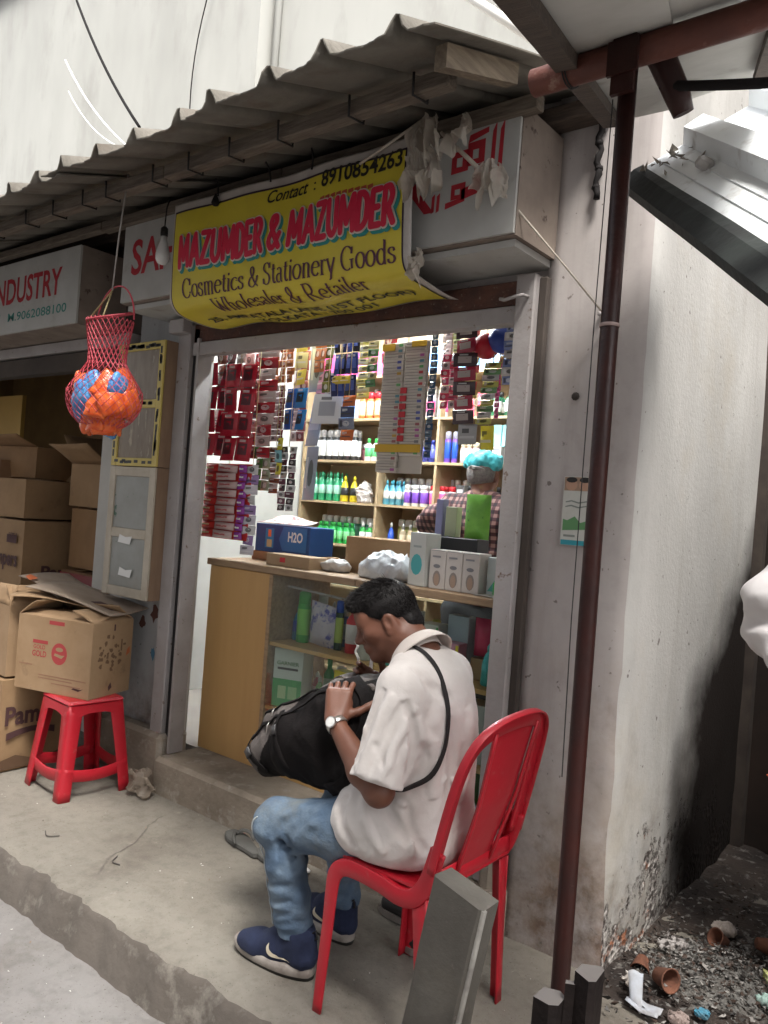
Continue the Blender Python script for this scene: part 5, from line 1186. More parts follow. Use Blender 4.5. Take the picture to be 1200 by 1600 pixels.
def block_glyphs():
    def cs(pts): return [(p.x, p.y) for p in spline([(a, b, 0) for a, b in pts], 6)]
    G = {}
    G['M'] = ([[(0.02, 0), (0.06, 1)], [(0.06, 1), (0.37, 0.22)], [(0.37, 0.22), (0.68, 1)], [(0.68, 1), (0.72, 0)]], 0.98)
    G['A'] = ([[(0, 0), (0.29, 1)], [(0.29, 1), (0.58, 0)], [(0.12, 0.30), (0.46, 0.30)]], 0.82)
    G['Z'] = ([[(0, 1), (0.48, 1)], [(0.48, 1), (0.0, 0)], [(0, 0), (0.50, 0)]], 0.74)
    G['U'] = ([cs([(0, 1), (0, 0.55), (0.02, 0.18), (0.24, -0.01), (0.46, 0.18), (0.48, 0.55), (0.48, 1)])], 0.74)
    G['D'] = ([[(0, 0), (0, 1)], cs([(0, 1), (0.22, 0.98), (0.42, 0.80), (0.46, 0.50), (0.42, 0.20), (0.22, 0.02), (0, 0)])], 0.72)
    G['E'] = ([[(0, 0), (0, 1)], [(0, 1), (0.40, 1)], [(0, 0.5), (0.33, 0.5)], [(0, 0), (0.42, 0)]], 0.66)
    G['R'] = ([[(0, 0), (0, 1)], cs([(0, 1), (0.26, 0.99), (0.40, 0.76), (0.26, 0.50), (0, 0.46)]), [(0.18, 0.46), (0.46, 0)]], 0.72)
    G['&'] = ([cs([(0.60, 0.0), (0.38, 0.30), (0.12, 0.70), (0.16, 0.96), (0.34, 0.98), (0.38, 0.78), (0.18, 0.52), (0.02, 0.24), (0.14, 0.02), (0.36, 0.05), (0.58, 0.42)])], 0.80)
    return G
_BG = block_glyphs()
def block_text(mb, s, h, fn, width, thick):
    """heavy rounded capitals drawn with a round pen"""
    adv = [_BG[c][1] for c in s]; sx = width/(sum(adv)-0.2); x = 0.11; e = [0.0]; T = 0.2
    for c, a in zip(s, adv):
        for stk0 in _BG[c][0]:
            stk = [stk0[0]]
            for (qx, qy) in stk0[1:]:
                m_ = max(1, int(math.hypot(qx-stk[-1][0], qy-stk[-1][1])/0.12)); ax_, ay_ = stk[-1]; stk += [(ax_+(qx-ax_)*i_/m_, ay_+(qy-ay_)*i_/m_) for i_ in range(1, m_+1)]
            P_ = [((x+a_)*sx, (T/2+b_*(1-T))*h) for a_, b_ in stk]; n = len(P_); L, Rr = [], []; e[0] += 0.00004; hw = thick*h/2
            for i, (px, py) in enumerate(P_):
                q0, q1 = P_[max(i-1, 0)], P_[min(i+1, n-1)]; dx, dy = q1[0]-q0[0], q1[1]-q0[1]; l = math.hypot(dx, dy) or 1; L.append((px-dy/l*hw, py+dx/l*hw)); Rr.append((px+dy/l*hw, py-dx/l*hw))
            mb.add([fn(u, v, e[0]) for u, v in L+Rr], [(k, k+1, n+k+1, n+k) for k in range(n-1)])
            for (px, py) in (P_[0], P_[-1]):
                e[0] += 0.00004; mb.add([fn(px+hw*math.cos(2*PI*k/10), py+hw*math.sin(2*PI*k/10), e[0]) for k in range(10)], [tuple(range(10))])
        x += a
for (m, off, du, dv, th_) in ((M_teal, 0.0026, 0.010, 0.011, 0.225), (M_bwh, 0.0058, 0.0, 0.0, 0.225), (M_bred, 0.0090, 0.0, 0.0, 0.155)):
    for (s_, u0, w) in (('MAZUMDER', 0.065, 0.500), ('&', 0.597, 0.058), ('MAZUMDER', 0.706, 0.500)):
        mb = MB(); block_text(mb, s_, 0.150, lambda u, v, e_, u0=u0, du=du, dv=dv, off=off: banner_pt(u0+u+du, s_of(2.322)-v+dv, BS*(off+e_)), w, th_); mb.build('lettering', m, bn, kind='stuff')
bpen('Cosmetics & Stationery Goods', 0.078, 0.085, s_of(2.208), 1.135, M_bpur, 0.004)
sW = _al[[k for k in range(len(_pp)) if _pp[k].x >= 2.125][0]]
bpen('Wholesaler & Retailer', 0.076, 0.255, sW, 0.81, M_bpur, 0.004)
s1_ = _al[[k for k in range(len(_pp)) if _pp[k].x >= 2.225][0]]; s2_ = _al[[k for k in range(len(_pp)) if _pp[k].x >= 2.293][0]]
btext('25, AMRATALA LANE (1ST FLOOR)', 0.046, 0.09, s1_, 1.09, M_bblk, 0.005, 0.012); btext('KOLKATA - 700 001', 0.046, 0.345, s2_, 0.62, M_bblk, 0.005, 0.012)
for (u, top) in ((0.28, (-2.60, 2.02, 2.66)), (0.58, (-2.31, 2.02, 2.665)), (0.80, (-2.08, 2.03, 2.67))):
    MB().tube([banner_pt(u, 0.012, BS*0.003), tuple((Vector(top)+banner_pt(u, 0))/2+Vector((0.006, 0, 0))), top], 0.0035, n=5).build('hanging_string', M_cab, bn)
MB().lathe([(0.001, 0), (0.012, 0.004), (0.017, 0.014), (0.012, 0.03), (0.004, 0.05)], 8, c=(-2.61, 2.035, 2.555)).build('string_tassel', M_cab, bn)
# bulb
lb = thing('light_bulb', 'unlit white bulb hanging beside the yellow banner', 'bulb', (-2.985, 2.06, 2.36))
MB().lathe([(0.002, 0), (0.020, 0.006), (0.030, 0.024), (0.031, 0.045), (0.024, 0.075), (0.014, 0.105), (0.013, 0.125)], 16, c=(-2.975, 2.06, 2.375)).build('globe', mat('opal_bulb', (0.72, 0.72, 0.70), rough=0.25), lb)
MB().lathe([(0.014, 0), (0.016, 0.004), (0.016, 0.035), (0.006, 0.045)], 12, c=(-2.975, 2.06, 2.498)).build('holder', M_bblk, lb)
MB().tube([(-2.975, 2.06, 2.54), (-2.97, 2.06, 2.62), (-2.95, 2.06, 2.665)], 0.003, n=5).build('flex', M_cab, lb)

# torn plastic rags
def film(name, c, alpha=0.78):
    if name in _mc: return _mc[name]
    m = mat(name, c, tuple(v*0.8 for v in c), 18, 0.35); nt = m.node_tree; p = [n for n in nt.nodes if n.type == 'BSDF_PRINCIPLED'][0]
    out = [n for n in nt.nodes if n.type == 'OUTPUT_MATERIAL'][0]; tl = _nd(nt, 'ShaderNodeBsdfTranslucent'); tl.inputs[0].default_value = (*c, 1); tr = _nd(nt, 'ShaderNodeBsdfTransparent')
    a = _nd(nt, 'ShaderNodeMixShader'); a.inputs[0].default_value = 0.35; b = _nd(nt, 'ShaderNodeMixShader'); b.inputs[0].default_value = alpha
    nt.links.new(p.outputs[0], a.inputs[1]); nt.links.new(tl.outputs[0], a.inputs[2]); nt.links.new(tr.outputs[0], b.inputs[1]); nt.links.new(a.outputs[0], b.inputs[2]); nt.links.new(b.outputs[0], out.inputs[0])
    return m
M_rag = film('milky_torn_plastic', (0.60, 0.55, 0.48), 0.78)
def rag(top, w0, w1, L, seed, lab, lean=0.0, pts=3):
    rr = random.Random(seed); ph = [rr.uniform(0, 6) for _ in range(4)]; top = Vector(top); mb = MB()
    def f(u, v):
        w = w0+(w1-w0)*min(1, v*1.6); a = (u-0.5)
        ed = 1.0-0.45*abs(math.sin(u*PI*pts+ph[0]))**0.7-0.12*abs(math.sin(u*PI*pts*3.3+ph[1]))
        vv = v*ed; x = a*w+lean*vv*L; fold = math.sin(u*17+ph[1]+2*v)*0.020*(0.3+v)+math.sin(u*37+ph[2]+9*v)*0.006+0.012*fn3((u*6, v*6, seed), 1.0)+0.010*abs(fn3((u*14, v*9, seed), 1.0, 3))
        return top+Vector((x, fold-0.01*v+0.02*math.sin(v*5+ph[3]), -vv*L+0.012*math.sin(u*9+v*7+ph[2])))
    mb.grid(f, 64, 34); mb.build('plastic_rag', M_rag, label=lab, cat='plastic rag')
rag((-1.545, 1.99, 2.64), 0.05, 0.13, 0.22, 1, 'crumpled torn milky plastic sheet hanging at the banner edge', 0.18, 3)
rag((-1.535, 1.97, 2.51), 0.09, 0.15, 0.19, 5, 'lower torn plastic sheet with ragged tips bunched by the banner', 0.12, 4)
rag((-1.42, 2.02, 2.62), 0.012, 0.11, 0.17, 2, 'narrow triangular plastic scrap caught on the frayed twine', -0.10, 1)
rag((-1.335, 2.07, 2.47), 0.05, 0.11, 0.145, 3, 'pale plastic scrap draped over the twine before the sign', -0.12, 2)
rag((-1.585, 2.05, 2.235), 0.015, 0.035, 0.13, 7, 'thin plastic shred dangling over the banner foot', 0.2, 2)

# packets -------------------------------------------------------------
def pillow(w, h, t, nx=8, ny=7, crimp=0.06):
    """sealed pouch: two bulged skins sharing a flat crimped rim; lies in x-z, facing -y"""
    mb = MB()
    def b(u, v):
        e = min(u, 1-u, v, 1-v); k = min(1, max(0, (e-crimp*0.5)/0.25)); return t/2*math.sin(k*PI/2)
    wv = lambda u, v: 0.05*t*math.sin(u*13+v*7)+0.04*t*math.sin(u*5-v*17)
    f1 = lambda u, v: ((u-0.5)*w, -b(u, v)-0.0004+wv(u, v)*(b(u, v)/t*2), v*h)
    f2 = lambda u, v: ((0.5-u)*w, b(u, v)+0.0004, v*h)
    mb.grid(f1, nx, ny); mb.grid(f2, nx, ny); return mb
# red net bag of packets
net = thing('net_bag', 'red net bag of orange and blue packets hanging from the awning', 'net bag', (-2.60, 1.62, 1.595))
nc = Vector((-2.63, 1.62, 0)); NS = 0.70; NZ = lambda z: 1.615+(z-1.615)*NS; M_net = mat('red_net_cord', (0.42, 0.05, 0.07), rough=0.6)
def nr(z):   # radius of the net by height
    t = (z-1.585)/(2.185-1.585)
    return (0.215*math.sqrt(max(0, 1-((z-1.765)/0.18)**2)) if z < 1.80 else 0.211-(0.211-0.105)*min(1, (z-1.80)/0.14)+0.03*max(0, (z-2.0)/0.185))
mb = MB(); ns_ = 26; zs_ = [1.60+0.0245*k for k in range(24)]
for k in range(len(zs_)-1):
    for j in range(ns_):
        for s_ in (-1, 1):
            a0 = 2*PI*(j+0.5*(k % 2))/ns_; a1 = 2*PI*(j+0.5*(k % 2)+0.5*s_)/ns_; r0, r1 = nr(zs_[k])+0.006, nr(zs_[k+1])+0.006
            p, q = nc+Vector((NS*r0*math.cos(a0), NS*r0*math.sin(a0)*0.8, NZ(zs_[k]))), nc+Vector((NS*r1*math.cos(a1), NS*r1*math.sin(a1)*0.8, NZ(zs_[k+1])))
            mb.tube([p, q], 0.0017 if zs_[k] > 1.9 else 0.0012, n=3, cap=False, sm=False)
mb.build('netting', M_net, net, kind='stuff')
MB().tube([nc+Vector((NS*0.135*math.cos(a), NS*0.135*math.sin(a)*0.8, NZ(2.185+0.035*math.sin(a)))) for a in [2*PI*k/24 for k in range(25)]], 0.004, n=6, cap=False).build('hoop', M_net, net)
mb = MB(); mb.grid(lambda u, v: nc+Vector(((0.135-0.0*v)*math.cos(2*PI*u), 0.108*math.sin(2*PI*u), 2.185+0.09*(1-v)-0.0)), 2, 1) if False else None
MB().tube([nc+Vector((NS*0.17*math.cos(a), 0.02, NZ(2.16+0.19*math.sin(a)))) for a in [PI*k/16 for k in range(17)]], 0.0032, n=6).build('hoop', M_net, net)
M_str = mat('yellow_string', (0.50, 0.42, 0.22), rough=0.8)
MB().tube([nc+Vector((-0.07, -0.05, NZ(2.15))), nc+Vector((0, 0, NZ(2.32))), nc+Vector((0.035, -0.05, NZ(2.165)))], 0.003, n=5).build('string', M_str, net)
MB().tube([nc+Vector((0, 0, NZ(2.32))), nc+Vector((0.0, 0.01, 2.30)), nc+Vector((0, 0.03, 2.545))], 0.003, n=5).build('string', mat('grey_string', (0.3, 0.28, 0.26)), net)
M_opk = mat('orange_foil', (0.62, 0.075, 0.015), (0.70, 0.16, 0.04), 22, 0.22, bump=0.25, bscale=60, c3=(0.75, 0.66, 0.62), s3=24, lo3=0.64, hi3=0.68, stretch=(1, 1, 2.2)); M_bpk = mat('blue_foil', (0.06, 0.17, 0.46), (0.10, 0.32, 0.60), 22, 0.25, bump=0.5, bscale=60); M_ppk = mat('violet_print', (0.10, 0.05, 0.35), rough=0.3)
rr = random.Random(8)
def packet_mesh(seed, m):
    q = SDF((-0.075, -0.05, -0.085), (0.075, 0.05, 0.085), 0.0045); q.ell((0, 0, 0), (0.046, 0.028, 0.056), 0.0); q.rbox((0, 0, 0), (0.042, 0.010, 0.058), 0.01, 0.02); q.ripple(0.005, 48, seed); q.creased(0.0028, 55, seed+3)
    o = q.build('detergent_packet', m, smooth_it=1); me = o.data; me.transform(Matrix.Translation(o.location)); bpy.data.objects.remove(o); return me
pm = {('o', v): packet_mesh(v, [M_opk]) for v in (1, 2, 3)}; pm.update({('b', v): packet_mesh(v+7, [M_bpk]) for v in (1, 2)})
for k in range(30):
    ring_ = 0 if k < 10 else (1 if k < 20 else 2); a = 2*PI*(k+0.5*ring_)/10; z = NZ((1.81, 1.73, 1.66)[ring_])+rr.uniform(-0.01, 0.01); rad = NS*(0.130, 0.142, 0.075)[ring_]
    blue = k in (8, 0, 17, 22, 16, 4); o = bpy.data.objects.new('detergent_packet', pm[('b', 1+k % 2)] if blue else pm[('o', 1+k % 3)]); COL.objects.link(o)
    o.location = nc+Vector((rad*math.cos(a), rad*math.sin(a)*0.78, z)); o.rotation_euler = (rr.uniform(-0.4, 0.4), rr.uniform(-1.4, 1.4), a+PI/2)
    tag(o, 'blue foil packet bulging inside the red net bag' if blue else 'orange foil packet bulging inside the red net bag', 'packet', 'packets in the net bag')
# ================================================================== inside the shop: counter, shelving, goods
M_lam = mat('tan_laminate', (0.52, 0.315, 0.125), (0.48, 0.285, 0.11), 2.2, 0.42, stretch=(6, 6, 0.7), bump=0.03)
M_lamd = mat('worn_counter_edge', (0.34, 0.235, 0.14), (0.25, 0.165, 0.10), 9, 0.6, bump=0.2, stretch=(1, 6, 6))
M_shelf = mat('shelf_ply', (0.40, 0.30, 0.175), (0.34, 0.245, 0.14), 3, 0.6, stretch=(0.7, 5, 5))
def glass_mat():
    m = bpy.data.materials.new('display_glass'); m.use_nodes = True; nt = m.node_tree; nt.nodes.clear(); out = _nd(nt, 'ShaderNodeOutputMaterial')
    g = _nd(nt, 'ShaderNodeBsdfGlossy'); g.inputs['Roughness'].default_value = 0.06; t = _nd(nt, 'ShaderNodeBsdfTransparent'); t.inputs[0].default_value = (0.90, 0.93, 0.91, 1)
    f = _nd(nt, 'ShaderNodeFresnel'); f.inputs[0].default_value = 1.45; mx = _nd(nt, 'ShaderNodeMixShader'); fm_ = _nd(nt, 'ShaderNodeMath', operation='MULTIPLY'); fm_.inputs[1].default_value = 0.14; d = _nd(nt, 'ShaderNodeBsdfDiffuse'); d.inputs[0].default_value = (0.5, 0.48, 0.45, 1)
    n = _nd(nt, 'ShaderNodeTexNoise'); n.inputs['Scale'].default_value = 5; n.inputs['Detail'].default_value = 6; mr = _nd(nt, 'ShaderNodeMapRange'); mr.inputs[1].default_value = 0.45; mr.inputs[2].default_value = 0.9; mr.inputs[4].default_value = 0.02
    m2 = _nd(nt, 'ShaderNodeMixShader'); L = nt.links; L.new(f.outputs[0], fm_.inputs[0]); L.new(fm_.outputs[0], mx.inputs[0]); L.new(t.outputs[0], mx.inputs[1]); L.new(g.outputs[0], mx.inputs[2]); L.new(n.outputs[0], mr.inputs[0]); L.new(mr.outputs[0], m2.inputs[0]); L.new(mx.outputs[0], m2.inputs[1]); L.new(d.outputs[0], m2.inputs[2]); L.new(m2.outputs[0], out.inputs[0])
    return m
M_glass = glass_mat()
# counter
ct = thing('display_counter', 'tan laminate shop counter with a glass display front', 'counter', (-2.25, 2.6, 0.165))
MB().box((-3.10, 2.555, 0.165), (-2.675, 2.575, 1.058), ch=0.002).build('front_panel', M_lam, ct)
MB().box((-2.675, 2.548, 0.165), (-2.652, 2.945, 1.058), ch=0.002).build('post', M_lamd, ct)
MB().box((-3.10, 2.575, 0.165), (-3.08, 2.945, 1.058)).build('end_panel', M_lam, ct)
MB().box((-1.40, 2.555, 0.165), (-1.384, 2.945, 1.058)).build('end_panel', M_lam, ct)
MB().box((-3.12, 2.545, 1.060), (-2.16, 2.97, 1.092), ch=0.003).build('top_board', M_lamd, ct); MB().box((-2.157, 2.545, 1.060), (-1.38, 2.97, 1.092), ch=0.003).build('top_board', M_lamd, ct)
MB().box((-2.652, 2.56, 0.735), (-1.40, 2.84, 0.752)).build('shelf_board', M_lam, ct); MB().box((-2.652, 2.56, 0.445), (-1.40, 2.86, 0.462)).build('shelf_board', M_lam, ct)
MB().box((-2.652, 2.56, 0.166), (-1.40, 2.93, 0.185)).build('shelf_board', M_lam, ct)
MB().box((-3.08, 2.93, 0.166), (-1.40, 2.944, 0.40)).build('back_panel', mat('counter_back', (0.42, 0.36, 0.27), (0.36, 0.30, 0.22), 3, 0.7), ct)
MB().box((-2.650, 2.549, 0.19), (-2.03, 2.553, 1.056)).build('glass_pane', M_glass, ct); MB().box((-2.028, 2.549, 0.19), (-1.402, 2.553, 1.056)).build('glass_pane', M_glass, ct)
for x in (-2.04,): MB().box((x-0.006, 2.542, 0.19), (x+0.008, 2.5485, 1.056)).build('glazing_strip', M_steel, ct)
MB().tube([(-2.60, 2.60, 1.01), (-2.10, 2.60, 0.985)], 0.006, n=6).build('sliding_rail', M_steel, ct)
# shelving at the back
sv = thing('wall_shelving', 'ply shelving covering the back wall of the cosmetics shop', 'shelving', (-2.7, 4.24, 0.155))
SZ = (0.30, 0.58, 0.86, 1.14, 1.43, 1.715, 2.0, 2.285)
for z in SZ: MB().box((-4.06, 4.10, z-0.016), (-1.30, 4.39, z)).build('shelf_board', M_shelf, sv)
for x in (-4.06, -3.36, -2.90, -2.34, -1.82):
    for z0, z1 in zip(SZ[:-1], SZ[1:]): MB().box((x, 4.102, z0+0.001), (x+0.018, 4.388, z1-0.017)).build('divider', M_shelf, sv)
MB().box((-4.07, 4.388, 0.16), (-1.30, 4.396, 2.6)).build('back_panel', M_shelf, sv)
# fluorescent tubes on the ceiling
M_tube = mat('lit_tube', (0.90, 0.97, 1.0), emit=85.0)
for (x0, x1, y, lab) in ((-3.3, -2.1, 3.05, 'lit white fluorescent tube on the shop ceiling over the counter'), (-3.6, -2.4, 3.75, 'lit white fluorescent tube on the shop ceiling before the shelving')):
    t = thing('tube_light', lab, 'lamp', ((x0+x1)/2, y, 2.65)); MB().box((x0, y-0.03, 2.71), (x1, y+0.03, 2.749)).build('batten_fitting', M_vw, t)
    MB().tube([(x0+0.03, y, 2.685), (x1-0.03, y, 2.685)], 0.016, n=10).build('tube', M_tube, t)

# --- bottles: one mesh per kind
def bottle_mesh(name, h, r, body, cap, lab=None, kind='round', sq=1.0):
    mb = MB(); q = h
    if kind == 'round': prof = [(r*0.9, 0), (r, 0.03*q), (r, 0.20*q), (r*1.006, 0.201*q), (r*1.006, 0.60*q), (r, 0.601*q), (r*0.98, 0.68*q), (r*0.55, 0.78*q), (r*0.42, 0.80*q), (r*0.46, 0.801*q), (r*0.46, 0.99*q), (r*0.35, q)]; mis = [0, 0, 0, 2, 0, 0, 0, 0, 1, 1, 1]
    elif kind == 'tall': prof = [(r*0.92, 0), (r, 0.02*q), (r, 0.15*q), (r*1.006, 0.151*q), (r*1.006, 0.66*q), (r, 0.661*q), (r, 0.72*q), (r*0.92, 0.75*q), (r*0.9, 0.76*q), (r*0.94, 0.761*q), (r*0.9, 0.97*q), (r*0.6, q)]; mis = [0, 0, 0, 2, 0, 0, 0, 0, 1, 1, 1]
    else: prof = [(r*0.8, 0), (r, 0.04*q), (r*0.96, 0.25*q), (r*0.97, 0.251*q), (r*0.90, 0.55*q), (r*0.89, 0.551*q), (r*0.62, 0.72*q), (r*0.34, 0.80*q), (r*0.30, 0.82*q), (r*0.36, 0.821*q), (r*0.36, 0.93*q), (r*0.12, q)]; mis = [0, 0, 0, 2, 0, 0, 0, 0, 1, 1, 1]
    mb.lathe(prof, 14, sx=1.0, sy=sq, mis=mis); return mb.mesh(name, [body, cap, lab or body])
def place(name, me, x, y, z, rz, label, cat, group):
    o = bpy.data.objects.new(name, me); COL.objects.link(o); o.location = (x, y, z); o.rotation_euler = (0, 0, rz); return tag(o, label, cat, group)
rb = random.Random(12)
def bottles(x0, x1, y, z, h, r, body, cap, lab, label, group, kind='round', sq=0.75, rows=1, name='bottle'):
    me = bottle_mesh(name, h, r, body, cap, lab, kind, sq); n = max(1, int((x1-x0)/(2*r*1.06)))
    for j in range(rows):
        for k in range(n):
            x = x0+(k+0.5)*(x1-x0)/n+rb.uniform(-0.003, 0.003); place(name, me, x, y+j*2*r*sq*1.1+rb.uniform(-0.006, 0.006), z, rb.uniform(-0.5, 0.5), label, 'bottle', group)
def cartons_row(x0, x1, y, z, w, d, h, front, side, label, group, icon=None, name='product_box', rows=1):
    mb = MB().box((-w/2, -d/2, 0), (w/2, d/2, h), ch=0.001); mats = [side, front]
    mb.mi = [1 if all(abs(mb.v[i][1]+d/2) < 0.0015 for i in f) else 0 for f in mb.f]
    if icon:
        for (pl_, m) in icon: mats.append(m); mb.add([(a*w/2, -d/2-0.0006, b*h) for a, b in pl_], [tuple(range(len(pl_)))], len(mats)-1)
    me = mb.mesh(name, mats); n = max(1, int((x1-x0)/(w*1.02)))
    for j in range(rows):
        for k in range(n): place(name, me, x0+(k+0.5)*(x1-x0)/n, y+rb.uniform(-0.004, 0.004), z+j*(h+0.001), rb.uniform(-0.05, 0.05), label, 'box', group)
c = lambda *v: plain(v, 0.35)
ell = lambda cx, cy, rx, ry, n=12: [(cx+rx*math.cos(2*PI*k/n), cy+ry*math.sin(2*PI*k/n)) for k in range(n)]
WH = c(0.72, 0.72, 0.70); BK = c(0.02, 0.02, 0.022); GR = mat('green_liquid', (0.02, 0.30, 0.13), rough=0.15, coat=0.3); GR2 = c(0.03, 0.36, 0.06); YE = c(0.70, 0.58, 0.03); NV = c(0.02, 0.03, 0.20); BL = c(0.02, 0.08, 0.45); PU = c(0.16, 0.06, 0.40); PK = c(0.72, 0.10, 0.28); RE = c(0.50, 0.02, 0.03); OR = c(0.72, 0.16, 0.04); TE = c(0.06, 0.42, 0.45); SI = plain((0.5, 0.5, 0.5), 0.3, metal=0.6); CR = c(0.62, 0.52, 0.36); CLR = mat('clear_amber', (0.42, 0.34, 0.22), rough=0.1)
YS = 4.165
rc0 = lambda a, b, c_, d: [(a, c_), (b, c_), (b, d), (a, d)]
bottles(-4.00, -3.60, YS, 1.715, 0.215, 0.026, BK, c(0.35, 0.33, 0.32), WH, 'slim black bottle with white label on the upper back shelf', 'black bottles on the back shelf', 'tall', rows=2)
bottles(-3.53, -3.40, YS, 1.715, 0.155, 0.030, WH, GR2, c(0.10, 0.40, 0.16), 'white bottle with green cap on the upper back shelf', 'white and green bottles')
bottles(-3.62, -3.40, YS, 2.0, 0.185, 0.026, OR, RE, c(0.75, 0.55, 0.35), 'orange red bottle on the top back shelf', 'orange bottles on the top shelf', 'tall', rows=2)
bottles(-3.33, -3.05, YS, 2.0, 0.19, 0.03, YE, WH, RE, 'yellow bottle on the top back shelf behind the brush cards', 'yellow bottles on the top shelf')
bottles(-3.05, -2.86, YS, 2.0, 0.19, 0.031, c(0.70, 0.55, 0.60), WH, PK, 'pale pink bottle on the top back shelf', 'pale pink bottles on the top shelf')
bottles(-2.84, -2.76, YS, 2.0, 0.10, 0.030, TE, WH, WH, 'short teal bottle on the top back shelf', 'teal bottles on the top shelf')
bottles(-3.04, -2.88, YS, 1.715, 0.145, 0.025, NV, NV, c(0.10, 0.12, 0.45), 'navy bottle in a row on the upper back shelf', 'navy bottles on the back shelf', rows=2)
bottles(-2.875, -2.77, YS, 1.715, 0.20, 0.022, PU, c(0.4, 0.4, 0.5), BL, 'tall violet bottle beside the navy bottles', 'violet bottles on the back shelf', 'tall')
bottles(-2.76, -2.62, YS, 1.715, 0.13, 0.022, c(0.60, 0.40, 0.42), CR, WH, 'pinkish tube bottle right of the violet bottles', 'pinkish bottles on the back shelf', 'tall')
face_icon = [(ell(0, 0.34, 0.52, 0.26), BK), (ell(0, 0.30, 0.34, 0.20), c(0.42, 0.26, 0.18)), ([(-0.7, 0.80), (0.7, 0.80), (0.7, 0.88), (-0.7, 0.88)], c(0.2, 0.2, 0.25))]
cartons_row(-2.60, -2.36, YS, 1.715, 0.060, 0.05, 0.105, WH, c(0.5, 0.5, 0.5), 'small white carton with a dark haired head on the back shelf', 'head cartons on the back shelf', face_icon)
cartons_row(-2.52, -2.40, YS+0.01, 1.822, 0.055, 0.05, 0.13, c(0.30, 0.60, 0.62), TE, 'pale teal carton standing on the small head cartons', 'teal cartons on the back shelf')
bottles(-2.57, -2.38, YS, 2.0, 0.16, 0.032, c(0.02, 0.12, 0.06), BK, WH, 'dark green jar on the top back shelf', 'dark green jars', rows=2)
bottles(-4.00, -3.73, YS, 1.43, 0.205, 0.027, GR, c(0.05, 0.35, 0.18), c(0.30, 0.55, 0.42), 'emerald green bottle in the dense row on the middle shelf', 'emerald bottles on the middle shelf', 'cone', rows=3)
bottles(-3.725, -3.56, YS, 1.43, 0.18, 0.034, YE, YE, BK, 'bright yellow bottle on the middle shelf', 'yellow bottles on the middle shelf', 'cone')
bottles(-3.335, -3.18, YS, 1.43, 0.165, 0.024, c(0.10, 0.36, 0.50), c(0.05, 0.30, 0.40), WH, 'sea blue bottle on the middle shelf', 'sea blue bottles', 'cone', rows=2)
bottles(-3.18, -2.97, YS, 1.43, 0.140, 0.026, WH, WH, PU, 'white bottle with violet label on the middle shelf', 'white and violet bottles', 'tall', rows=2)
bottles(-2.97, -2.76, YS, 1.43, 0.140, 0.026, WH, RE, PK, 'white bottle with pink label and red cap on the middle shelf', 'white and pink bottles', 'tall', rows=2)
bottles(-2.70, -2.36, YS, 1.43, 0.15, 0.028, BK, BK, c(0.2, 0.1, 0.05), 'black bottle on the middle shelf behind the shopkeeper', 'black bottles behind the shopkeeper')
bottles(-3.92, -3.60, YS, 1.14, 0.145, 0.026, c(0.02, 0.40, 0.08), GR2, c(0.20, 0.60, 0.25), 'grass green bottle on the lower back shelf', 'grass green bottles', rows=2)
bottles(-3.53, -3.40, YS, 1.14, 0.16, 0.028, GR2, WH, WH, 'green bottle with white label on the lower back shelf', 'green and white bottles')
bottles(-3.31, -3.20, YS, 1.14, 0.175, 0.026, BL, WH, BL, 'royal blue bottle with white cap on the lower shelf', 'royal blue bottles', 'cone')
bottles(-3.19, -3.00, YS, 1.14, 0.17, 0.024, CLR, SI, CR, 'small clear amber bottle on the lower back shelf', 'amber bottles')
bottles(-2.95, -2.40, YS, 1.14, 0.16, 0.03, c(0.45, 0.30, 0.10), BK, CR, 'brown oil bottle on the lower back shelf', 'brown bottles')
for (z, x0, x1, col, lab) in ((1.715, -2.30, -1.86, RE, 'red'), (1.43, -2.30, -1.86, OR, 'orange'), (1.14, -2.30, -1.86, PU, 'violet'), (2.0, -2.28, -1.86, c(0.6, 0.5, 0.1), 'mustard')):
    bottles(x0, x1, YS, z, 0.17, 0.03, col, WH, WH, lab+' bottle with white cap on the shelf right of the shopkeeper', lab+' bottles right of the shopkeeper')
for (z, x0, x1, col, lab) in ((0.86, -4.0, -3.4, TE, 'teal'), (0.86, -3.3, -2.4, c(0.6, 0.55, 0.5), 'cream'), (2.285, -4.0, -3.4, PK, 'pink'), (2.285, -3.3, -2.4, c(0.2, 0.35, 0.6), 'blue')):
    cartons_row(x0, x1, YS, z, 0.075, 0.07, 0.17, col, col, lab+' carton in a row on the back shelving', lab+' cartons on the back shelving')

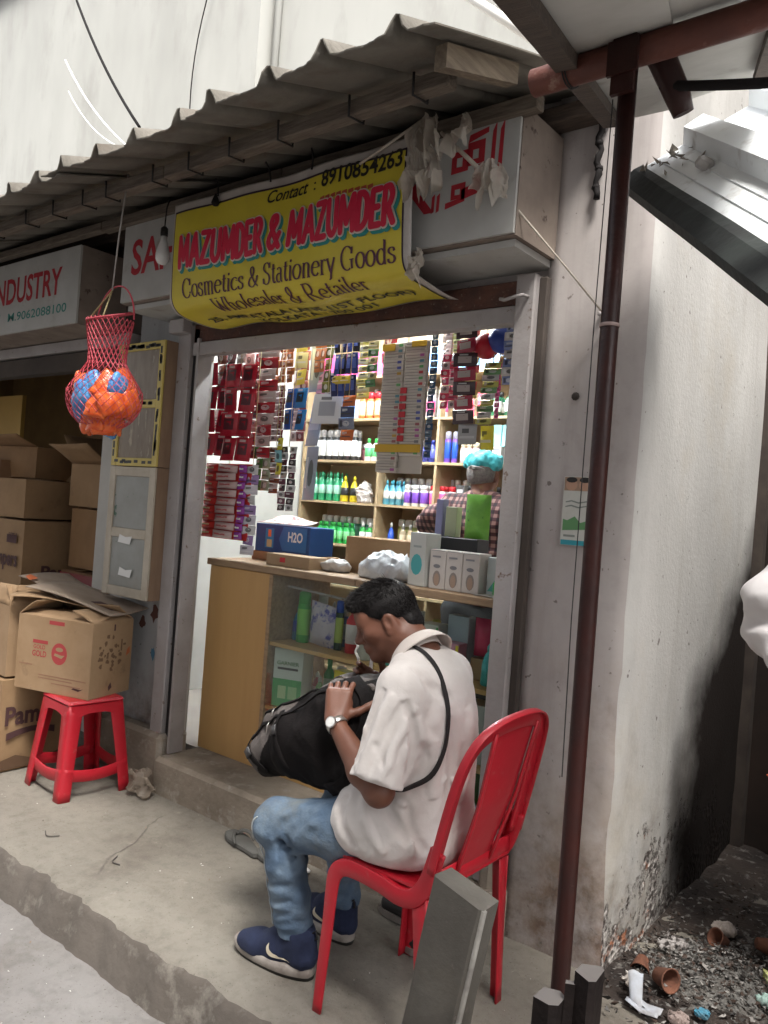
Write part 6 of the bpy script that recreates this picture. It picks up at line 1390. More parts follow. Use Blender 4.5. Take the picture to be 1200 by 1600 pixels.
# fuller shelves: short second tiers and packs pushed between the bottles
for (z, x0, x1, col, sub_, lab) in ((2.0, -4.02, -3.64, (0.10, 0.22, 0.45), (0.6, 0.6, 0.6), 'blue soap carton'), (2.0, -2.74, -2.58, (0.55, 0.08, 0.12), (0.6, 0.5, 0.4), 'red soap carton'), (1.715, -3.33, -3.06, (0.50, 0.30, 0.10), (0.6, 0.55, 0.5), 'orange cream carton'), (1.43, -2.74, -2.72, (0.1, 0.1, 0.1), (0.5, 0.5, 0.5), 'black carton')):
    cartons_row(x0, x1, YS+0.02, z, 0.058, 0.06, 0.075, plain(col, 0.4), plain(sub_, 0.4), lab+' in a stack on the back shelf', lab+'s on the back shelf', [(rc0(-0.7, 0.7, 0.35, 0.65), plain(sub_, 0.4))], rows=2)
for (z, x0, x1, h, body, lab) in ((1.715, -4.0, -3.6, 0.13, (0.30, 0.08, 0.10), 'wine red'), (1.43, -3.33, -2.75, 0.19, (0.05, 0.12, 0.30), 'deep blue'), (1.14, -3.3, -2.45, 0.20, (0.30, 0.34, 0.10), 'olive'), (2.0, -3.6, -2.8, 0.23, (0.45, 0.42, 0.40), 'pale grey'), (1.14, -4.0, -3.4, 0.19, (0.06, 0.25, 0.20), 'sea green')):
    bottles(x0, x1, YS+0.13, z, h, 0.027, plain(body, 0.35), WH, plain(tuple(min(0.7, v*1.5+0.1) for v in body), 0.4), lab+' bottle in the back row of the shelving', lab+' bottles in the back row', 'tall')
# --- hanging goods ------------------------------------------------------
for y in (2.63, 2.76):
    MB().tube([(-3.60, y, 2.235), (-1.30, y, 2.235)], 0.006, n=6).build('hanging_rail', M_steel, label='thin steel rail for hanging goods %s the shop head' % ('just behind' if y < 2.7 else 'further behind'), cat='rail')
def strip(x, y, ztop, zbot, w, cols, label, group=None, rows=8, ncol=1, t=0.010, rz=0.0, lean=0.0, name='sachet_strip', gap=0.04, rough=0.25, dots=None, cat='sachets'):
    """hanging strip of sealed sachets: each sachet its own part"""
    if ztop >= 2.08: rows = max(rows, int(rows*(2.205-zbot)/(ztop-zbot)+0.5)); ztop = 2.205
    t_ = thing(name, label, cat, (x, y, zbot), group, rz); H_ = ztop-zbot; sh_ = H_/rows; sw = w/ncol
    mes = []; hh = sh_*(1-gap)
    for q_, cc in enumerate(cols):
        lum = sum(cc)/3; lite = tuple(min(0.75, v*0.45+0.36) for v in cc); dark = tuple(v*0.22+0.008 for v in cc); pr1, pr2 = (lite, dark) if lum < 0.32 else (dark, lite)
        for var in range(2):
            mbp = pillow(sw*0.97, hh, t, 5, 5); mats = [plain(cc, rough, coat=0.3), plain(pr1, 0.3), plain(pr2, 0.3), plain(dots or cc, 0.35)]; yf = -t/2-0.0009
            Q_ = lambda a0, a1, b0, b1, mi: mbp.add([(a0*sw*0.45, yf, b0*hh), (a1*sw*0.45, yf, b0*hh), (a1*sw*0.45, yf, b1*hh), (a0*sw*0.45, yf, b1*hh)], [(0, 1, 2, 3)], mi)
            if dots is not None: Q_(-0.62, 0.62, 0.26, 0.74, 3); Q_(-0.5, 0.3, 0.80, 0.90, 1)
            elif var == 0: Q_(-0.85, 0.85, 0.30, 0.42, 2); Q_(-0.6, 0.2, 0.56, 0.78, 1)
            else: n0 = 9; mbp.add([(sw*(0.05+0.22*math.cos(2*PI*k/n0)), yf, hh*(0.5+0.26*math.sin(2*PI*k/n0))) for k in range(n0)], [tuple(range(n0))], 1); Q_(-0.75, -0.40, 0.22, 0.80, 2)
            mes.append(mbp.mesh('sachet', mats))
    for j in range(rows):
        for i in range(ncol):
            o = bpy.data.objects.new('sachet', mes[((j*ncol+i) % len(cols))*2+rb.randrange(2)]); COL.objects.link(o); o.parent = t_
            o.location = (-w/2+(i+0.5)*sw+lean*(j*sh_)/H_, rb.uniform(-0.003, 0.003), j*sh_); o.rotation_euler = (rb.uniform(-0.16, 0.16), rb.uniform(-0.035, 0.035), rb.uniform(-0.22, 0.22))
    L_ = 2.235-ztop
    if L_ > 0.004: MB().tube([(lean, 0, H_-0.004), (lean, 0.0, H_+L_)], 0.0016, n=4).build('hanging_cord', M_str, t_, local=True)
    return t_
MR = (0.42, 0.012, 0.03); DR = (0.09, 0.012, 0.02); PI_ = (0.62, 0.36, 0.34)
strip(-3.22, 2.62, 2.075, 1.60, 0.19, [MR, (0.36, 0.01, 0.03)], 'crimson strip of square sachets nearest the left jamb', rows=4, ncol=2, t=0.02, dots=DR, rz=0.25, cat='sachets')
strip(-3.04, 2.60, 2.06, 1.575, 0.19, [MR, (0.38, 0.015, 0.03)], 'front crimson strip of square sachets hanging left of the silver ribbon', rows=4, ncol=2, t=0.02, dots=DR, rz=0.18)
strip(-2.93, 2.68, 2.11, 1.60, 0.13, [(0.36, 0.02, 0.03), (0.5, 0.4, 0.38)], 'red and silver strip of glossy sachets behind the crimson ones', rows=9, t=0.018, rough=0.15)
strip(-3.16, 2.64, 2.13, 1.93, 0.20, [(0.25, 0.10, 0.07), (0.12, 0.03, 0.03), (0.45, 0.36, 0.33)], 'dark glossy bunch of sachets above the crimson strips', rows=3, ncol=3, t=0.02, rough=0.12)
strip(-3.27, 2.70, 2.14, 1.62, 0.12, [(0.30, 0.02, 0.05), (0.50, 0.42, 0.40)], 'glossy red and silver strip squeezed against the left wall', rows=9, t=0.02, rough=0.12)
strip(-3.10, 2.74, 2.14, 1.60, 0.14, [(0.40, 0.05, 0.06), (0.14, 0.02, 0.03), (0.5, 0.3, 0.28)], 'mixed red strip hanging deep behind the crimson sachets', rows=8, ncol=2, t=0.02)
strip(-2.86, 2.84, 2.14, 1.70, 0.10, [(0.5, 0.46, 0.42), (0.30, 0.10, 0.10)], 'cream and rust strip behind the maroon sachets', rows=9, ncol=2)
strip(-2.30, 2.72, 2.14, 1.93, 0.06, [(0.10, 0.25, 0.10), (0.5, 0.45, 0.2)], 'green and straw strip left of the toothbrush card', rows=6)
strip(-1.84, 2.82, 2.14, 1.88, 0.07, [(0.62, 0.58, 0.20), (0.5, 0.1, 0.1)], 'lemon and red strip behind the looped band cards', rows=7)
strip(-1.56, 2.66, 2.14, 1.90, 0.07, [(0.2, 0.25, 0.45), (0.55, 0.52, 0.5)], 'blue and white strip beside the right jamb', rows=7)
strip(-1.98, 2.86, 2.14, 1.96, 0.09, [(0.60, 0.52, 0.48), (0.62, 0.20, 0.28)], 'pale pink strip behind the razor cards', rows=5, ncol=2)
# stacked pouches, red header, pale middle, violet end
pz = thing('pouch_rack', 'rack of pale pouches with red left ends and violet right ends', 'pouches', (-3.07, 2.585, 1.19))
def pch(w, t, m, m2):
    q = pillow(w, 0.036, t, 8, 6); yf = -t/2-0.001; q.add([(-w*0.30, yf, 0.014), (w*0.25, yf, 0.014), (w*0.25, yf, 0.022), (-w*0.30, yf, 0.022)], [(0, 1, 2, 3)], 1); return q.mesh('pouch', [m, m2])
mpm = pch(0.145, 0.030, plain((0.58, 0.42, 0.40), 0.2, coat=0.4), c(0.45, 0.10, 0.10)); mpr = pch(0.10, 0.026, plain((0.55, 0.035, 0.03), 0.2, coat=0.4), c(0.65, 0.5, 0.3)); mpv = pch(0.055, 0.020, plain((0.28, 0.05, 0.32), 0.2, coat=0.4), WH)
MB().box((-0.17, 0.010, 0.0), (0.17, 0.014, 0.37)).build('backing_card', c(0.52, 0.03, 0.03), pz, local=True)
for j in range(9):
    for me_, x in ((mpr, -0.115), (mpm, 0.005), (mpv, 0.120)):
        o = bpy.data.objects.new('pouch', me_); COL.objects.link(o); o.parent = pz; o.location = (x+rb.uniform(-0.005, 0.005), rb.uniform(-0.004, 0.002), 0.004+j*0.0405); o.rotation_euler = (rb.uniform(-0.25, 0.1), rb.uniform(-0.06, 0.06), 0)
MB().tube([(0, 0.012, 0.365), (0, 0.012, 0.40)], 0.002, n=4).build('hanging_cord', M_str, pz, local=True)
strip(-2.90, 2.60, 1.56, 1.125, 0.085, [(0.58, 0.56, 0.62), (0.30, 0.20, 0.42), (0.60, 0.60, 0.60)], 'silver white strip with violet bands reaching down to the counter', rows=9, t=0.014, rough=0.15)
strip(-2.985, 2.70, 2.14, 1.63, 0.045, [(0.62, 0.60, 0.56), (0.40, 0.38, 0.36)], 'narrow silver ribbon of sachets between red and brown goods', rows=16, t=0.012, rough=0.12)
strip(-2.90, 2.75, 2.14, 1.98, 0.15, [(0.40, 0.15, 0.05), (0.34, 0.12, 0.04)], 'orange brown card of sachets under the shop head', rows=4, ncol=3)
strip(-2.775, 2.745, 2.14, 1.965, 0.075, [(0.80, 0.66, 0.10), (0.78, 0.70, 0.30)], 'glowing yellow pack beside the orange brown card', rows=2)
strip(-2.945, 2.76, 1.97, 1.69, 0.13, [(0.20, 0.03, 0.04), (0.40, 0.32, 0.32), (0.16, 0.02, 0.03)], 'maroon and silver strip of sachets left of the blue pack', rows=9, ncol=3, rough=0.15)
strip(-2.79, 2.74, 1.955, 1.745, 0.145, [(0.02, 0.10, 0.38), (0.03, 0.20, 0.50)], 'bright blue card of dark capsules', rows=2, ncol=2, t=0.02, dots=(0.015, 0.02, 0.03))
strip(-2.93, 2.69, 1.655, 1.44, 0.11, [(0.08, 0.26, 0.07), (0.30, 0.36, 0.24)], 'green pack of sachets above the folded white bag', rows=4, ncol=2)
strip(-2.855, 2.70, 1.655, 1.43, 0.075, [(0.22, 0.07, 0.03), (0.45, 0.42, 0.40)], 'brown and white sachet strip beside the green pack', rows=9)
strip(-2.765, 2.70, 1.66, 1.35, 0.11, [(0.05, 0.04, 0.045), (0.46, 0.44, 0.45), (0.10, 0.03, 0.05)], 'black and white sachet strips left of the grey sleeve', rows=10, ncol=2, rough=0.15)
strip(-2.80, 2.67, 1.70, 1.52, 0.045, [(0.62, 0.55, 0.05), (0.20, 0.45, 0.50)], 'yellow and teal tag hung before the black sachets', rows=3)
strip(-2.735, 2.82, 2.15, 1.41, 0.10, [(0.30, 0.36, 0.44), (0.38, 0.42, 0.48)], 'tall grey blue plastic sleeve', rows=3, t=0.008, gap=0.0)
strip(-2.69, 2.79, 2.14, 2.03, 0.075, [(0.42, 0.14, 0.06)], 'small orange brown pack under the shop head', rows=2, ncol=2)
strip(-2.645, 2.80, 2.14, 1.93, 0.055, [(0.16, 0.16, 0.03), (0.10, 0.10, 0.02)], 'olive green strip right of the small orange pack', rows=4)
strip(-2.66, 2.81, 2.03, 1.79, 0.13, [(0.60, 0.30, 0.48), (0.62, 0.58, 0.62)], 'pink and white pack over the price card', rows=3, ncol=2)
strip(-2.60, 2.765, 1.925, 1.775, 0.165, [(0.62, 0.63, 0.64)], 'white card with rows of dark hair pins', rows=1, t=0.006, dots=(0.30, 0.31, 0.34))
strip(-2.485, 2.75, 2.13, 1.90, 0.15, [(0.02, 0.025, 0.10), (0.03, 0.05, 0.22), (0.015, 0.015, 0.02)], 'navy comb cards with yellow headers', rows=2, ncol=4, dots=(0.06, 0.10, 0.34))
strip(-2.50, 2.735, 1.995, 1.955, 0.12, [(0.66, 0.50, 0.06)], 'yellow header labels across the comb cards', rows=1, ncol=2)
strip(-2.425, 2.72, 1.90, 1.69, 0.085, [(0.60, 0.14, 0.03), (0.20, 0.22, 0.30), (0.05, 0.06, 0.12)], 'orange and navy packets under the comb cards', rows=4, ncol=1, t=0.018)
strip(-2.405, 2.79, 2.17, 1.89, 0.085, [(0.80, 0.70, 0.16), (0.82, 0.76, 0.36)], 'bright yellow scalloped strip right of the comb cards', rows=9)
strip(-2.32, 2.86, 2.14, 2.05, 0.07, [(0.42, 0.02, 0.02)], 'small red box hung behind the brush cards', rows=1, t=0.04)
# toothbrush cards: pale bars with coloured brushes, yellow headers
tb = thing('toothbrush_display', 'tall hanging card of boxed toothbrushes with yellow headers', 'toothbrushes', (-2.10, 2.70, 1.55))
BRC = [(0.58, 0.53, 0.47), (0.54, 0.49, 0.44), (0.60, 0.56, 0.50)]
tbm = []
for i_, (bc, hc_) in enumerate(zip(BRC*3, [(0.45, 0.05, 0.05), (0.10, 0.25, 0.30), (0.12, 0.35, 0.12), (0.40, 0.10, 0.30), (0.50, 0.30, 0.05), (0.08, 0.10, 0.35), (0.3, 0.1, 0.1), (0.4, 0.36, 0.3), (0.2, 0.2, 0.2)])):
    q = MB().box((-0.056, -0.008, 0), (0.056, 0.008, 0.023), ch=0.002); q.box((-0.048, -0.0095, 0.010), (0.030, -0.008, 0.0135), 1); q.box((0.026, -0.010, 0.006), (0.046, -0.008, 0.017), 2); tbm.append(q.mesh('toothbrush_box', [plain(bc, 0.35), plain((0.32, 0.29, 0.26), 0.4), plain(hc_, 0.4)]))
for col_ in (0, 1):
    for j in range(23):
        if col_ == 1 and j < 3: continue
        o = bpy.data.objects.new('toothbrush_box', tbm[rb.randrange(len(tbm))]); COL.objects.link(o); o.parent = tb; o.location = (-0.060+0.118*col_, rb.uniform(-0.002, 0.002), 0.002+j*0.0243); o.rotation_euler = (0, 0, rb.uniform(-0.03, 0.03))
MB().box((-0.118, 0.010, 0.0), (0.118, 0.013, 0.565)).build('backing_card', c(0.55, 0.50, 0.44), tb, local=True)
MB().box((-0.122, -0.016, 0.088), (0.122, -0.013, 0.122)).build('header_label', c(0.62, 0.38, 0.03), tb, local=True); MB().box((-0.118, -0.016, 0.525), (-0.05, -0.013, 0.556)).build('header_label', c(0.62, 0.38, 0.03), tb, local=True); MB().box((0.04, -0.016, 0.535), (0.118, -0.013, 0.560)).build('header_label', c(0.62, 0.38, 0.03), tb, local=True)
for j in range(7):
    MB().box((-0.006, -0.014, 0.135+0.034*j), (0.028, -0.011, 0.160+0.034*j)).build('red_sticker', c(0.48, 0.02, 0.03), tb, local=True)
MB().tube([(0, 0.012, 0.56), (0, 0.012, 0.685)], 0.002, n=4).build('hanging_cord', M_str, tb, local=True)
strip(-1.965, 2.72, 2.14, 1.62, 0.035, [(0.03, 0.08, 0.16), (0.10, 0.16, 0.22)], 'narrow dark blue strip right of the toothbrush card', rows=18)
strip(-1.90, 2.75, 2.06, 1.83, 0.085, [(0.55, 0.04, 0.10), (0.60, 0.45, 0.45), (0.58, 0.03, 0.08)], 'pink red cards of razors', rows=7, ncol=2)
strip(-1.93, 2.80, 2.14, 2.06, 0.08, [(0.60, 0.50, 0.50), (0.45, 0.52, 0.20)], 'small pale and lime pack above the razor cards', rows=2, ncol=2)
strip(-1.75, 2.65, 2.10, 1.75, 0.108, [(0.05, 0.025, 0.03), (0.34, 0.02, 0.05)], 'black and red card strip of looped bands', rows=6, t=0.010, dots=(0.40, 0.34, 0.32), lean=-0.02)
strip(-1.735, 2.66, 1.755, 1.67, 0.085, [(0.40, 0.40, 0.40)], 'grey paper tail under the looped band cards', rows=1, t=0.004)
strip(-1.69, 2.70, 2.0, 1.755, 0.075, [(0.50, 0.50, 0.12), (0.46, 0.46, 0.44), (0.16, 0.34, 0.14)], 'yellow green striped strip tilted beside the balls', rows=10, lean=0.03)
strip(-1.645, 2.72, 2.0, 1.78, 0.022, [(0.60, 0.06, 0.25)], 'thin pink strip by the yellow green one', rows=10)
strip(-1.66, 2.80, 2.10, 2.0, 0.085, [(0.55, 0.42, 0.14)], 'straw coloured sponge pack near the right jamb', rows=2, ncol=3)
strip(-1.475, 2.56, 2.02, 1.79, 0.045, [(0.52, 0.47, 0.46), (0.46, 0.42, 0.42)], 'pale strip hung just inside the right jamb', rows=9)
for (x, z, col, lab) in ((-1.70, 2.065, (0.45, 0.015, 0.03), 'red rubber ball hanging near the shop head'), (-1.635, 2.085, (0.03, 0.06, 0.30), 'blue rubber ball hanging near the shop head')):
    mb = MB(); mb.lathe([(0.052*math.sin(PI*k/10)+0.0005, -0.052*math.cos(PI*k/10)) for k in range(11)], 16, c=(x, 2.70, z)); mb.tube([(x, 2.70, z+0.05), (x, 2.705, 2.235)], 0.002, n=4); mb.build('rubber_ball', plain(col, 0.3), label=lab, cat='ball')
for (x, y, z, w, h, col, lab) in ((-1.60, 2.80, 1.66, 0.075, 0.13, YE, 'yellow plastic pack hanging above the teal cap'),):
    strip(-1.70, 2.76, 1.76, 1.66, 0.06, [(0.70, 0.60, 0.04)], lab, rows=1, t=0.03)

# --- things on the counter ------------------------------------------------
ZC = 1.0925
def pbox(name, x0, x1, y0, y1, z0, z1, m, label, cat='box', rz=0.0, prints=()):
    t_ = thing(name, label, cat, ((x0+x1)/2, (y0+y1)/2, z0), None, rz); w, d, h = (x1-x0)/2, (y1-y0)/2, z1-z0
    MB().box((-w, -d, 0), (w, d, h), ch=0.002).build('carton_body', m, t_, local=True)
    for k, (pl_, mm) in enumerate(prints): MB().add([(a*w, -d-0.0006-0.0004*k, b*h) for a, b in pl_], [tuple(range(len(pl_)))]).build('printing', mm, t_, local=True)
    return t_
rc = lambda a, b, c_, d: [(a, c_), (b, c_), (b, d), (a, d)]
M_card = mat('brown_card', (0.30, 0.185, 0.095), (0.25, 0.15, 0.075), 5, 0.85, bump=0.12, bscale=60)
pbox('flat_carton', -3.06, -2.62, 2.78, 2.96, ZC, ZC+0.045, M_card, 'flattened brown carton under the blue water carton')
hb = pbox('water_carton', -3.04, -2.66, 2.78, 2.95, ZC+0.046, ZC+0.185, c(0.015, 0.06, 0.20), 'blue carton printed H2O on the counter end', prints=[(rc(-0.62, -0.30, 0.15, 0.85), c(0.03, 0.20, 0.40)), (rc(-0.52, -0.40, 0.55, 0.8), OR), (rc(-0.55, -0.36, 0.18, 0.45), c(0.5, 0.4, 0.2)), ([(-0.1, 0.5), (0.05, 0.95), (0.9, 0.95), (0.9, 0.1), (0.05, 0.1)], c(0.03, 0.14, 0.36))])
mb = MB(); text_on(mb, 'H2O', 0.045, lambda u, v: (u, -0.0880, v), 0.045, 0.062, width=0.10, bold=0.03); mb.build('printing', WH, hb, local=True)
pbox('flat_carton', -2.78, -2.50, 2.62, 2.74, ZC, ZC+0.055, mat('pale_card', (0.38, 0.27, 0.17), (0.33, 0.23, 0.14), 6, 0.8), 'long low pale carton at the counter front edge', prints=[(rc(-0.35, -0.1, 0.35, 0.75), RE)])
pbox('brown_carton', -2.44, -2.08, 2.80, 2.95, ZC, ZC+0.165, M_card, 'open brown carton behind the white carrier bag', rz=0.08, prints=[(rc(-0.5, 0.0, 0.05, 0.35), mat('label_paper', (0.55, 0.53, 0.5)))])
mb = MB(); mb.grid(lambda u, v: (-3.06+0.30*u, 2.80+0.14*v, ZC+0.192+0.012*math.sin(u*5)*v+0.03*v*v), 10, 6, thick=0.002); mb.build('paper_sheaf', mat('printed_paper', (0.58, 0.45, 0.42), (0.5, 0.1, 0.1), 30, 0.6, lo=0.55, hi=0.6), label='curling printed paper lying on the blue carton', cat='paper')
M_bag = film('white_carrier_film', (0.62, 0.64, 0.66), 0.96)
def crumple(name, cx, cy, z, rx, ry, rz_, seed, m, label, cat, amp=0.012):
    s_ = SDF((cx-rx-0.04, cy-ry-0.04, z-0.01), (cx+rx+0.04, cy+ry+0.04, z+rz_*2+0.05), min(0.004, rx/14)); s_.ell((cx, cy, z+rz_*0.75), (rx, ry, rz_), 0.0); s_.ell((cx+rx*0.55, cy, z+rz_*0.6), (rx*0.5, ry*0.8, rz_*0.8), 0.03)
    s_.ripple(amp*0.7, 2.2/rx, seed); s_.creased(amp*1.6, 3.4/rx, seed+1); s_.creased(amp*0.5, 8.0/rx, seed+2); s_.clip((0, 0, z+0.002), (0, 0, -1)); return s_.build(name, m, smooth_it=0, label=label, cat=cat)
crumple('carrier_bag', -2.10, 2.70, ZC, 0.155, 0.09, 0.062, 3, mat('white_plastic_bag', (0.60, 0.62, 0.64), (0.52, 0.54, 0.57), 14, 0.3, bump=0.4, bscale=40), 'crumpled white carrier bag in the middle of the counter', 'bag')
crumple('carrier_bag', -2.43, 2.72, ZC, 0.075, 0.055, 0.035, 8, mat('clear_plastic_bag', (0.50, 0.48, 0.46), (0.42, 0.40, 0.38), 14, 0.25), 'small crumpled clear bag beside the low pale carton', 'bag', 0.008)
crumple('carrier_bag', -3.50, 4.16, 1.43, 0.055, 0.05, 0.085, 12, mat('clear_plastic_bag2', (0.45, 0.40, 0.36), (0.36, 0.32, 0.29), 14, 0.25), 'bunched clear bag on the middle shelf', 'bag', 0.008)
pbox('tall_carton', -1.945, -1.845, 2.62, 2.70, ZC, ZC+0.215, c(0.60, 0.62, 0.60), 'tall white carton with teal swirl standing left of the head cartons', rz=-0.25, prints=[(ell(0.0, 0.40, 0.7, 0.20), TE), (rc(-0.5, 0.5, 0.72, 0.76), c(0.35, 0.4, 0.4))])
hi = [(ell(0, 0.27, 0.50, 0.20), c(0.30, 0.26, 0.24)), (ell(0, 0.24, 0.33, 0.16), c(0.42, 0.30, 0.23)), (ell(-0.05, 0.58, 0.45, 0.05), c(0.22, 0.22, 0.24)), (rc(-0.65, 0.4, 0.80, 0.845), c(0.28, 0.28, 0.3)), (rc(-0.9, 0.9, 0.97, 0.985), c(0.3, 0.3, 0.3))]
for k, lab in enumerate(('white hair dye carton with grey head picture next to the tall carton', 'middle white hair dye carton of the three on the counter', 'white hair dye carton at the end of the three on the counter')):
    pbox('dye_carton', -1.835+0.078*k, -1.760+0.078*k, 2.615, 2.70, ZC, ZC+0.155, mat('dye_white', (0.62, 0.58, 0.55), rough=0.4), lab, prints=hi)
pbox('dye_carton', -1.595, -1.545, 2.66, 2.74, ZC, ZC+0.145, c(0.55, 0.60, 0.60), 'pale carton with green wave set back right of the dye cartons', prints=[([(-0.8, 0.1), (0.8, 0.1), (0.8, 0.5), (0.0, 0.3)], c(0.1, 0.4, 0.35))])
pbox('black_case', -1.90, -1.68, 2.71, 2.80, ZC, ZC+0.205, BK, 'black case behind the hair dye cartons')
mb = pillow(0.115, 0.18, 0.05); o = mb.build('refill_pouch', mat('lime_green_pouch', (0.22, 0.52, 0.08), (0.15, 0.42, 0.06), 18, 0.3, c3=(0.03, 0.20, 0.03), s3=26, lo3=0.6, hi3=0.66), local=True, label='lime green refill pouch standing behind the dye cartons', cat='pouch'); o.location = (-1.715, 2.755, ZC+0.206)
pbox('slim_carton', -1.925, -1.890, 2.76, 2.80, ZC+0.206, ZC+0.36, c(0.25, 0.25, 0.42), 'slim blue violet carton on the black case'); pbox('slim_carton', -1.875, -1.82, 2.76, 2.80, ZC+0.206, ZC+0.33, c(0.42, 0.46, 0.30), 'slim pale green carton on the black case')
MB().lathe([(0.028, 0), (0.030, 0.004), (0.030, 0.045), (0.026, 0.05)], 16, c=(-1.52, 2.64, ZC+0.006)).build('green_tin', GR2, label='round green tin on loose papers at the counter end', cat='tin')
MB().grid(lambda u, v: (-1.60+0.18*u, 2.58+0.12*v, ZC+0.002+0.003*math.sin(u*7)), 8, 4, thick=0.002).build('loose_papers', mat('loose_paper', (0.55, 0.54, 0.5)), label='loose papers under the green tin', cat='paper')

# --- goods inside the glass counter ---------------------------------------
Z1, Z2, Z0 = 0.7525, 0.4625, 0.1855
def one(name, x, z, h, r, body, cap, lab, label, kind='round', y=2.68, sq=0.7, rz=0.3):
    return place(name, bottle_mesh(name, h, r, body, cap, lab, kind, sq), x, y, z, rz, label, 'bottle', None)
one('bottle', -2.615, Z1, 0.165, 0.030, c(0.02, 0.18, 0.36), c(0.02, 0.25, 0.45), BL, 'sea blue trigger bottle on the counter shelf', 'cone', y=2.70); one('bottle', -2.565, Z1, 0.235, 0.032, c(0.05, 0.36, 0.06), c(0.05, 0.36, 0.06), c(0.20, 0.55, 0.10), 'tall leaf green bottle on the counter shelf', 'tall')
o = pillow(0.15, 0.20, 0.05).build('powder_pouch', mat('powder_pouch_print', (0.48, 0.44, 0.52), (0.10, 0.10, 0.35), 16, 0.3, lo=0.52, hi=0.60, c3=(0.16, 0.30, 0.10), s3=9, lo3=0.6, hi3=0.65), local=True, label='white and violet washing powder pouch in the counter', cat='pouch'); o.location = (-2.445, 2.68, Z1); o.rotation_euler = (0.12, 0.12, 0)
one('bottle', -2.345, Z1, 0.22, 0.020, c(0.015, 0.05, 0.03), BL, c(0.35, 0.45, 0.1), 'slim dark green bottle beside the powder pouch', 'tall'); one('bottle', -2.262, Z1, 0.21, 0.034, RE, c(0.5, 0.1, 0.1), c(0.60, 0.55, 0.55), 'red bottle with white label in the counter', 'round')
pbox('counter_carton', -1.90, -1.80, 2.66, 2.74, Z1, Z1+0.19, c(0.58, 0.60, 0.56), 'white carton with green edge inside the counter', prints=[(rc(-0.8, 0.8, 0.6, 0.66), c(0.35, 0.35, 0.35)), (rc(0.8, 0.95, 0.05, 0.95), GR2)]); pbox('counter_carton', -1.785, -1.685, 2.64, 2.70, Z1, Z1+0.135, c(0.62, 0.30, 0.42), 'pink baby care carton inside the counter', prints=[(ell(0, 0.4, 0.5, 0.22), c(0.45, 0.10, 0.30)), (rc(0.7, 0.98, 0.05, 0.95), YE)]); pbox('counter_carton', -1.79, -1.69, 2.71, 2.76, Z1, Z1+0.235, c(0.40, 0.50, 0.58), 'pale blue carton behind the pink carton')
o = pillow(0.10, 0.15, 0.05).build('refill_pouch', c(0.48, 0.03, 0.10), local=True, label='crimson pouch in the counter beside the pink carton', cat='pouch'); o.location = (-1.615, 2.72, Z1+0.09)
pbox('counter_carton', -1.66, -1.57, 2.69, 2.76, Z1, Z1+0.085, c(0.3, 0.2, 0.1), 'brown carton below the crimson pouch')
one('bottle', -1.545, Z1, 0.16, 0.030, TE, TE, TE, 'teal bottle at the right end of the counter shelf', 'cone', y=2.64); one('bottle', -1.48, Z1, 0.19, 0.028, c(0.1, 0.3, 0.32), WH, TE, 'dark teal bottle at the very end of the counter shelf', 'round', y=2.66)
for (x, col, l) in ((-2.17, c(0.5, 0.25, 0.05), 'amber'), (-2.09, c(0.35, 0.4, 0.1), 'olive'), (-2.0, c(0.1, 0.2, 0.4), 'slate blue')): one('bottle', x, Z1, 0.18, 0.030, col, BK, WH, l+' bottle with black cap in the middle of the counter', 'round')
gb = pbox('shampoo_carton', -2.66, -2.515, 2.60, 2.72, Z2, Z2+0.262, c(0.50, 0.55, 0.52), 'green and white carton on the lower counter shelf', rz=0.35, prints=[(rc(-0.98, 0.98, 0.0, 0.48), c(0.04, 0.30, 0.08)), (rc(-0.6, -0.05, 0.14, 0.36), c(0.4, 0.55, 0.3)), (rc(0.1, 0.7, 0.14, 0.36), c(0.3, 0.5, 0.25)), (rc(-0.7, 0.7, 0.64, 0.68), BK)])
mb = MB(); text_on(mb, 'GARNIER', 0.016, lambda u, v: (u, -0.0625, v), -0.055, 0.19, width=0.11, bold=0.02); mb.build('printing', c(0.05, 0.15, 0.05), gb, local=True)
for (x, h, r, b_, k_, l) in ((-2.435, 0.16, 0.026, c(0.10, 0.22, 0.06), 'cone', 'leaf green flask'), (-2.385, 0.10, 0.02, CLR, 'round', 'stubby amber flask'), (-2.35, 0.13, 0.02, c(0.06, 0.10, 0.04), 'tall', 'black green flask'), (-2.05, 0.2, 0.03, c(0.3, 0.1, 0.05), 'round', 'russet bottle'), (-1.95, 0.18, 0.03, GR2, 'tall', 'bright green bottle'), (-1.86, 0.19, 0.03, c(0.25, 0.2, 0.4), 'round', 'lavender bottle'), (-1.76, 0.17, 0.03, c(0.02, 0.15, 0.1), 'cone', 'bottle green flask')): one('bottle', x, Z2, h, r, b_, c(0.3, 0.3, 0.28), CR, l+' on the lower counter shelf', k_)
pbox('counter_carton', -2.32, -2.24, 2.64, 2.70, Z2, Z2+0.21, YE, 'yellow carton on the lower counter shelf')
pbox('counter_carton', -1.63, -1.50, 2.60, 2.70, Z2, Z2+0.22, mat('frosted_pack', (0.35, 0.37, 0.36), rough=0.2), 'frosted clear pack at the end of the lower counter shelf')
for k, (x, w, h, col, l) in enumerate(((-2.60, 0.12, 0.22, (0.40, 0.38, 0.34), 'grey'), (-2.44, 0.13, 0.20, (0.45, 0.3, 0.15), 'tan'), (-2.28, 0.13, 0.23, (0.2, 0.28, 0.2), 'moss green'), (-2.12, 0.13, 0.2, (0.3, 0.1, 0.1), 'dull red'), (-1.96, 0.13, 0.24, (0.15, 0.2, 0.3), 'dull blue'), (-1.80, 0.12, 0.2, (0.5, 0.45, 0.2), 'mustard'))): pbox('counter_carton', x-w/2, x+w/2, 2.62, 2.78, Z0, Z0+h, c(*col), l+' carton on the bottom counter shelf')
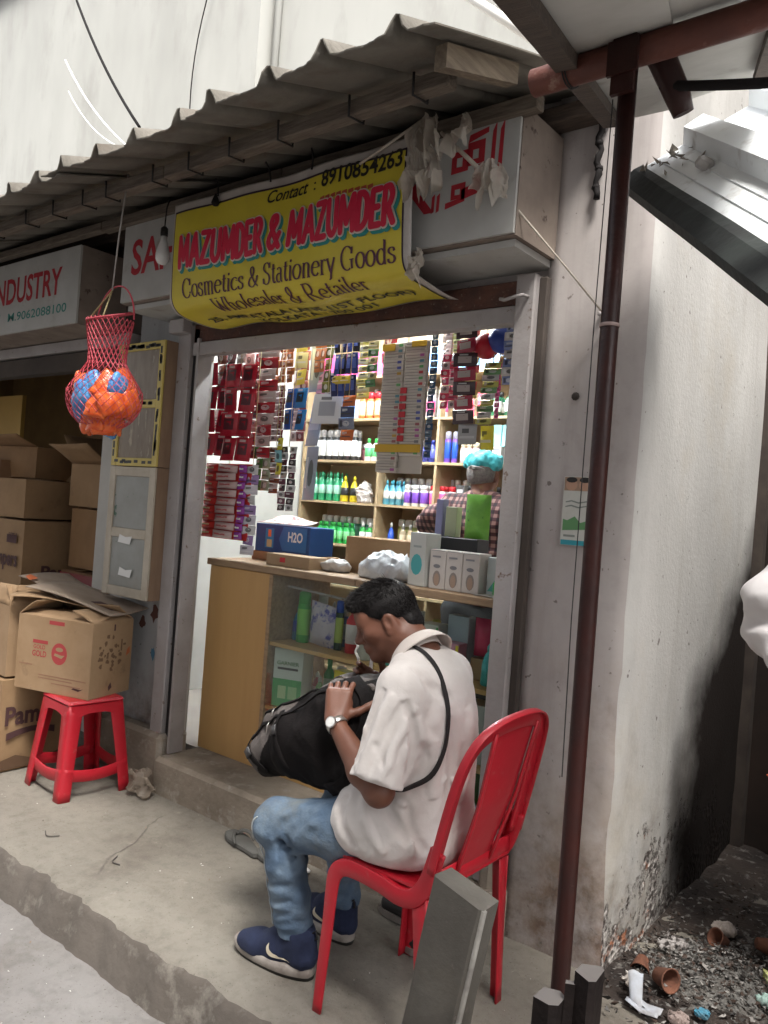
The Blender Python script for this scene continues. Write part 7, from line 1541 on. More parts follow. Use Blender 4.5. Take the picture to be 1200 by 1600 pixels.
pbox('counter_carton', -1.69, -1.55, 2.60, 2.72, Z0, Z0+0.235, c(0.03, 0.26, 0.05), 'deep green carton on the bottom counter shelf', prints=[([(-0.9, 0.95), (0.0, 0.45), (0.9, 0.95)], c(0.1, 0.12, 0.1)), (rc(-0.95, 0.95, 0.02, 0.1), WH)])

# crowded back rows of the counter shelves
KB = (((0.05, 0.30, 0.10), 'mint green'), ((0.45, 0.08, 0.10), 'scarlet'), ((0.55, 0.50, 0.12), 'lemon'), ((0.10, 0.18, 0.42), 'cobalt'), ((0.55, 0.53, 0.50), 'off white'), ((0.30, 0.12, 0.32), 'plum'))
for zi, (z, nm) in enumerate(((Z1, 'upper'), (Z2, 'lower'), (Z0, 'bottom'))):
    for k in range(17):
        col, cn_ = KB[(k*5+zi*2) % 6]; x = -2.61+0.072*k; h = 0.15+0.07*((k*7+zi) % 4)/3
        place('bottle', bottle_mesh('bottle', h, 0.026, plain(col, 0.35), plain((0.55, 0.55, 0.53) if k % 2 else col, 0.35), plain(tuple(min(0.7, v*0.5+0.35) for v in col), 0.4), ('round', 'tall', 'cone')[(k+zi) % 3], 0.8), x, 2.775, z, 0.2*k, cn_+' bottle in the back row of the '+nm+' counter shelf', 'bottle', 'bottles in the back row of the '+nm+' counter shelf')
for k, (x, h, col, lab) in enumerate(((-2.14, 0.13, (0.5, 0.5, 0.48), 'small white tub at the front of the upper counter shelf'), (-2.02, 0.12, (0.05, 0.3, 0.3), 'small teal tub at the front of the upper counter shelf'), (-1.93, 0.11, (0.5, 0.12, 0.2), 'small rose tub at the front of the upper counter shelf'))):
    MB().lathe([(0.030, 0), (0.032, 0.004), (0.031, h*0.62), (0.034, h*0.63), (0.034, h*0.9), (0.030, h*0.92)], 16, c=(x, 2.62, Z1), mis=[0, 0, 1, 1, 1]).build('cream_tub', [plain(col, 0.35), plain((0.6, 0.6, 0.58), 0.35)], label=lab, cat='tub')
# ================================================================== left side: display cases, stool, cartons
M_frw = mat('cream_painted_wood', (0.47, 0.42, 0.34), (0.38, 0.33, 0.26), 8, 0.6, bump=0.1); M_ply = mat('bare_ply_side', (0.26, 0.17, 0.11), (0.20, 0.125, 0.08), 5, 0.8, bump=0.1, stretch=(4, 4, 0.6))
M_tape = mat('yellow_black_tape', (0.56, 0.44, 0.12), (0.48, 0.37, 0.10), 10, 0.5); M_scr = mat('scratched_perspex', (0.20, 0.15, 0.10), (0.14, 0.10, 0.065), 8, 0.25, c3=(0.40, 0.34, 0.24), s3=9, lo3=0.58, hi3=0.68, stretch=(3, 3, 0.7)); M_gls = mat('dusty_case_glass', (0.30, 0.31, 0.29), (0.25, 0.25, 0.23), 5, 0.15, c3=(0.07, 0.13, 0.09), s3=7, lo3=0.63, hi3=0.66)
cx0, cx1, cy0, cy1 = -3.592, -3.215, 2.288, 2.398
def frame(par, z0, z1, fw, m, y, mid=()):
    for (a, b, c_, d) in ((cx0, cx0+fw, z0, z1), (cx1-fw, cx1, z0, z1)): MB().box((a, y-0.012, c_), (b, y, d), ch=0.002).build('frame_stile', m, par)
    for zc in (z0, z1-fw)+tuple(mid): MB().box((cx0+fw+0.0005, y-0.011, zc), (cx1-fw-0.0005, y, zc+fw), ch=0.002).build('frame_rail', m, par)
uc = thing('display_case', 'upper wall case with yellow and black taped frame', 'display case', (-3.4, 2.34, 1.51))
MB().box((cx0, cy0+0.0005, 1.512), (cx1, cy1, 2.117)).build('case_box', M_ply, uc); frame(uc, 1.512, 2.117, 0.040, M_tape, cy0, (1.795,))
for (z0, z1) in ((1.552, 1.795), (1.835, 2.077)): MB().box((cx0+0.041, cy0-0.004, z0), (cx1-0.041, cy0-0.001, z1)).build('pane', M_scr, uc)
rt = random.Random(4)
for k in range(84):
    side = k % 4
    if side == 0: x, z = rt.uniform(cx0+0.01, cx1-0.04), 2.083+0.012*rt.random()
    elif side == 1: x, z = cx1-0.032+0.008*rt.random(), rt.uniform(1.54, 2.06)
    elif side == 2: x, z = cx0+0.006+0.01*rt.random(), rt.uniform(1.54, 2.06)
    else: x, z = rt.uniform(cx0+0.01, cx1-0.04), rt.choice([1.523, 1.803])+0.01*rt.random()
    w, h = ((0.030, 0.014) if side in (0, 3) else (0.014, 0.034)); MB().box((x, cy0-0.0128, z), (x+w, cy0-0.0118, z+h)).build('tape_print', M_bblk, uc)
lc = thing('display_case', 'lower wall case with cream frame and dusty glass', 'display case', (-3.4, 2.34, 0.87))
MB().box((cx0, cy0+0.0005, 0.873), (cx1, cy1, 1.508)).build('case_box', M_ply, lc); frame(lc, 0.873, 1.508, 0.046, M_frw, cy0, (1.16,))
for (z0, z1) in ((0.92, 1.16), (1.207, 1.461)): MB().box((cx0+0.047, cy0-0.004, z0), (cx1-0.047, cy0-0.001, z1)).build('pane', M_gls, lc)
for (x, z) in ((-3.46, 0.975), (-3.48, 1.135)): MB().add([(x, cy0-0.0118, z), (x+0.10, cy0-0.0118, z-0.006), (x+0.115, cy0-0.0118, z+0.035), (x+0.06, cy0-0.0118, z+0.028), (x+0.01, cy0-0.0118, z+0.04)], [(0, 1, 2, 3, 4)]).build('paper_scrap', mat('torn_white_paper', (0.72, 0.72, 0.70)), lc)
# stains on the pier below the cases
for k, (x, z, w, h, col) in enumerate(((-3.31, 0.80, 0.035, 0.10, (0.10, 0.04, 0.03)), (-3.40, 0.74, 0.03, 0.07, (0.12, 0.05, 0.035)), (-3.30, 0.60, 0.018, 0.08, (0.08, 0.20, 0.30)))):
    pts = [(x+w*math.cos(2*PI*j/11)*rt.uniform(0.4, 1.1), 2.3988-0.0004*k, z+h*0.5*math.sin(2*PI*j/11)*rt.uniform(0.5, 1.1)) for j in range(11)]; MB().add(pts, [tuple(range(11))]).build('paint_stain', plain(col, 0.8), shop)

# stool
sl = thing('plastic_stool', 'red plastic stool carrying a carton beside the wall cases', 'stool', (-3.37, 2.085, 0.0), None, R(-4))
TZ = 0.43
mb = MB(); mb.box((-0.135, -0.135, TZ-0.022), (0.135, 0.135, TZ), ch=0.010); mb.build('seat', M_red, sl, local=True)
for (sx, sy) in ((-1, -1), (1, -1), (1, 1), (-1, 1)):
    mb = MB(); n = 10; top = Vector((sx*0.128, sy*0.128, TZ-0.02)); bot = Vector((sx*0.170, sy*0.170, 0.0)); pts = [bot.lerp(top, k/n) for k in range(n+1)]
    wid = [0.052+0.014*(k/n)**2 for k in range(n+1)]
    sweep(mb, [p-Vector((sx*w*0.5, 0, 0)) for p, w in zip(pts, wid)], (1, 0, 0), wid, 0.006, ch=0.5); sweep(mb, [p-Vector((0, sy*w*0.5, 0)) for p, w in zip(pts, wid)], (0, 1, 0), wid, 0.006, ch=0.5); mb.build('leg', M_red, sl, local=True)
for k in range(4):      # arched aprons under the seat and a ring brace low down
    a = k*PI/2; Rm = Matrix.Rotation(a, 4, 'Z'); mb = MB(); vs = []; n = 16
    for i in range(n+1):
        u = -0.122+0.244*i/n; arch_ = 0.036+0.050*(abs(u)/0.122)**3.0; vs += [(u, -0.132, TZ-0.02), (u, -0.1325-0.004, TZ-0.02-arch_), (u, -0.127, TZ-0.02), (u, -0.1315, TZ-0.02-arch_)]
    mb.add(vs, [q for i in range(n) for q in ((i*4, i*4+1, i*4+5, i*4+4), (i*4+2, i*4+6, i*4+7, i*4+3), (i*4+1, i*4+3, i*4+7, i*4+5))]); mb.xform(Rm); mb.build('apron', M_red, sl, local=True)
    mb = MB(); pts = [(-0.152+0.304*i/12, -0.157, 0.118-0.022*math.sin(PI*i/12)) for i in range(13)]; sweep(mb, pts, (0, 0, 1), 0.052, 0.006, ch=0.5); mb.xform(Rm); mb.build('brace', M_red, sl, local=True)

# cartons
def card(i): return mat('carton_card_%d' % i, *[((0.34, 0.225, 0.13), (0.29, 0.185, 0.10)), ((0.25, 0.145, 0.07), (0.21, 0.12, 0.055)), ((0.30, 0.19, 0.10), (0.25, 0.155, 0.08)), ((0.20, 0.11, 0.055), (0.16, 0.085, 0.042))][i % 4], 6, 0.85, bump=0.10, bscale=30, c3=(0.15, 0.09, 0.05), s3=7, lo3=0.62, hi3=0.8)
M_ink = mat('brown_ink', (0.07, 0.03, 0.03), rough=0.8); M_rink = mat('red_ink', (0.36, 0.05, 0.05), rough=0.8)
def carton(x, y, z, w, d, h, rz, ci, label, open_=False, flaps=(), name='cardboard_carton', tape=True, group=None):
    """x, y = near right-hand corner of the base (largest x, smallest y); box extends to -x and +y before turning"""
    t = thing(name, label, 'carton', (x, y, z), group, rz); m = card(ci)
    if not open_:
        mb = MB(); n = 6
        for (o_, ex, ey, W_, H_, nrm_) in (((-w, 0, 0), (1, 0, 0), (0, 0, 1), w, h, (0, -1, 0)), ((0, 0, 0), (0, 1, 0), (0, 0, 1), d, h, (1, 0, 0)), ((0, d, 0), (-1, 0, 0), (0, 0, 1), w, h, (0, 1, 0)), ((-w, d, 0), (0, -1, 0), (0, 0, 1), d, h, (-1, 0, 0)), ((-w, 0, h), (1, 0, 0), (0, 1, 0), w, d, (0, 0, 1)), ((-w, d, 0), (1, 0, 0), (0, -1, 0), w, d, (0, 0, -1))):
            o_, ex, ey, nn_ = Vector(o_), Vector(ex), Vector(ey), Vector(nrm_)
            mb.grid(lambda u, v, o_=o_, ex=ex, ey=ey, W_=W_, H_=H_, nn_=nn_: o_+ex*(u*W_)+ey*(v*H_)+nn_*(0.010*math.sin(PI*u)*math.sin(PI*v)*(1 if nn_.z >= 0 else 0)+0.003*fn3((u*2, v*2, ci), 2, ci)*min(1, 8*min(u, 1-u, v, 1-v))), n, n)
        mb.build('carton_body', m, t, local=True)
        if tape: MB().box((-w/2-0.025, 0.002, h+0.0105), (-w/2+0.025, d-0.002, h+0.0112)).build('tape', mat('parcel_tape', (0.36, 0.24, 0.12), rough=0.3), t, local=True)
    else:
        th = 0.005; mb = MB(); mb.box((-w, 0, 0), (0, th, h)).box((-w, d-th, 0), (0, d, h)).box((-w, th, 0), (-w+th, d-th, h)).box((-th, th, 0), (0, d-th, h)).box((-w+th, th, 0), (-th, d-th, th)); mb.build('carton_body', m, t, local=True)
    for (edge, length, ang) in flaps:       # edge: f b l r
        L = length
        if edge == 'f': P = lambda u, v: (-w+w*u, -math.cos(ang)*L*v, h+math.sin(ang)*L*v)
        elif edge == 'b': P = lambda u, v: (-w+w*u, d+math.cos(ang)*L*v, h+math.sin(ang)*L*v)
        elif edge == 'r': P = lambda u, v: (math.cos(ang)*L*v, d*u, h+math.sin(ang)*L*v)
        else: P = lambda u, v: (-w-math.cos(ang)*L*v, d*u, h+math.sin(ang)*L*v)
        mb = MB(); mb.grid(lambda u, v: Vector(P(0.02+0.96*u, v))+Vector((0, 0, 0.006*math.sin(3*u+4*v)*v)), 6, 4, thick=0.005); mb.build('flap', m, t, local=True)
    return t
def print_f(t, s, h, u, v, m, width=None, bold=0.02): mb = MB(); text_on(mb, s, h, lambda a, b: (a, -0.0125, b), u, v, width=width, bold=bold); mb.build('printing', m, t, local=True)
def print_r(t, s, h, u, v, m, width=None, bold=0.02): mb = MB(); text_on(mb, s, h, lambda a, b: (0.0125, a, b), u, v, width=width, bold=bold); mb.build('printing', m, t, local=True)
# the carton on the stool
sb = carton(-3.243, 2.030, TZ+0.001, 0.44, 0.275, 0.345, R(17), 0, 'opened brown carton with red round logo standing on the red stool', open_=True, flaps=(('l', 0.12, 2.5), ('r', 0.14, 2.75), ('b', 0.12, 2.6), ('f', 0.13, 2.95)))
def pf(poly, m, k=0): MB().add([(a, -0.0008-0.0004*k, b) for a, b in poly], [tuple(range(len(poly)))]).build('printing', m, sb, local=True)
pf(rc(-0.255, -0.165, 0.315, 0.333), M_rink); pf([(-0.185+0.046*math.cos(2*PI*k/20), 0.185+0.050*math.sin(2*PI*k/20)) for k in range(20)], M_rink); pf(rc(-0.345, -0.255, 0.220, 0.236), M_rink)
pf([(-0.215, 0.175), (-0.17, 0.165), (-0.152, 0.182), (-0.17, 0.180), (-0.21, 0.186)], card(0), 1); pf(ell(-0.185, 0.205, 0.022, 0.010), card(0), 1)
mb = MB(); text_on(mb, 'GOLD', 0.026, lambda a, b: (a, -0.0009, b), -0.345, 0.160, width=0.085, bold=0.02); text_on(mb, 'GOLD', 0.018, lambda a, b: (a, -0.0009, b), -0.340, 0.195, width=0.07, bold=0.01); mb.build('printing', M_rink, sb, local=True)
for (z, a, b) in ((0.075, -0.30, -0.02), (0.062, -0.30, -0.10), (0.044, -0.22, -0.05), (0.115, -0.42, -0.34)): pf(rc(a, b, z, z+0.004), mat('faint_ink', (0.26, 0.13, 0.08)))
pf([(-0.10, 0.036), (-0.06, 0.030), (-0.03, 0.046), (-0.05, 0.040), (-0.09, 0.043)], M_ink)
def pr(poly, m, k=0): MB().add([(0.0008+0.0004*k, a, b) for a, b in poly], [tuple(range(len(poly)))]).build('printing', m, sb, local=True)
M_sten = mat('stencil_brown', (0.15, 0.085, 0.045), rough=0.85); rs_ = random.Random(9)
for k in range(34):     # a mottled stencil, roughly a star of blots
    a_ = rs_.uniform(0, 2*PI); r_ = 0.075*math.sqrt(rs_.random()); px_, pz_ = 0.115+r_*math.cos(a_)*1.1, 0.185+r_*math.sin(a_)*1.25; s_ = rs_.uniform(0.005, 0.014)
    pr([(px_+s_*math.cos(2*PI*j/7)*rs_.uniform(0.5, 1.2), pz_+s_*math.sin(2*PI*j/7)*rs_.uniform(0.5, 1.2)) for j in range(7)], M_sten)
pr(rc(0.195, 0.205, 0.20, 0.255), M_sten); pr(rc(0.21, 0.23, 0.225, 0.235), M_sten); pr([(0.235, 0.17), (0.262, 0.185), (0.258, 0.215), (0.24, 0.20)], mat('orange_ink', (0.40, 0.10, 0.03))); pr(rc(0.14, 0.15, 0.30, 0.33), M_ink); pr([(0.13, 0.02), (0.15, 0.035), (0.14, 0.06), (0.125, 0.04)], M_ink)
# flattened cardboard lying on it
def board(name, cx, cy, z, w, d, rz, tilt, m, label, cat='cardboard', mark=None):
    t = thing(name, label, cat, (cx, cy, z), None, rz); mb = MB(); mb.grid(lambda u, v: ((u-0.5)*w, (v-0.5)*d, (u-0.5)*w*math.tan(tilt)+0.012*math.sin(4*u+3*v)), 10, 8, thick=0.004); mb.build('sheet', m, t, local=True)
    if mark: mb = MB(); mb.grid(lambda u, v: ((mark[0]+u*mark[2]-0.5)*w, (mark[1]+v*mark[3]-0.5)*d, (mark[0]+u*mark[2]-0.5)*w*math.tan(tilt)+0.0125*math.sin(4*(mark[0]+u*mark[2])+3*(mark[1]+v*mark[3]))+0.002), 8, 6); mb.build('printing', M_ink, t, local=True)
M_gcard = mat('grey_card', (0.34, 0.27, 0.21), (0.27, 0.21, 0.16), 7, 0.85, bump=0.1)
board('flattened_card', -3.56, 2.21, 0.855, 0.50, 0.36, R(20), R(-9), M_gcard, 'greyish flattened cardboard lying across the stool carton', mark=(0.62, 0.25, 0.25, 0.22))
board('flattened_card', -3.66, 2.12, 0.84, 0.42, 0.30, R(42), R(-4), card(0), 'lower brown cardboard leaf under the greyish one')
board('flattened_card', -3.80, 2.20, 0.885, 0.34, 0.30, R(8), R(-12), M_gcard, 'small cardboard leaf with an orange torn corner')
MB().add([(-3.88, 2.03, 0.925), (-3.80, 2.01, 0.915), (-3.83, 2.07, 0.92), (-3.93, 2.08, 0.93)], [(0, 1, 2, 3)]).build('orange_wrapper', mat('orange_wrap', (0.55, 0.14, 0.05)), label='scrap of orange wrapper on the cardboard leaves', cat='wrapper')
# pavement cartons
t = carton(-3.735, 1.88, 0.004, 0.45, 0.36, 0.44, R(2), 2, 'brown carton printed Pam standing on the pavement behind the stool'); print_r(t, 'Pamp', 0.085, 0.02, 0.225, M_ink, 0.23, 0.03)
MB().add([(0.0135, 0.03+0.25*u, 0.185+0.02*math.sin(u*3)) for u in (0, 0.25, 0.5, 0.75, 1)]+[(0.0135, 0.03+0.25*u, 0.150+0.028*math.sin(u*3)) for u in (1, 0.75, 0.5, 0.25, 0)], [(0, 1, 2, 3, 4, 5, 6, 7, 8, 9)]).build('printing', M_ink, t, local=True)
MB().add([(0.0135, 0.0+0.33*u, 0.055+0.02*math.sin(u*7)) for u in (0, 0.25, 0.5, 0.75, 1)]+[(0.0135, 0.33*u, 0.012) for u in (1, 0.75, 0.5, 0.25, 0)], [(0, 1, 2, 3, 4, 5, 6, 7, 8, 9)]).build('damp_stain', mat('damp', (0.10, 0.055, 0.03)), t, local=True)
carton(-3.755, 1.90, 0.457, 0.44, 0.33, 0.34, R(-3), 0, 'open tan carton with raised flap on top of the Pam carton', open_=True, flaps=(('b', 0.13, 0.5), ('r', 0.12, 2.2), ('f', 0.10, 1.9)))
# stacked inside the carton shop
t = carton(-4.72, 2.46, 0.004, 0.55, 0.55, 0.70, 0.0, 3, 'big dark brown carton at the bottom of the shop stack')
t = carton(-4.74, 2.45, 0.72, 0.60, 0.66, 0.44, R(1), 2, 'brown carton lettered Pampers in the middle of the stack'); print_r(t, 'Pampers', 0.075, 0.12, 0.09, M_ink, 0.42, 0.03); print_f(t, 'Pampers', 0.09, -0.38, 0.16, M_ink, 0.34, 0.03); print_f(t, 'SIZE 3', 0.03, -0.16, 0.33, M_ink, 0.10)
MB().add([(-0.18+0.12*a, -0.0125, 0.30+0.05*b) for a, b in ((0, 0), (1, 0), (1, 1), (0, 1))], [(0, 1, 2, 3)]).build('printing', M_ink, t, local=True)
carton(-4.80, 2.47, 1.175, 0.34, 0.38, 0.24, R(4), 2, 'plain orange brown carton with open end on the lettered carton', flaps=(('b', 0.14, 0.9),))
carton(-5.25, 2.52, 1.175, 0.40, 0.40, 0.36, R(-3), 3, 'dark carton at the outer end of the stack')
carton(-4.98, 2.62, 1.43, 0.42, 0.45, 0.20, R(6), 1, 'long slumped carton lying on top of the stack', flaps=(('f', 0.16, 0.4),))
carton(-4.25, 2.66, 0.004, 0.42, 0.45, 0.50, 0.0, 1, 'brown carton on the floor beside the shop wall')
t = carton(-4.22, 2.63, 0.52, 0.38, 0.44, 0.36, 0.0, 3, 'dark red carton with a pale figure under the tan one'); mb = MB().box((-0.37, -0.0145, 0.01), (-0.005, -0.0125, 0.35)); mb.build('printing', mat('dark_red_print', (0.16, 0.012, 0.016), rough=0.5), t, local=True)
MB().add([(a, -0.0150, b) for a, b in ((-0.33, 0.0), (-0.20, 0.0), (-0.215, 0.10), (-0.24, 0.19), (-0.22, 0.25), (-0.24, 0.31), (-0.28, 0.32), (-0.30, 0.27), (-0.285, 0.20), (-0.33, 0.10))], [tuple(range(10))]).build('printing', mat('pale_figure', (0.38, 0.30, 0.26)), t, local=True)
carton(-4.22, 2.66, 0.90, 0.38, 0.42, 0.36, R(-2), 1, 'plain tan carton above the dark red one')
carton(-4.22, 2.68, 1.275, 0.40, 0.42, 0.26, R(3), 2, 'open flapped carton topping the inner stack', open_=True, flaps=(('f', 0.20, 0.55), ('l', 0.22, 1.0), ('r', 0.10, 1.2), ('b', 0.15, 1.0)))
carton(-4.55, 3.20, 0.004, 0.5, 0.5, 0.95, 0.0, 3, 'tall dark carton deep inside the carton shop'); carton(-4.60, 3.25, 0.97, 0.45, 0.5, 0.75, 0.0, 1, 'upright tan carton deep inside the carton shop'); carton(-5.15, 3.3, 0.004, 0.5, 0.5, 1.55, 0.0, 3, 'very tall dim carton at the back wall'); carton(-5.12, 3.28, 1.57, 0.40, 0.45, 0.42, 0.0, 1, 'dim carton on the very tall one'); carton(-4.65, 3.3, 1.74, 0.35, 0.4, 0.30, 0.0, 3, 'small dim carton close under the ceiling')
carton(-5.75, 2.6, 0.004, 0.6, 0.5, 1.1, 0.0, 1, 'large carton by the mustard board')

# crumpled clear bag on the pavement by the stool
crumple('plastic_bag', -3.09, 2.235, 0.002, 0.07, 0.05, 0.065, 21, film('grubby_clear_bag', (0.36, 0.30, 0.24), 0.62), 'crumpled grubby clear bag on the pavement by the plinth', 'bag', 0.016)

# ================================================================== people
M_plaid = bpy.data.materials.new('brown_check_shirt'); M_plaid.use_nodes = True
def _plaid(m):
    nt = m.node_tree; L = nt.links; p = nt.nodes['Principled BSDF']; p.inputs['Roughness'].default_value = 0.85; tc = _nd(nt, 'ShaderNodeTexCoord'); sp = _nd(nt, 'ShaderNodeSeparateXYZ'); L.new(tc.outputs['Object'], sp.inputs[0]); acc = None
    for (i, s) in ((0, 170.0), (2, 170.0)):
        a = _nd(nt, 'ShaderNodeMath', operation='MULTIPLY'); a.inputs[1].default_value = s; L.new(sp.outputs[i], a.inputs[0]); b = _nd(nt, 'ShaderNodeMath', operation='SINE'); L.new(a.outputs[0], b.inputs[0])
        c_ = _nd(nt, 'ShaderNodeMapRange'); c_.inputs[1].default_value = -0.15; c_.inputs[2].default_value = 0.15; L.new(b.outputs[0], c_.inputs[0])
        if acc is None: acc = c_.outputs[0]
        else:
            d = _nd(nt, 'ShaderNodeMath', operation='ADD'); L.new(acc, d.inputs[0]); L.new(c_.outputs[0], d.inputs[1]); acc = d.outputs[0]
    cr = _nd(nt, 'ShaderNodeValToRGB'); e = cr.color_ramp.elements; e[0].color = (0.26, 0.15, 0.13, 1); e[1].color = (0.014, 0.008, 0.012, 1); e[1].position = 1.0; q = e.new(0.5); q.color = (0.075, 0.028, 0.032, 1)
    d = _nd(nt, 'ShaderNodeMath', operation='MULTIPLY'); d.inputs[1].default_value = 0.5; L.new(acc, d.inputs[0]); L.new(d.outputs[0], cr.inputs[0]); L.new(cr.outputs[0], p.inputs['Base Color'])
_plaid(M_plaid)
keeper = thing('person', 'person in turquoise cap and brown checked shirt facing the shelves', 'person', (-2.17, 3.55, 0.155))
K = lambda x, y, z: V3(-2.17+x, 3.52+y, z)
kb = SDF((-2.75, 3.25, 0.9), (-1.85, 4.05, 1.80), 0.006)
kb.ell(K(-0.015, 0.02, 1.620), (0.072, 0.090, 0.095), 0.0); kb.ell(K(-0.02, 0.065, 1.585), (0.055, 0.050, 0.065), 0.02); kb.cap(K(-0.02, 0.115, 1.60), K(-0.02, 0.128, 1.58), 0.010, 0.012, 0.01)
for s in (-1, 1): kb.ell(K(-0.015+0.074*s, 0.015, 1.60), (0.010, 0.018, 0.030), 0.006)
kb.cap(K(-0.012, 0.0, 1.56), K(0, -0.02, 1.46), 0.050, 0.06, 0.03); kb.ell(K(0, 0, 1.3), (0.12, 0.08, 0.16), 0.03)
kb.chain([K(-0.37, 0.05, 1.335), K(-0.36, 0.20, 1.30), K(-0.33, 0.33, 1.33)], [0.036, 0.036, 0.024], 0.02)
for j, b in enumerate((-0.024, -0.008, 0.008, 0.024)): kb.chain([K(-0.33, 0.34, 1.33), K(-0.325+b, 0.40, 1.345), K(-0.32+b*1.15, 0.455-0.01*abs(j-1.5), 1.335), K(-0.318+b*1.15, 0.475-0.01*abs(j-1.5), 1.315)], [0.020, 0.013, 0.0095, 0.008], 0.008)
kb.chain([K(-0.33, 0.34, 1.33), K(-0.29, 0.385, 1.335), K(-0.285, 0.42, 1.33)], [0.018, 0.012, 0.009], 0.008)
kb.build('body', M_skin, keeper, smooth_it=1)
ks = SDF((-2.80, 3.2, 0.80), (-1.80, 3.95, 1.60), 0.006)
ks.ell(K(0, 0, 1.15), (0.205, 0.135, 0.30), 0.0); ks.ell(K(0, 0, 1.36), (0.205, 0.125, 0.135), 0.06); ks.cap(K(-0.15, 0, 1.435), K(0.15, -0.01, 1.425), 0.066, None, 0.05); ks.cap(K(-0.03, 0, 1.485), K(0.03, 0, 1.485), 0.055, None, 0.05)
ks.chain([K(-0.185, 0.0, 1.43), K(-0.29, 0.02, 1.37), K(-0.375, 0.05, 1.335)], [0.074, 0.068, 0.060], 0.04); ks.chain([K(-0.375, 0.05, 1.335), K(-0.365, 0.17, 1.305)], [0.060, 0.052], 0.03)
ks.chain([K(0.185, 0.0, 1.42), K(0.225, 0.0, 1.26), K(0.215, 0.06, 1.12)], [0.074, 0.066, 0.058], 0.04); ks.chain([K(0.215, 0.06, 1.12), K(0.12, 0.22, 1.15)], [0.056, 0.045], 0.03)
ks.ripple(0.006, 30, 2); ks.ripple(0.003, 70, 5); ks.build('shirt', M_plaid, keeper, smooth_it=2)
kt = SDF((-2.5, 3.25, 0.14), (-1.85, 3.8, 0.98), 0.010); kt.ell(K(0, 0.01, 0.90), (0.175, 0.125, 0.14), 0.0)
for s in (-1, 1): kt.chain([K(0.09*s, 0.0, 0.88), K(0.10*s, 0.01, 0.52), K(0.10*s, -0.01, 0.20)], [0.098, 0.078, 0.058], 0.03)
kt.ripple(0.004, 40, 2); kt.build('trousers', mat('dark_trousers', (0.03, 0.03, 0.035), rough=0.85), keeper)
for s in (-1, 1):
    q = SDF((-2.17+0.10*s-0.08, 3.40, 0.15), (-2.17+0.10*s+0.08, 3.82, 0.26), 0.008); q.cap(K(0.10*s, -0.04, 0.185), K(0.105*s, 0.16, 0.180), 0.042, 0.038, 0.0); q.clip((0, 0, 0.157), (0, 0, -1)); q.build('shoe', M_soled, keeper)
cpk = SDF((-2.32, 3.36, 1.58), (-2.02, 3.70, 1.78), 0.005); cpk.ell(K(-0.015, 0.012, 1.675), (0.090, 0.105, 0.062), 0.0); cpk.cap(K(-0.09, 0.0, 1.655), K(0.06, 0.0, 1.655), 0.028, None, 0.04); cpk.ripple(0.005, 70, 3); cpk.ripple(0.003, 150, 6); cpk.clip((0, 0, 1.632), (0.0, -0.25, -1)); cpk.build('cap', mat('turquoise_cap', (0.05, 0.42, 0.50), (0.08, 0.50, 0.56), 20, 0.5, bump=0.3, bscale=90), keeper, smooth_it=1)
khair = SDF((-2.30, 3.40, 1.54), (-2.06, 3.66, 1.70), 0.005); khair.ell(K(-0.015, 0.002, 1.615), (0.077, 0.090, 0.09), 0.0); khair.ell(K(-0.02, 0.12, 1.58), (0.11, 0.095, 0.11), 0.01, cut=True); khair.ell(K(0, 0.02, 1.52), (0.12, 0.10, 0.055), 0.01, cut=True); khair.build('hair', mat('grey_hair', (0.20, 0.19, 0.18), (0.12, 0.11, 0.11), 60, 0.7, bump=0.5), keeper)
bs2 = bvh_of(keeper.children[1]); pts, ns = on(bs2, spline([K(0.06, -0.09, 1.50), K(0.02, -0.14, 1.44), K(-0.04, -0.16, 1.37), K(-0.08, -0.17, 1.32)], 6), 0.004); dirs = [(pts[min(i+1, len(pts)-1)]-pts[max(i-1, 0)]).normalized() for i in range(len(pts))]
mb = MB(); sweep(mb, pts, [d.cross(n) for d, n in zip(dirs, ns)], 0.05, 0.006); mb.build('towel', mat('grey_towel', (0.32, 0.31, 0.30), rough=0.9), keeper)

# person at the mouth of the passage, mostly out of view
pw = thing('person', 'person in white long sleeved shirt standing in the side passage', 'person', (-0.36, 2.80, 0.03)); Q = lambda x, y, z: V3(-0.36+x, 2.80+y, z)
q = SDF((-0.75, 2.45, 0.82), (0.05, 3.1, 1.50), 0.008); q.ell(Q(0, 0, 1.10), (0.18, 0.125, 0.26), 0.0); q.ell(Q(0, 0, 1.28), (0.20, 0.12, 0.14), 0.05); q.cap(Q(-0.14, 0, 1.37), Q(0.14, 0, 1.37), 0.065, None, 0.05)
q.chain([Q(-0.175, -0.02, 1.345), Q(-0.245, -0.06, 1.20), Q(-0.250, -0.06, 1.10)], [0.072, 0.078, 0.066], 0.04); q.chain([Q(-0.250, -0.06, 1.10), Q(-0.13, -0.16, 0.98)], [0.064, 0.05], 0.03); q.chain([Q(0.175, 0, 1.345), Q(0.24, 0.0, 1.10), Q(0.20, -0.1, 0.90)], [0.072, 0.068, 0.05], 0.04)
q.ripple(0.006, 30, 4); q.creased(0.010, 24, 9); q.build('shirt', mat('white_shirt', (0.62, 0.60, 0.60), (0.56, 0.53, 0.53), 8, 0.8), pw, smooth_it=2)
q = SDF((-0.60, 2.52, 0.88), (0.0, 3.0, 1.78), 0.008); q.ell(Q(0, -0.02, 1.60), (0.075, 0.095, 0.115), 0.0); q.cap(Q(0, 0, 1.52), Q(0, 0.01, 1.38), 0.055, 0.06, 0.03); q.cap(Q(0, -0.11, 1.60), Q(0, -0.125, 1.575), 0.012, 0.014, 0.01)
for s in (-1, 1): q.ell(Q(0.076*s, 0, 1.59), (0.010, 0.018, 0.03), 0.006)
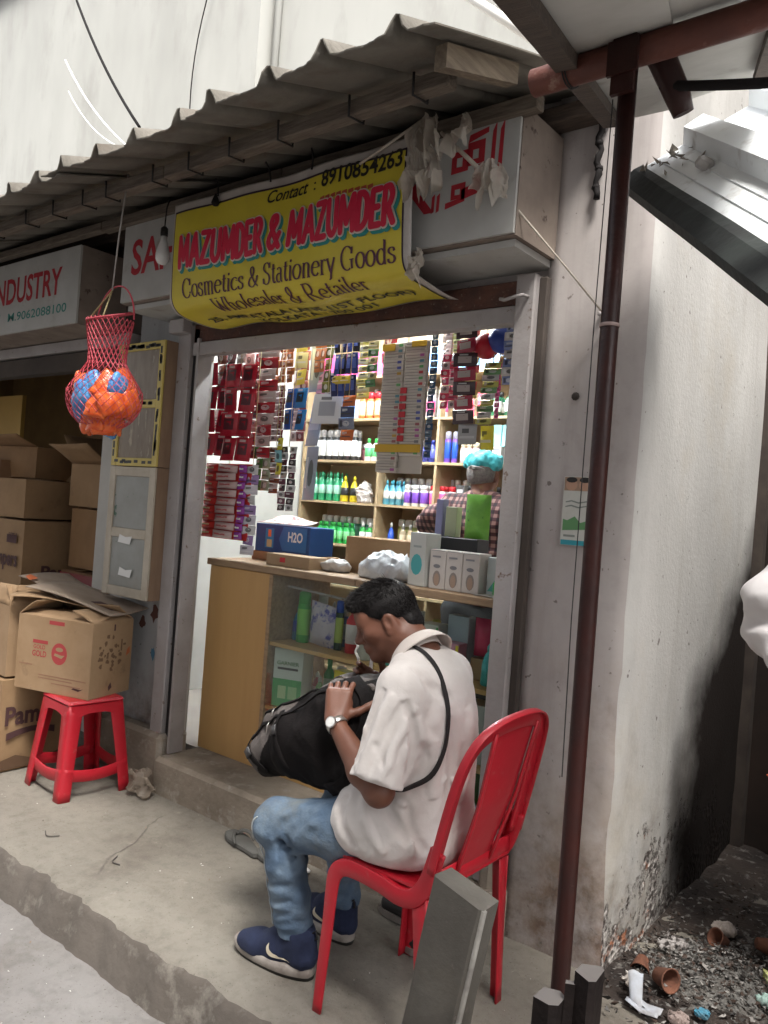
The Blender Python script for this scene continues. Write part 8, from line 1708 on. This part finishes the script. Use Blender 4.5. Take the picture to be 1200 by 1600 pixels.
q.ell(Q(0, 0, 1.2), (0.1, 0.06, 0.2), 0.03); q.cap(Q(-0.13, -0.16, 0.98), Q(-0.10, -0.19, 0.95), 0.03, 0.03, 0.02)
for j, b in enumerate((-0.022, -0.007, 0.008, 0.022)): q.chain([Q(-0.10, -0.19, 0.95+b), Q(-0.05, -0.215, 0.945+b), Q(-0.03, -0.20, 0.94+b)], [0.013, 0.010, 0.009], 0.01)
q.chain([Q(-0.11, -0.19, 0.97), Q(-0.08, -0.215, 1.0)], [0.014, 0.010], 0.01)
q.build('body', M_skin, pw, smooth_it=1)
q = SDF((-0.50, 2.60, 1.56), (-0.2, 2.98, 1.76), 0.008); q.ell(Q(0, 0.0, 1.635), (0.084, 0.10, 0.098), 0.0); q.ell(Q(0, -0.11, 1.57), (0.12, 0.09, 0.09), 0.01, cut=True); q.build('hair', M_hair, pw)
q = SDF((-0.62, 2.6, 0.03), (-0.1, 3.05, 0.95), 0.010); q.ell(Q(0, 0, 0.86), (0.165, 0.12, 0.12), 0.0)
for s in (-1, 1): q.chain([Q(0.085*s, 0.0, 0.84), Q(0.095*s, -0.01, 0.46), Q(0.095*s, 0.01, 0.11)], [0.095, 0.076, 0.058], 0.03)
q.ripple(0.004, 40, 8); q.build('trousers', mat('black_trousers', (0.02, 0.018, 0.018), rough=0.9), pw)
for s in (-1, 1):
    q = SDF((-0.36+0.095*s-0.08, 2.55, 0.02), (-0.36+0.095*s+0.08, 2.95, 0.15), 0.008); q.cap(Q(0.095*s, 0.05, 0.06), Q(0.10*s, -0.16, 0.055), 0.042, 0.038, 0.0); q.clip((0, 0, 0.03), (0, 0, -1)); q.build('shoe', M_soled, pw)
ob = SDF((-0.68, 2.48, 0.48), (-0.30, 2.75, 0.80), 0.006); ob.rbox((-0.44, 2.61, 0.61), (0.095, 0.05, 0.085), 0.03); ob.cap((-0.52, 2.61, 0.68), (-0.555, 2.61, 0.685), 0.018, 0.009, 0.02); ob.ripple(0.008, 45, 3)
ob.build('carrier_bag', mat('orange_carrier', (0.62, 0.10, 0.03), rough=0.4), label='orange carrier bag held by the white shirted person', cat='bag'); MB().tube([(-0.50, 2.61, 0.68), (-0.46, 2.60, 0.90), (-0.44, 2.60, 0.935), (-0.42, 2.60, 0.90), (-0.42, 2.61, 0.68)], 0.005, n=6).build('handle', mat('orange_carrier', (0.62, 0.10, 0.03)), bpy.data.objects[[o.name for o in bpy.data.objects if o.name.startswith('carrier_bag')][-1]])

# ================================================================== foreground, pavement litter
def slab_post():
    M_st = wall_mat('grey_stone_post', (0.115, 0.105, 0.090), (0.080, 0.072, 0.062), (0.042, 0.036, 0.030), 0.22, 0.50, dthr=0.30, scale=6.0, bump=0.6)
    t = thing('stone_post', 'leaning grey concrete post standing in the street before the chair', 'post', (-0.915, 1.33, -0.15)); mb = MB(); n = 12
    for k in range(n): pass
    prof = [(-0.058, -0.028), (0.052, -0.034), (0.060, -0.026), (0.060, 0.03), (-0.06, 0.034), (-0.064, -0.02)]; vs = []
    for k in range(n+1):
        z = -0.17+0.85*k/n; xo = 0.172*(z+0.15); 
        for (a, b) in prof: vs.append((-0.925+xo+a*(1-0.05*k/n)+0.003*fn3((a, b, z), 12), 1.33+b-0.02*(z+0.15)+0.003*fn3((a, b, z), 14, 3), z-(0.012*a/0.06 if k == n else 0)+0.004*fn3((a, b, z), 20)))
    m_ = len(prof); mb.add(vs, [(k*m_+j, k*m_+(j+1) % m_, (k+1)*m_+(j+1) % m_, (k+1)*m_+j) for k in range(n) for j in range(m_)]+[tuple(n*m_+j for j in range(m_))]); mb.build('shaft', M_st, t)
    mb = MB(); mb.tube([vs[n*m_+2], Vector(vs[(n-6)*m_+2]), Vector(vs[2])], 0.0055, n=6); mb.build('worn_arris', mat('pale_stone', (0.20, 0.19, 0.17), (0.12, 0.11, 0.10), 20, 0.9), t)
slab_post()
rl = thing('steel_rail', 'black cut steel rail standing upright beside the red oxide pole', 'rail', (-0.545, 1.27, -0.15))
M_rail = mat('black_tarred_steel', (0.010, 0.008, 0.008), (0.018, 0.014, 0.013), 12, 0.7, bump=0.3, bscale=50, spec=0.06); M_cut = mat('cut_steel_end', (0.10, 0.09, 0.085), rough=0.6)
def plate(poly, z0, z1, name, cap_z=True):
    n = len(poly); mb = MB(); mb.add([(a, b, z0) for a, b in poly]+[(a+0.012, b, z1) for a, b in poly], [(k, (k+1) % n, n+(k+1) % n, n+k) for k in range(n)]+[tuple(range(n, 2*n))]); mb.mi[-1] = 1; mb.build(name, [M_rail, M_cut], rl)
plate([(-0.598, 1.225), (-0.568, 1.222), (-0.556, 1.232), (-0.558, 1.262), (-0.572, 1.272), (-0.598, 1.262)], -0.17, 0.600, 'rail_head'); plate([(-0.556, 1.252), (-0.540, 1.262), (-0.542, 1.272), (-0.560, 1.263)], -0.17, 0.628, 'web'); plate([(-0.545, 1.262), (-0.515, 1.248), (-0.506, 1.256), (-0.510, 1.300), (-0.522, 1.305), (-0.545, 1.29)], -0.17, 0.650, 'rail_foot')

# slippers and shoes
def sole_outline(L, w0, w1, n=22):
    out = []
    for k in range(n):
        a = 2*PI*k/n; t = 0.5-0.5*math.cos(a); wd = (w0+(w1-w0)*t)*(0.82+0.18*math.cos((t-0.75)*6)); out.append((t*L, (1 if math.sin(a) >= 0 else -1)*wd*min(1, abs(math.sin(a))**0.5)))
    return out
def slipper(x, y, rz, m, strap, label, L=0.25, tilt=0.0):
    t = thing('slipper', label, 'slipper', (x, y, 0.004), 'slippers by the step', rz); out = sole_outline(L, 0.036, 0.046); mb = MB(); n = len(out); vs = []
    for (z, g) in ((0, 0.0), (0.004, 0.002), (0.016, 0.001), (0.019, -0.003)): vs += [(a+g*(1 if a > L/2 else -1), b+g*(1 if b > 0 else -1), z+0.012*max(0, a/L-0.75)) for a, b in out]
    mb.add(vs, [(i*n+j, i*n+(j+1) % n, (i+1)*n+(j+1) % n, (i+1)*n+j) for i in range(3) for j in range(n)]+[tuple(reversed(range(n))), tuple(3*n+j for j in range(n))]); mb.build('sole', m, t, local=True)
    for s in (-1, 1): mb = MB(); sweep(mb, spline([(L*0.78, 0, 0.020), (L*0.70, s*0.015, 0.042), (L*0.58, s*0.036, 0.040), (L*0.46, s*0.042, 0.018)], 5), (0.5, s*0.5, 0.8), 0.014, 0.004); mb.build('strap', strap, t, local=True)
M_sg = mat('grey_foam', (0.10, 0.098, 0.09), (0.075, 0.072, 0.066), 12, 0.9); M_sk = mat('black_rubber', (0.022, 0.02, 0.02), rough=0.7)
slipper(-2.24, 2.185, R(165), M_sg, M_sg, 'grey foam slipper lying closest to the shop step'); slipper(-2.02, 2.175, R(168), M_sg, M_sk, 'grey foam slipper half hidden behind the jeans leg', 0.26)
mb = MB().lathe([(0.002, 0), (0.012, 0.004), (0.014, 0.010), (0.008, 0.016)], 8, c=(-2.03, 2.235, 0.004), sx=1.6); mb.build('paper_scrap', mat('white_scrap', (0.7, 0.68, 0.66)), label='white scrap beside the grey slippers', cat='scrap')
for (h_, t_, lab) in (((-1.40, 2.225), (-1.66, 2.235), 'black shoe with toe peeking out by the step under the chair'), ((-1.20, 2.13), (-1.45, 2.10), 'black shoe with worn pale sole behind the chair legs')):
    par = thing('black_shoe', lab, 'shoe', (t_[0], t_[1], 0.004)); hx, tx = Vector((*h_, 0)), Vector((*t_, 0)); d = (tx-hx).normalized()
    q = SDF((min(hx.x, tx.x)-0.06, min(hx.y, tx.y)-0.07, 0), (max(hx.x, tx.x)+0.06, max(hx.y, tx.y)+0.07, 0.13), 0.005); P = lambda a, z: np.array(hx+(tx-hx)*a+Vector((0, 0, z)))
    q.cap(P(0.12, 0.055), P(0.5, 0.052), 0.036, 0.038, 0.0); q.cap(P(0.5, 0.052), P(0.86, 0.038), 0.040, 0.034, 0.02); q.cap(P(0.1, 0.06), P(0.2, 0.085), 0.030, 0.03, 0.02); q.cap(P(0.15, 0.12), P(0.42, 0.10), 0.026, 0.024, 0.008, cut=True); q.clip((0, 0, 0.022), (0, 0, -1)); q.build('upper', M_sk, par)
    s = Vector((0, 0, 1)).cross(d); out = sole_outline(0.275, 0.033, 0.043); mb = MB(); n = len(out); vs = []
    for z in (0.004, 0.012, 0.025): vs += [hx-d*0.008+d*a+s*b+Vector((0, 0, z)) for a, b in out]
    mb.add(vs, [(i*n+j, i*n+(j+1) % n, (i+1)*n+(j+1) % n, (i+1)*n+j) for i in range(2) for j in range(n)]+[tuple(reversed(range(n))), tuple(2*n+j for j in range(n))]); mb.build('sole', M_sole, par)

# poster on the pillar
po = thing('poster', 'narrow worn paper poster pasted on the white pillar', 'poster', (-1.118, 2.395, 1.318)); MB().box((-1.170, 2.3905, 1.318), (-1.066, 2.3925, 1.540)).build('sheet', mat('poster_paper', (0.52, 0.52, 0.48), (0.46, 0.46, 0.42), 20, 0.7), po)
def pp(poly, m, k=1): MB().add([(a, 2.3905-0.0006*k, b) for a, b in poly], [tuple(range(len(poly)))]).build('printing', m, po)
pp(rc(-1.168, -1.068, 1.494, 1.538), mat('poster_brown', (0.30, 0.20, 0.14))); pp(ell(-1.143, 1.513, 0.020, 0.019), mat('poster_face', (0.42, 0.25, 0.17)), 2); pp(ell(-1.098, 1.513, 0.020, 0.019), mat('poster_face', (0.42, 0.25, 0.17)), 2); pp(ell(-1.143, 1.529, 0.019, 0.009), M_bblk, 3); pp(ell(-1.098, 1.529, 0.019, 0.009), M_bblk, 3)
for z in (1.455, 1.440): pp([(-1.160, z), (-1.140, z+0.004), (-1.115, z-0.002), (-1.080, z+0.005), (-1.080, z+0.009), (-1.115, z+0.003), (-1.140, z+0.009), (-1.160, z+0.004)], mat('poster_ink', (0.20, 0.22, 0.2)))
pp([(-1.165, 1.365), (-1.075, 1.372), (-1.080, 1.400), (-1.105, 1.392), (-1.125, 1.412), (-1.150, 1.398), (-1.165, 1.402)], mat('poster_green', (0.10, 0.24, 0.10))); pp(rc(-1.160, -1.120, 1.345, 1.352), mat('poster_ink', (0.2, 0.22, 0.2))); pp(rc(-1.168, -1.068, 1.319, 1.335), mat('poster_teal', (0.03, 0.26, 0.32)))
# hole and nails on the pillar
mb = MB().lathe([(0.004, 0), (0.013, 0.002), (0.014, 0.006), (0.006, 0.012)], 9); mb.xform(Matrix.Translation((-1.155, 2.398, 1.80)) @ Matrix.Rotation(R(90), 4, 'X')); mb.build('plug_hole', mat('dark_hole', (0.04, 0.03, 0.025)), shop)
for (x, z) in ((-1.09, 2.06), (-1.065, 2.045)): mb = MB().lathe([(0.002, 0), (0.007, 0.003), (0.008, 0.012), (0.004, 0.016)], 8); mb.xform(Matrix.Translation((x, 2.398, z)) @ Matrix.Rotation(R(90), 4, 'X')); mb.build('nail', M_steel, shop)

# rubbish at the passage mouth
M_clay = mat('terracotta', (0.16, 0.062, 0.034), (0.085, 0.035, 0.022), 14, 0.85, bump=0.3, c3=(0.05, 0.035, 0.028), s3=22, lo3=0.55, hi3=0.68)
def clay_cup(x, y, z, rx, rz, lab, s=1.0):
    mb = MB().lathe([(0.020*s, 0), (0.024*s, 0.003*s), (0.036*s, 0.060*s), (0.038*s, 0.064*s), (0.034*s, 0.064*s), (0.031*s, 0.058*s), (0.019*s, 0.008*s), (0.002, 0.007*s)], 18); o = mb.build('clay_cup', M_clay, local=True, label=lab, cat='cup'); o.location = (x, y, z); o.rotation_euler = (rx, 0, rz)
clay_cup(-0.785, 2.475, 0.045, R(78), R(60), 'clay cup lying on its side nearest the folded white paper', 0.95); clay_cup(-0.68, 2.80, 0.06, R(60), R(-30), 'clay cup tipped on the ash heap', 0.8); clay_cup(-0.60, 2.86, 0.07, R(100), R(120), 'overturned clay cup behind the ash heap', 0.75); clay_cup(-0.86, 2.56, 0.03, R(110), R(10), 'broken clay cup against the peeling wall', 0.8)
mb = MB(); mb.grid(lambda u, v: Vector((-0.825+0.035*u+0.02*v, 2.335+0.03*u*(1-v)-0.02*v, 0.02+0.075*(1-v)*(1 if v < 0.7 else 1)-0.0*u+0.006*math.sin(5*u))), 6, 8, thick=0.001); mb.build('folded_paper', mat('bluewhite_paper', (0.42, 0.45, 0.50), (0.33, 0.33, 0.34), 25), label='folded blue white paper leaning by the pillar foot', cat='paper')
mb = MB(); mb.grid(lambda u, v: Vector((-0.815+0.10*u, 2.300+0.05*v-0.02*u, 0.020+0.022*abs(u-0.5)+0.004*math.sin(8*v))), 8, 4, thick=0.001); mb.build('folded_paper', mat('bluewhite_paper', (0.42, 0.45, 0.50), (0.33, 0.33, 0.34), 25), label='opened white paper lying flat by the pillar foot', cat='paper')
rg2 = random.Random(31)
def crum(x, y, r, seed, m, lab, cat): r *= 0.85; return crumple('litter_piece', x, y, 0.022, r, r*0.8, r*0.42, seed, m, lab, cat, r*0.26)
crum(-0.85, 2.41, 0.035, 41, mat('dull_white_plastic', (0.50, 0.47, 0.44), (0.3, 0.26, 0.22), 20, 0.4), 'crumpled dull white plastic at the pillar corner', 'plastic'); crum(-0.73, 2.95, 0.040, 42, mat('pale_foam', (0.34, 0.30, 0.27), (0.22, 0.18, 0.15), 40), 'pale crushed foam cup on the heap', 'cup'); crum(-0.50, 2.72, 0.055, 43, mat('yellow_green_wrap', (0.40, 0.42, 0.06), (0.5, 0.5, 0.45), 12, 0.4), 'yellow green wrapper on the heap', 'wrapper'); crum(-0.50, 2.60, 0.045, 44, mat('pale_teal_wrap', (0.30, 0.42, 0.38)), 'pale teal wrapper near the person\'s feet', 'wrapper'); crum(-0.63, 2.40, 0.018, 45, mat('bright_blue_wrap', (0.05, 0.24, 0.36), (0.06, 0.12, 0.15), 40), 'small bright blue wrapper on the dirt', 'wrapper'); crum(-0.67, 2.32, 0.028, 46, mat('pinkish_tissue', (0.32, 0.26, 0.24), (0.2, 0.15, 0.13), 40), 'pinkish tissue on the dirt', 'tissue'); crum(-0.82, 2.70, 0.045, 47, mat('grey_plastic_film', (0.33, 0.31, 0.3), (0.2, 0.18, 0.17), 20, 0.3), 'grey crumpled film against the wall foot', 'plastic')
# ash and fragments: too many to count
mb = MB(); fm = [mat('ash_grey', (0.12, 0.115, 0.107)), mat('rubble_brown', (0.05, 0.032, 0.024)), mat('flake_white', (0.25, 0.235, 0.22)), mat('wet_black', (0.02, 0.017, 0.015))]
for k in range(4200):
    if k < 2000: x, y = -0.66+rg2.gauss(0, 0.13), 2.66+rg2.gauss(0, 0.13)
    else: x, y = rg2.uniform(-0.93, 0.1), rg2.uniform(2.22, 3.6)
    if x < -0.925 or y < 2.2: continue
    zb = 0.012+0.06*math.exp(-(((x+0.66)/0.16)**2+((y-2.66)/0.16)**2)); s = rg2.uniform(0.003, 0.012)*(1.4 if rg2.random() < 0.1 else 1)
    p = Vector((x, y, zb+0.016*fn3((x, y, 0), 4)+rg2.uniform(0, 0.01))); q = [p+Vector((rg2.uniform(-s, s), rg2.uniform(-s, s), rg2.uniform(-s, s)*0.6)) for _ in range(4)]
    mb.add(q, [(0, 1, 2), (0, 2, 3), (0, 3, 1), (1, 3, 2)], rg2.choices((0, 1, 2, 3), (5, 3, 2, 2))[0] if k < 2000 else rg2.choices((0, 1, 2, 3), (2, 4, 1, 4))[0])
mb.build('ash_and_rubble', fm, kind='stuff', label='heap of ash, grit and flakes at the passage mouth', cat='rubble')
mb = MB()
def heap(u, v):
    x, y = -0.92+0.55*u, 2.42+0.50*v; return (x, y, -0.012+0.075*math.exp(-(((x+0.66)/0.16)**2+((y-2.66)/0.16)**2))+0.012*fn3((x, y, 0), 9)+0.006*fn3((x, y, 0), 28))
mb.grid(heap, 50, 46); mb.build('ash_heap', mat('ash_bed', (0.16, 0.155, 0.145), (0.07, 0.06, 0.052), 30, 0.95, bump=0.8, bscale=80), kind='stuff', label='bed of grey ash under the rubble', cat='ash')
# grit on pavement and street
mb = MB()
for k in range(420):
    x, y = rg2.uniform(-4.2, 0.2), rg2.uniform(0.9, 2.3); z = -0.147 if y < 1.5 else 0.003; s = rg2.uniform(0.0015, 0.006)
    if 1.45 < y < 1.62: continue
    mb.add([(x+rg2.uniform(-s, s), y+rg2.uniform(-s, s), z+rg2.uniform(0, s)) for _ in range(4)], [(0, 1, 2), (0, 2, 3), (0, 3, 1), (1, 3, 2)], rg2.choice((0, 0, 1, 2)))
mb.build('grit', [mat('grit_pale', (0.5, 0.48, 0.44)), mat('grit_dark', (0.10, 0.08, 0.065)), mat('grit_brown', (0.22, 0.15, 0.10))], kind='stuff', label='scattered grit on pavement and street', cat='grit')
for (pts, lab) in (((( -2.98, 1.72), (-2.93, 1.70), (-2.90, 1.735)), 'curled dark twig on the pavement before the stool'), (((-2.60, 1.80), (-2.57, 1.76), (-2.53, 1.765)), 'small dark twig on the open pavement')):
    MB().tube(spline([(a, b, 0.006) for a, b in pts], 4), 0.0022, n=5).build('twig', mat('twig', (0.06, 0.05, 0.045)), label=lab, cat='twig')
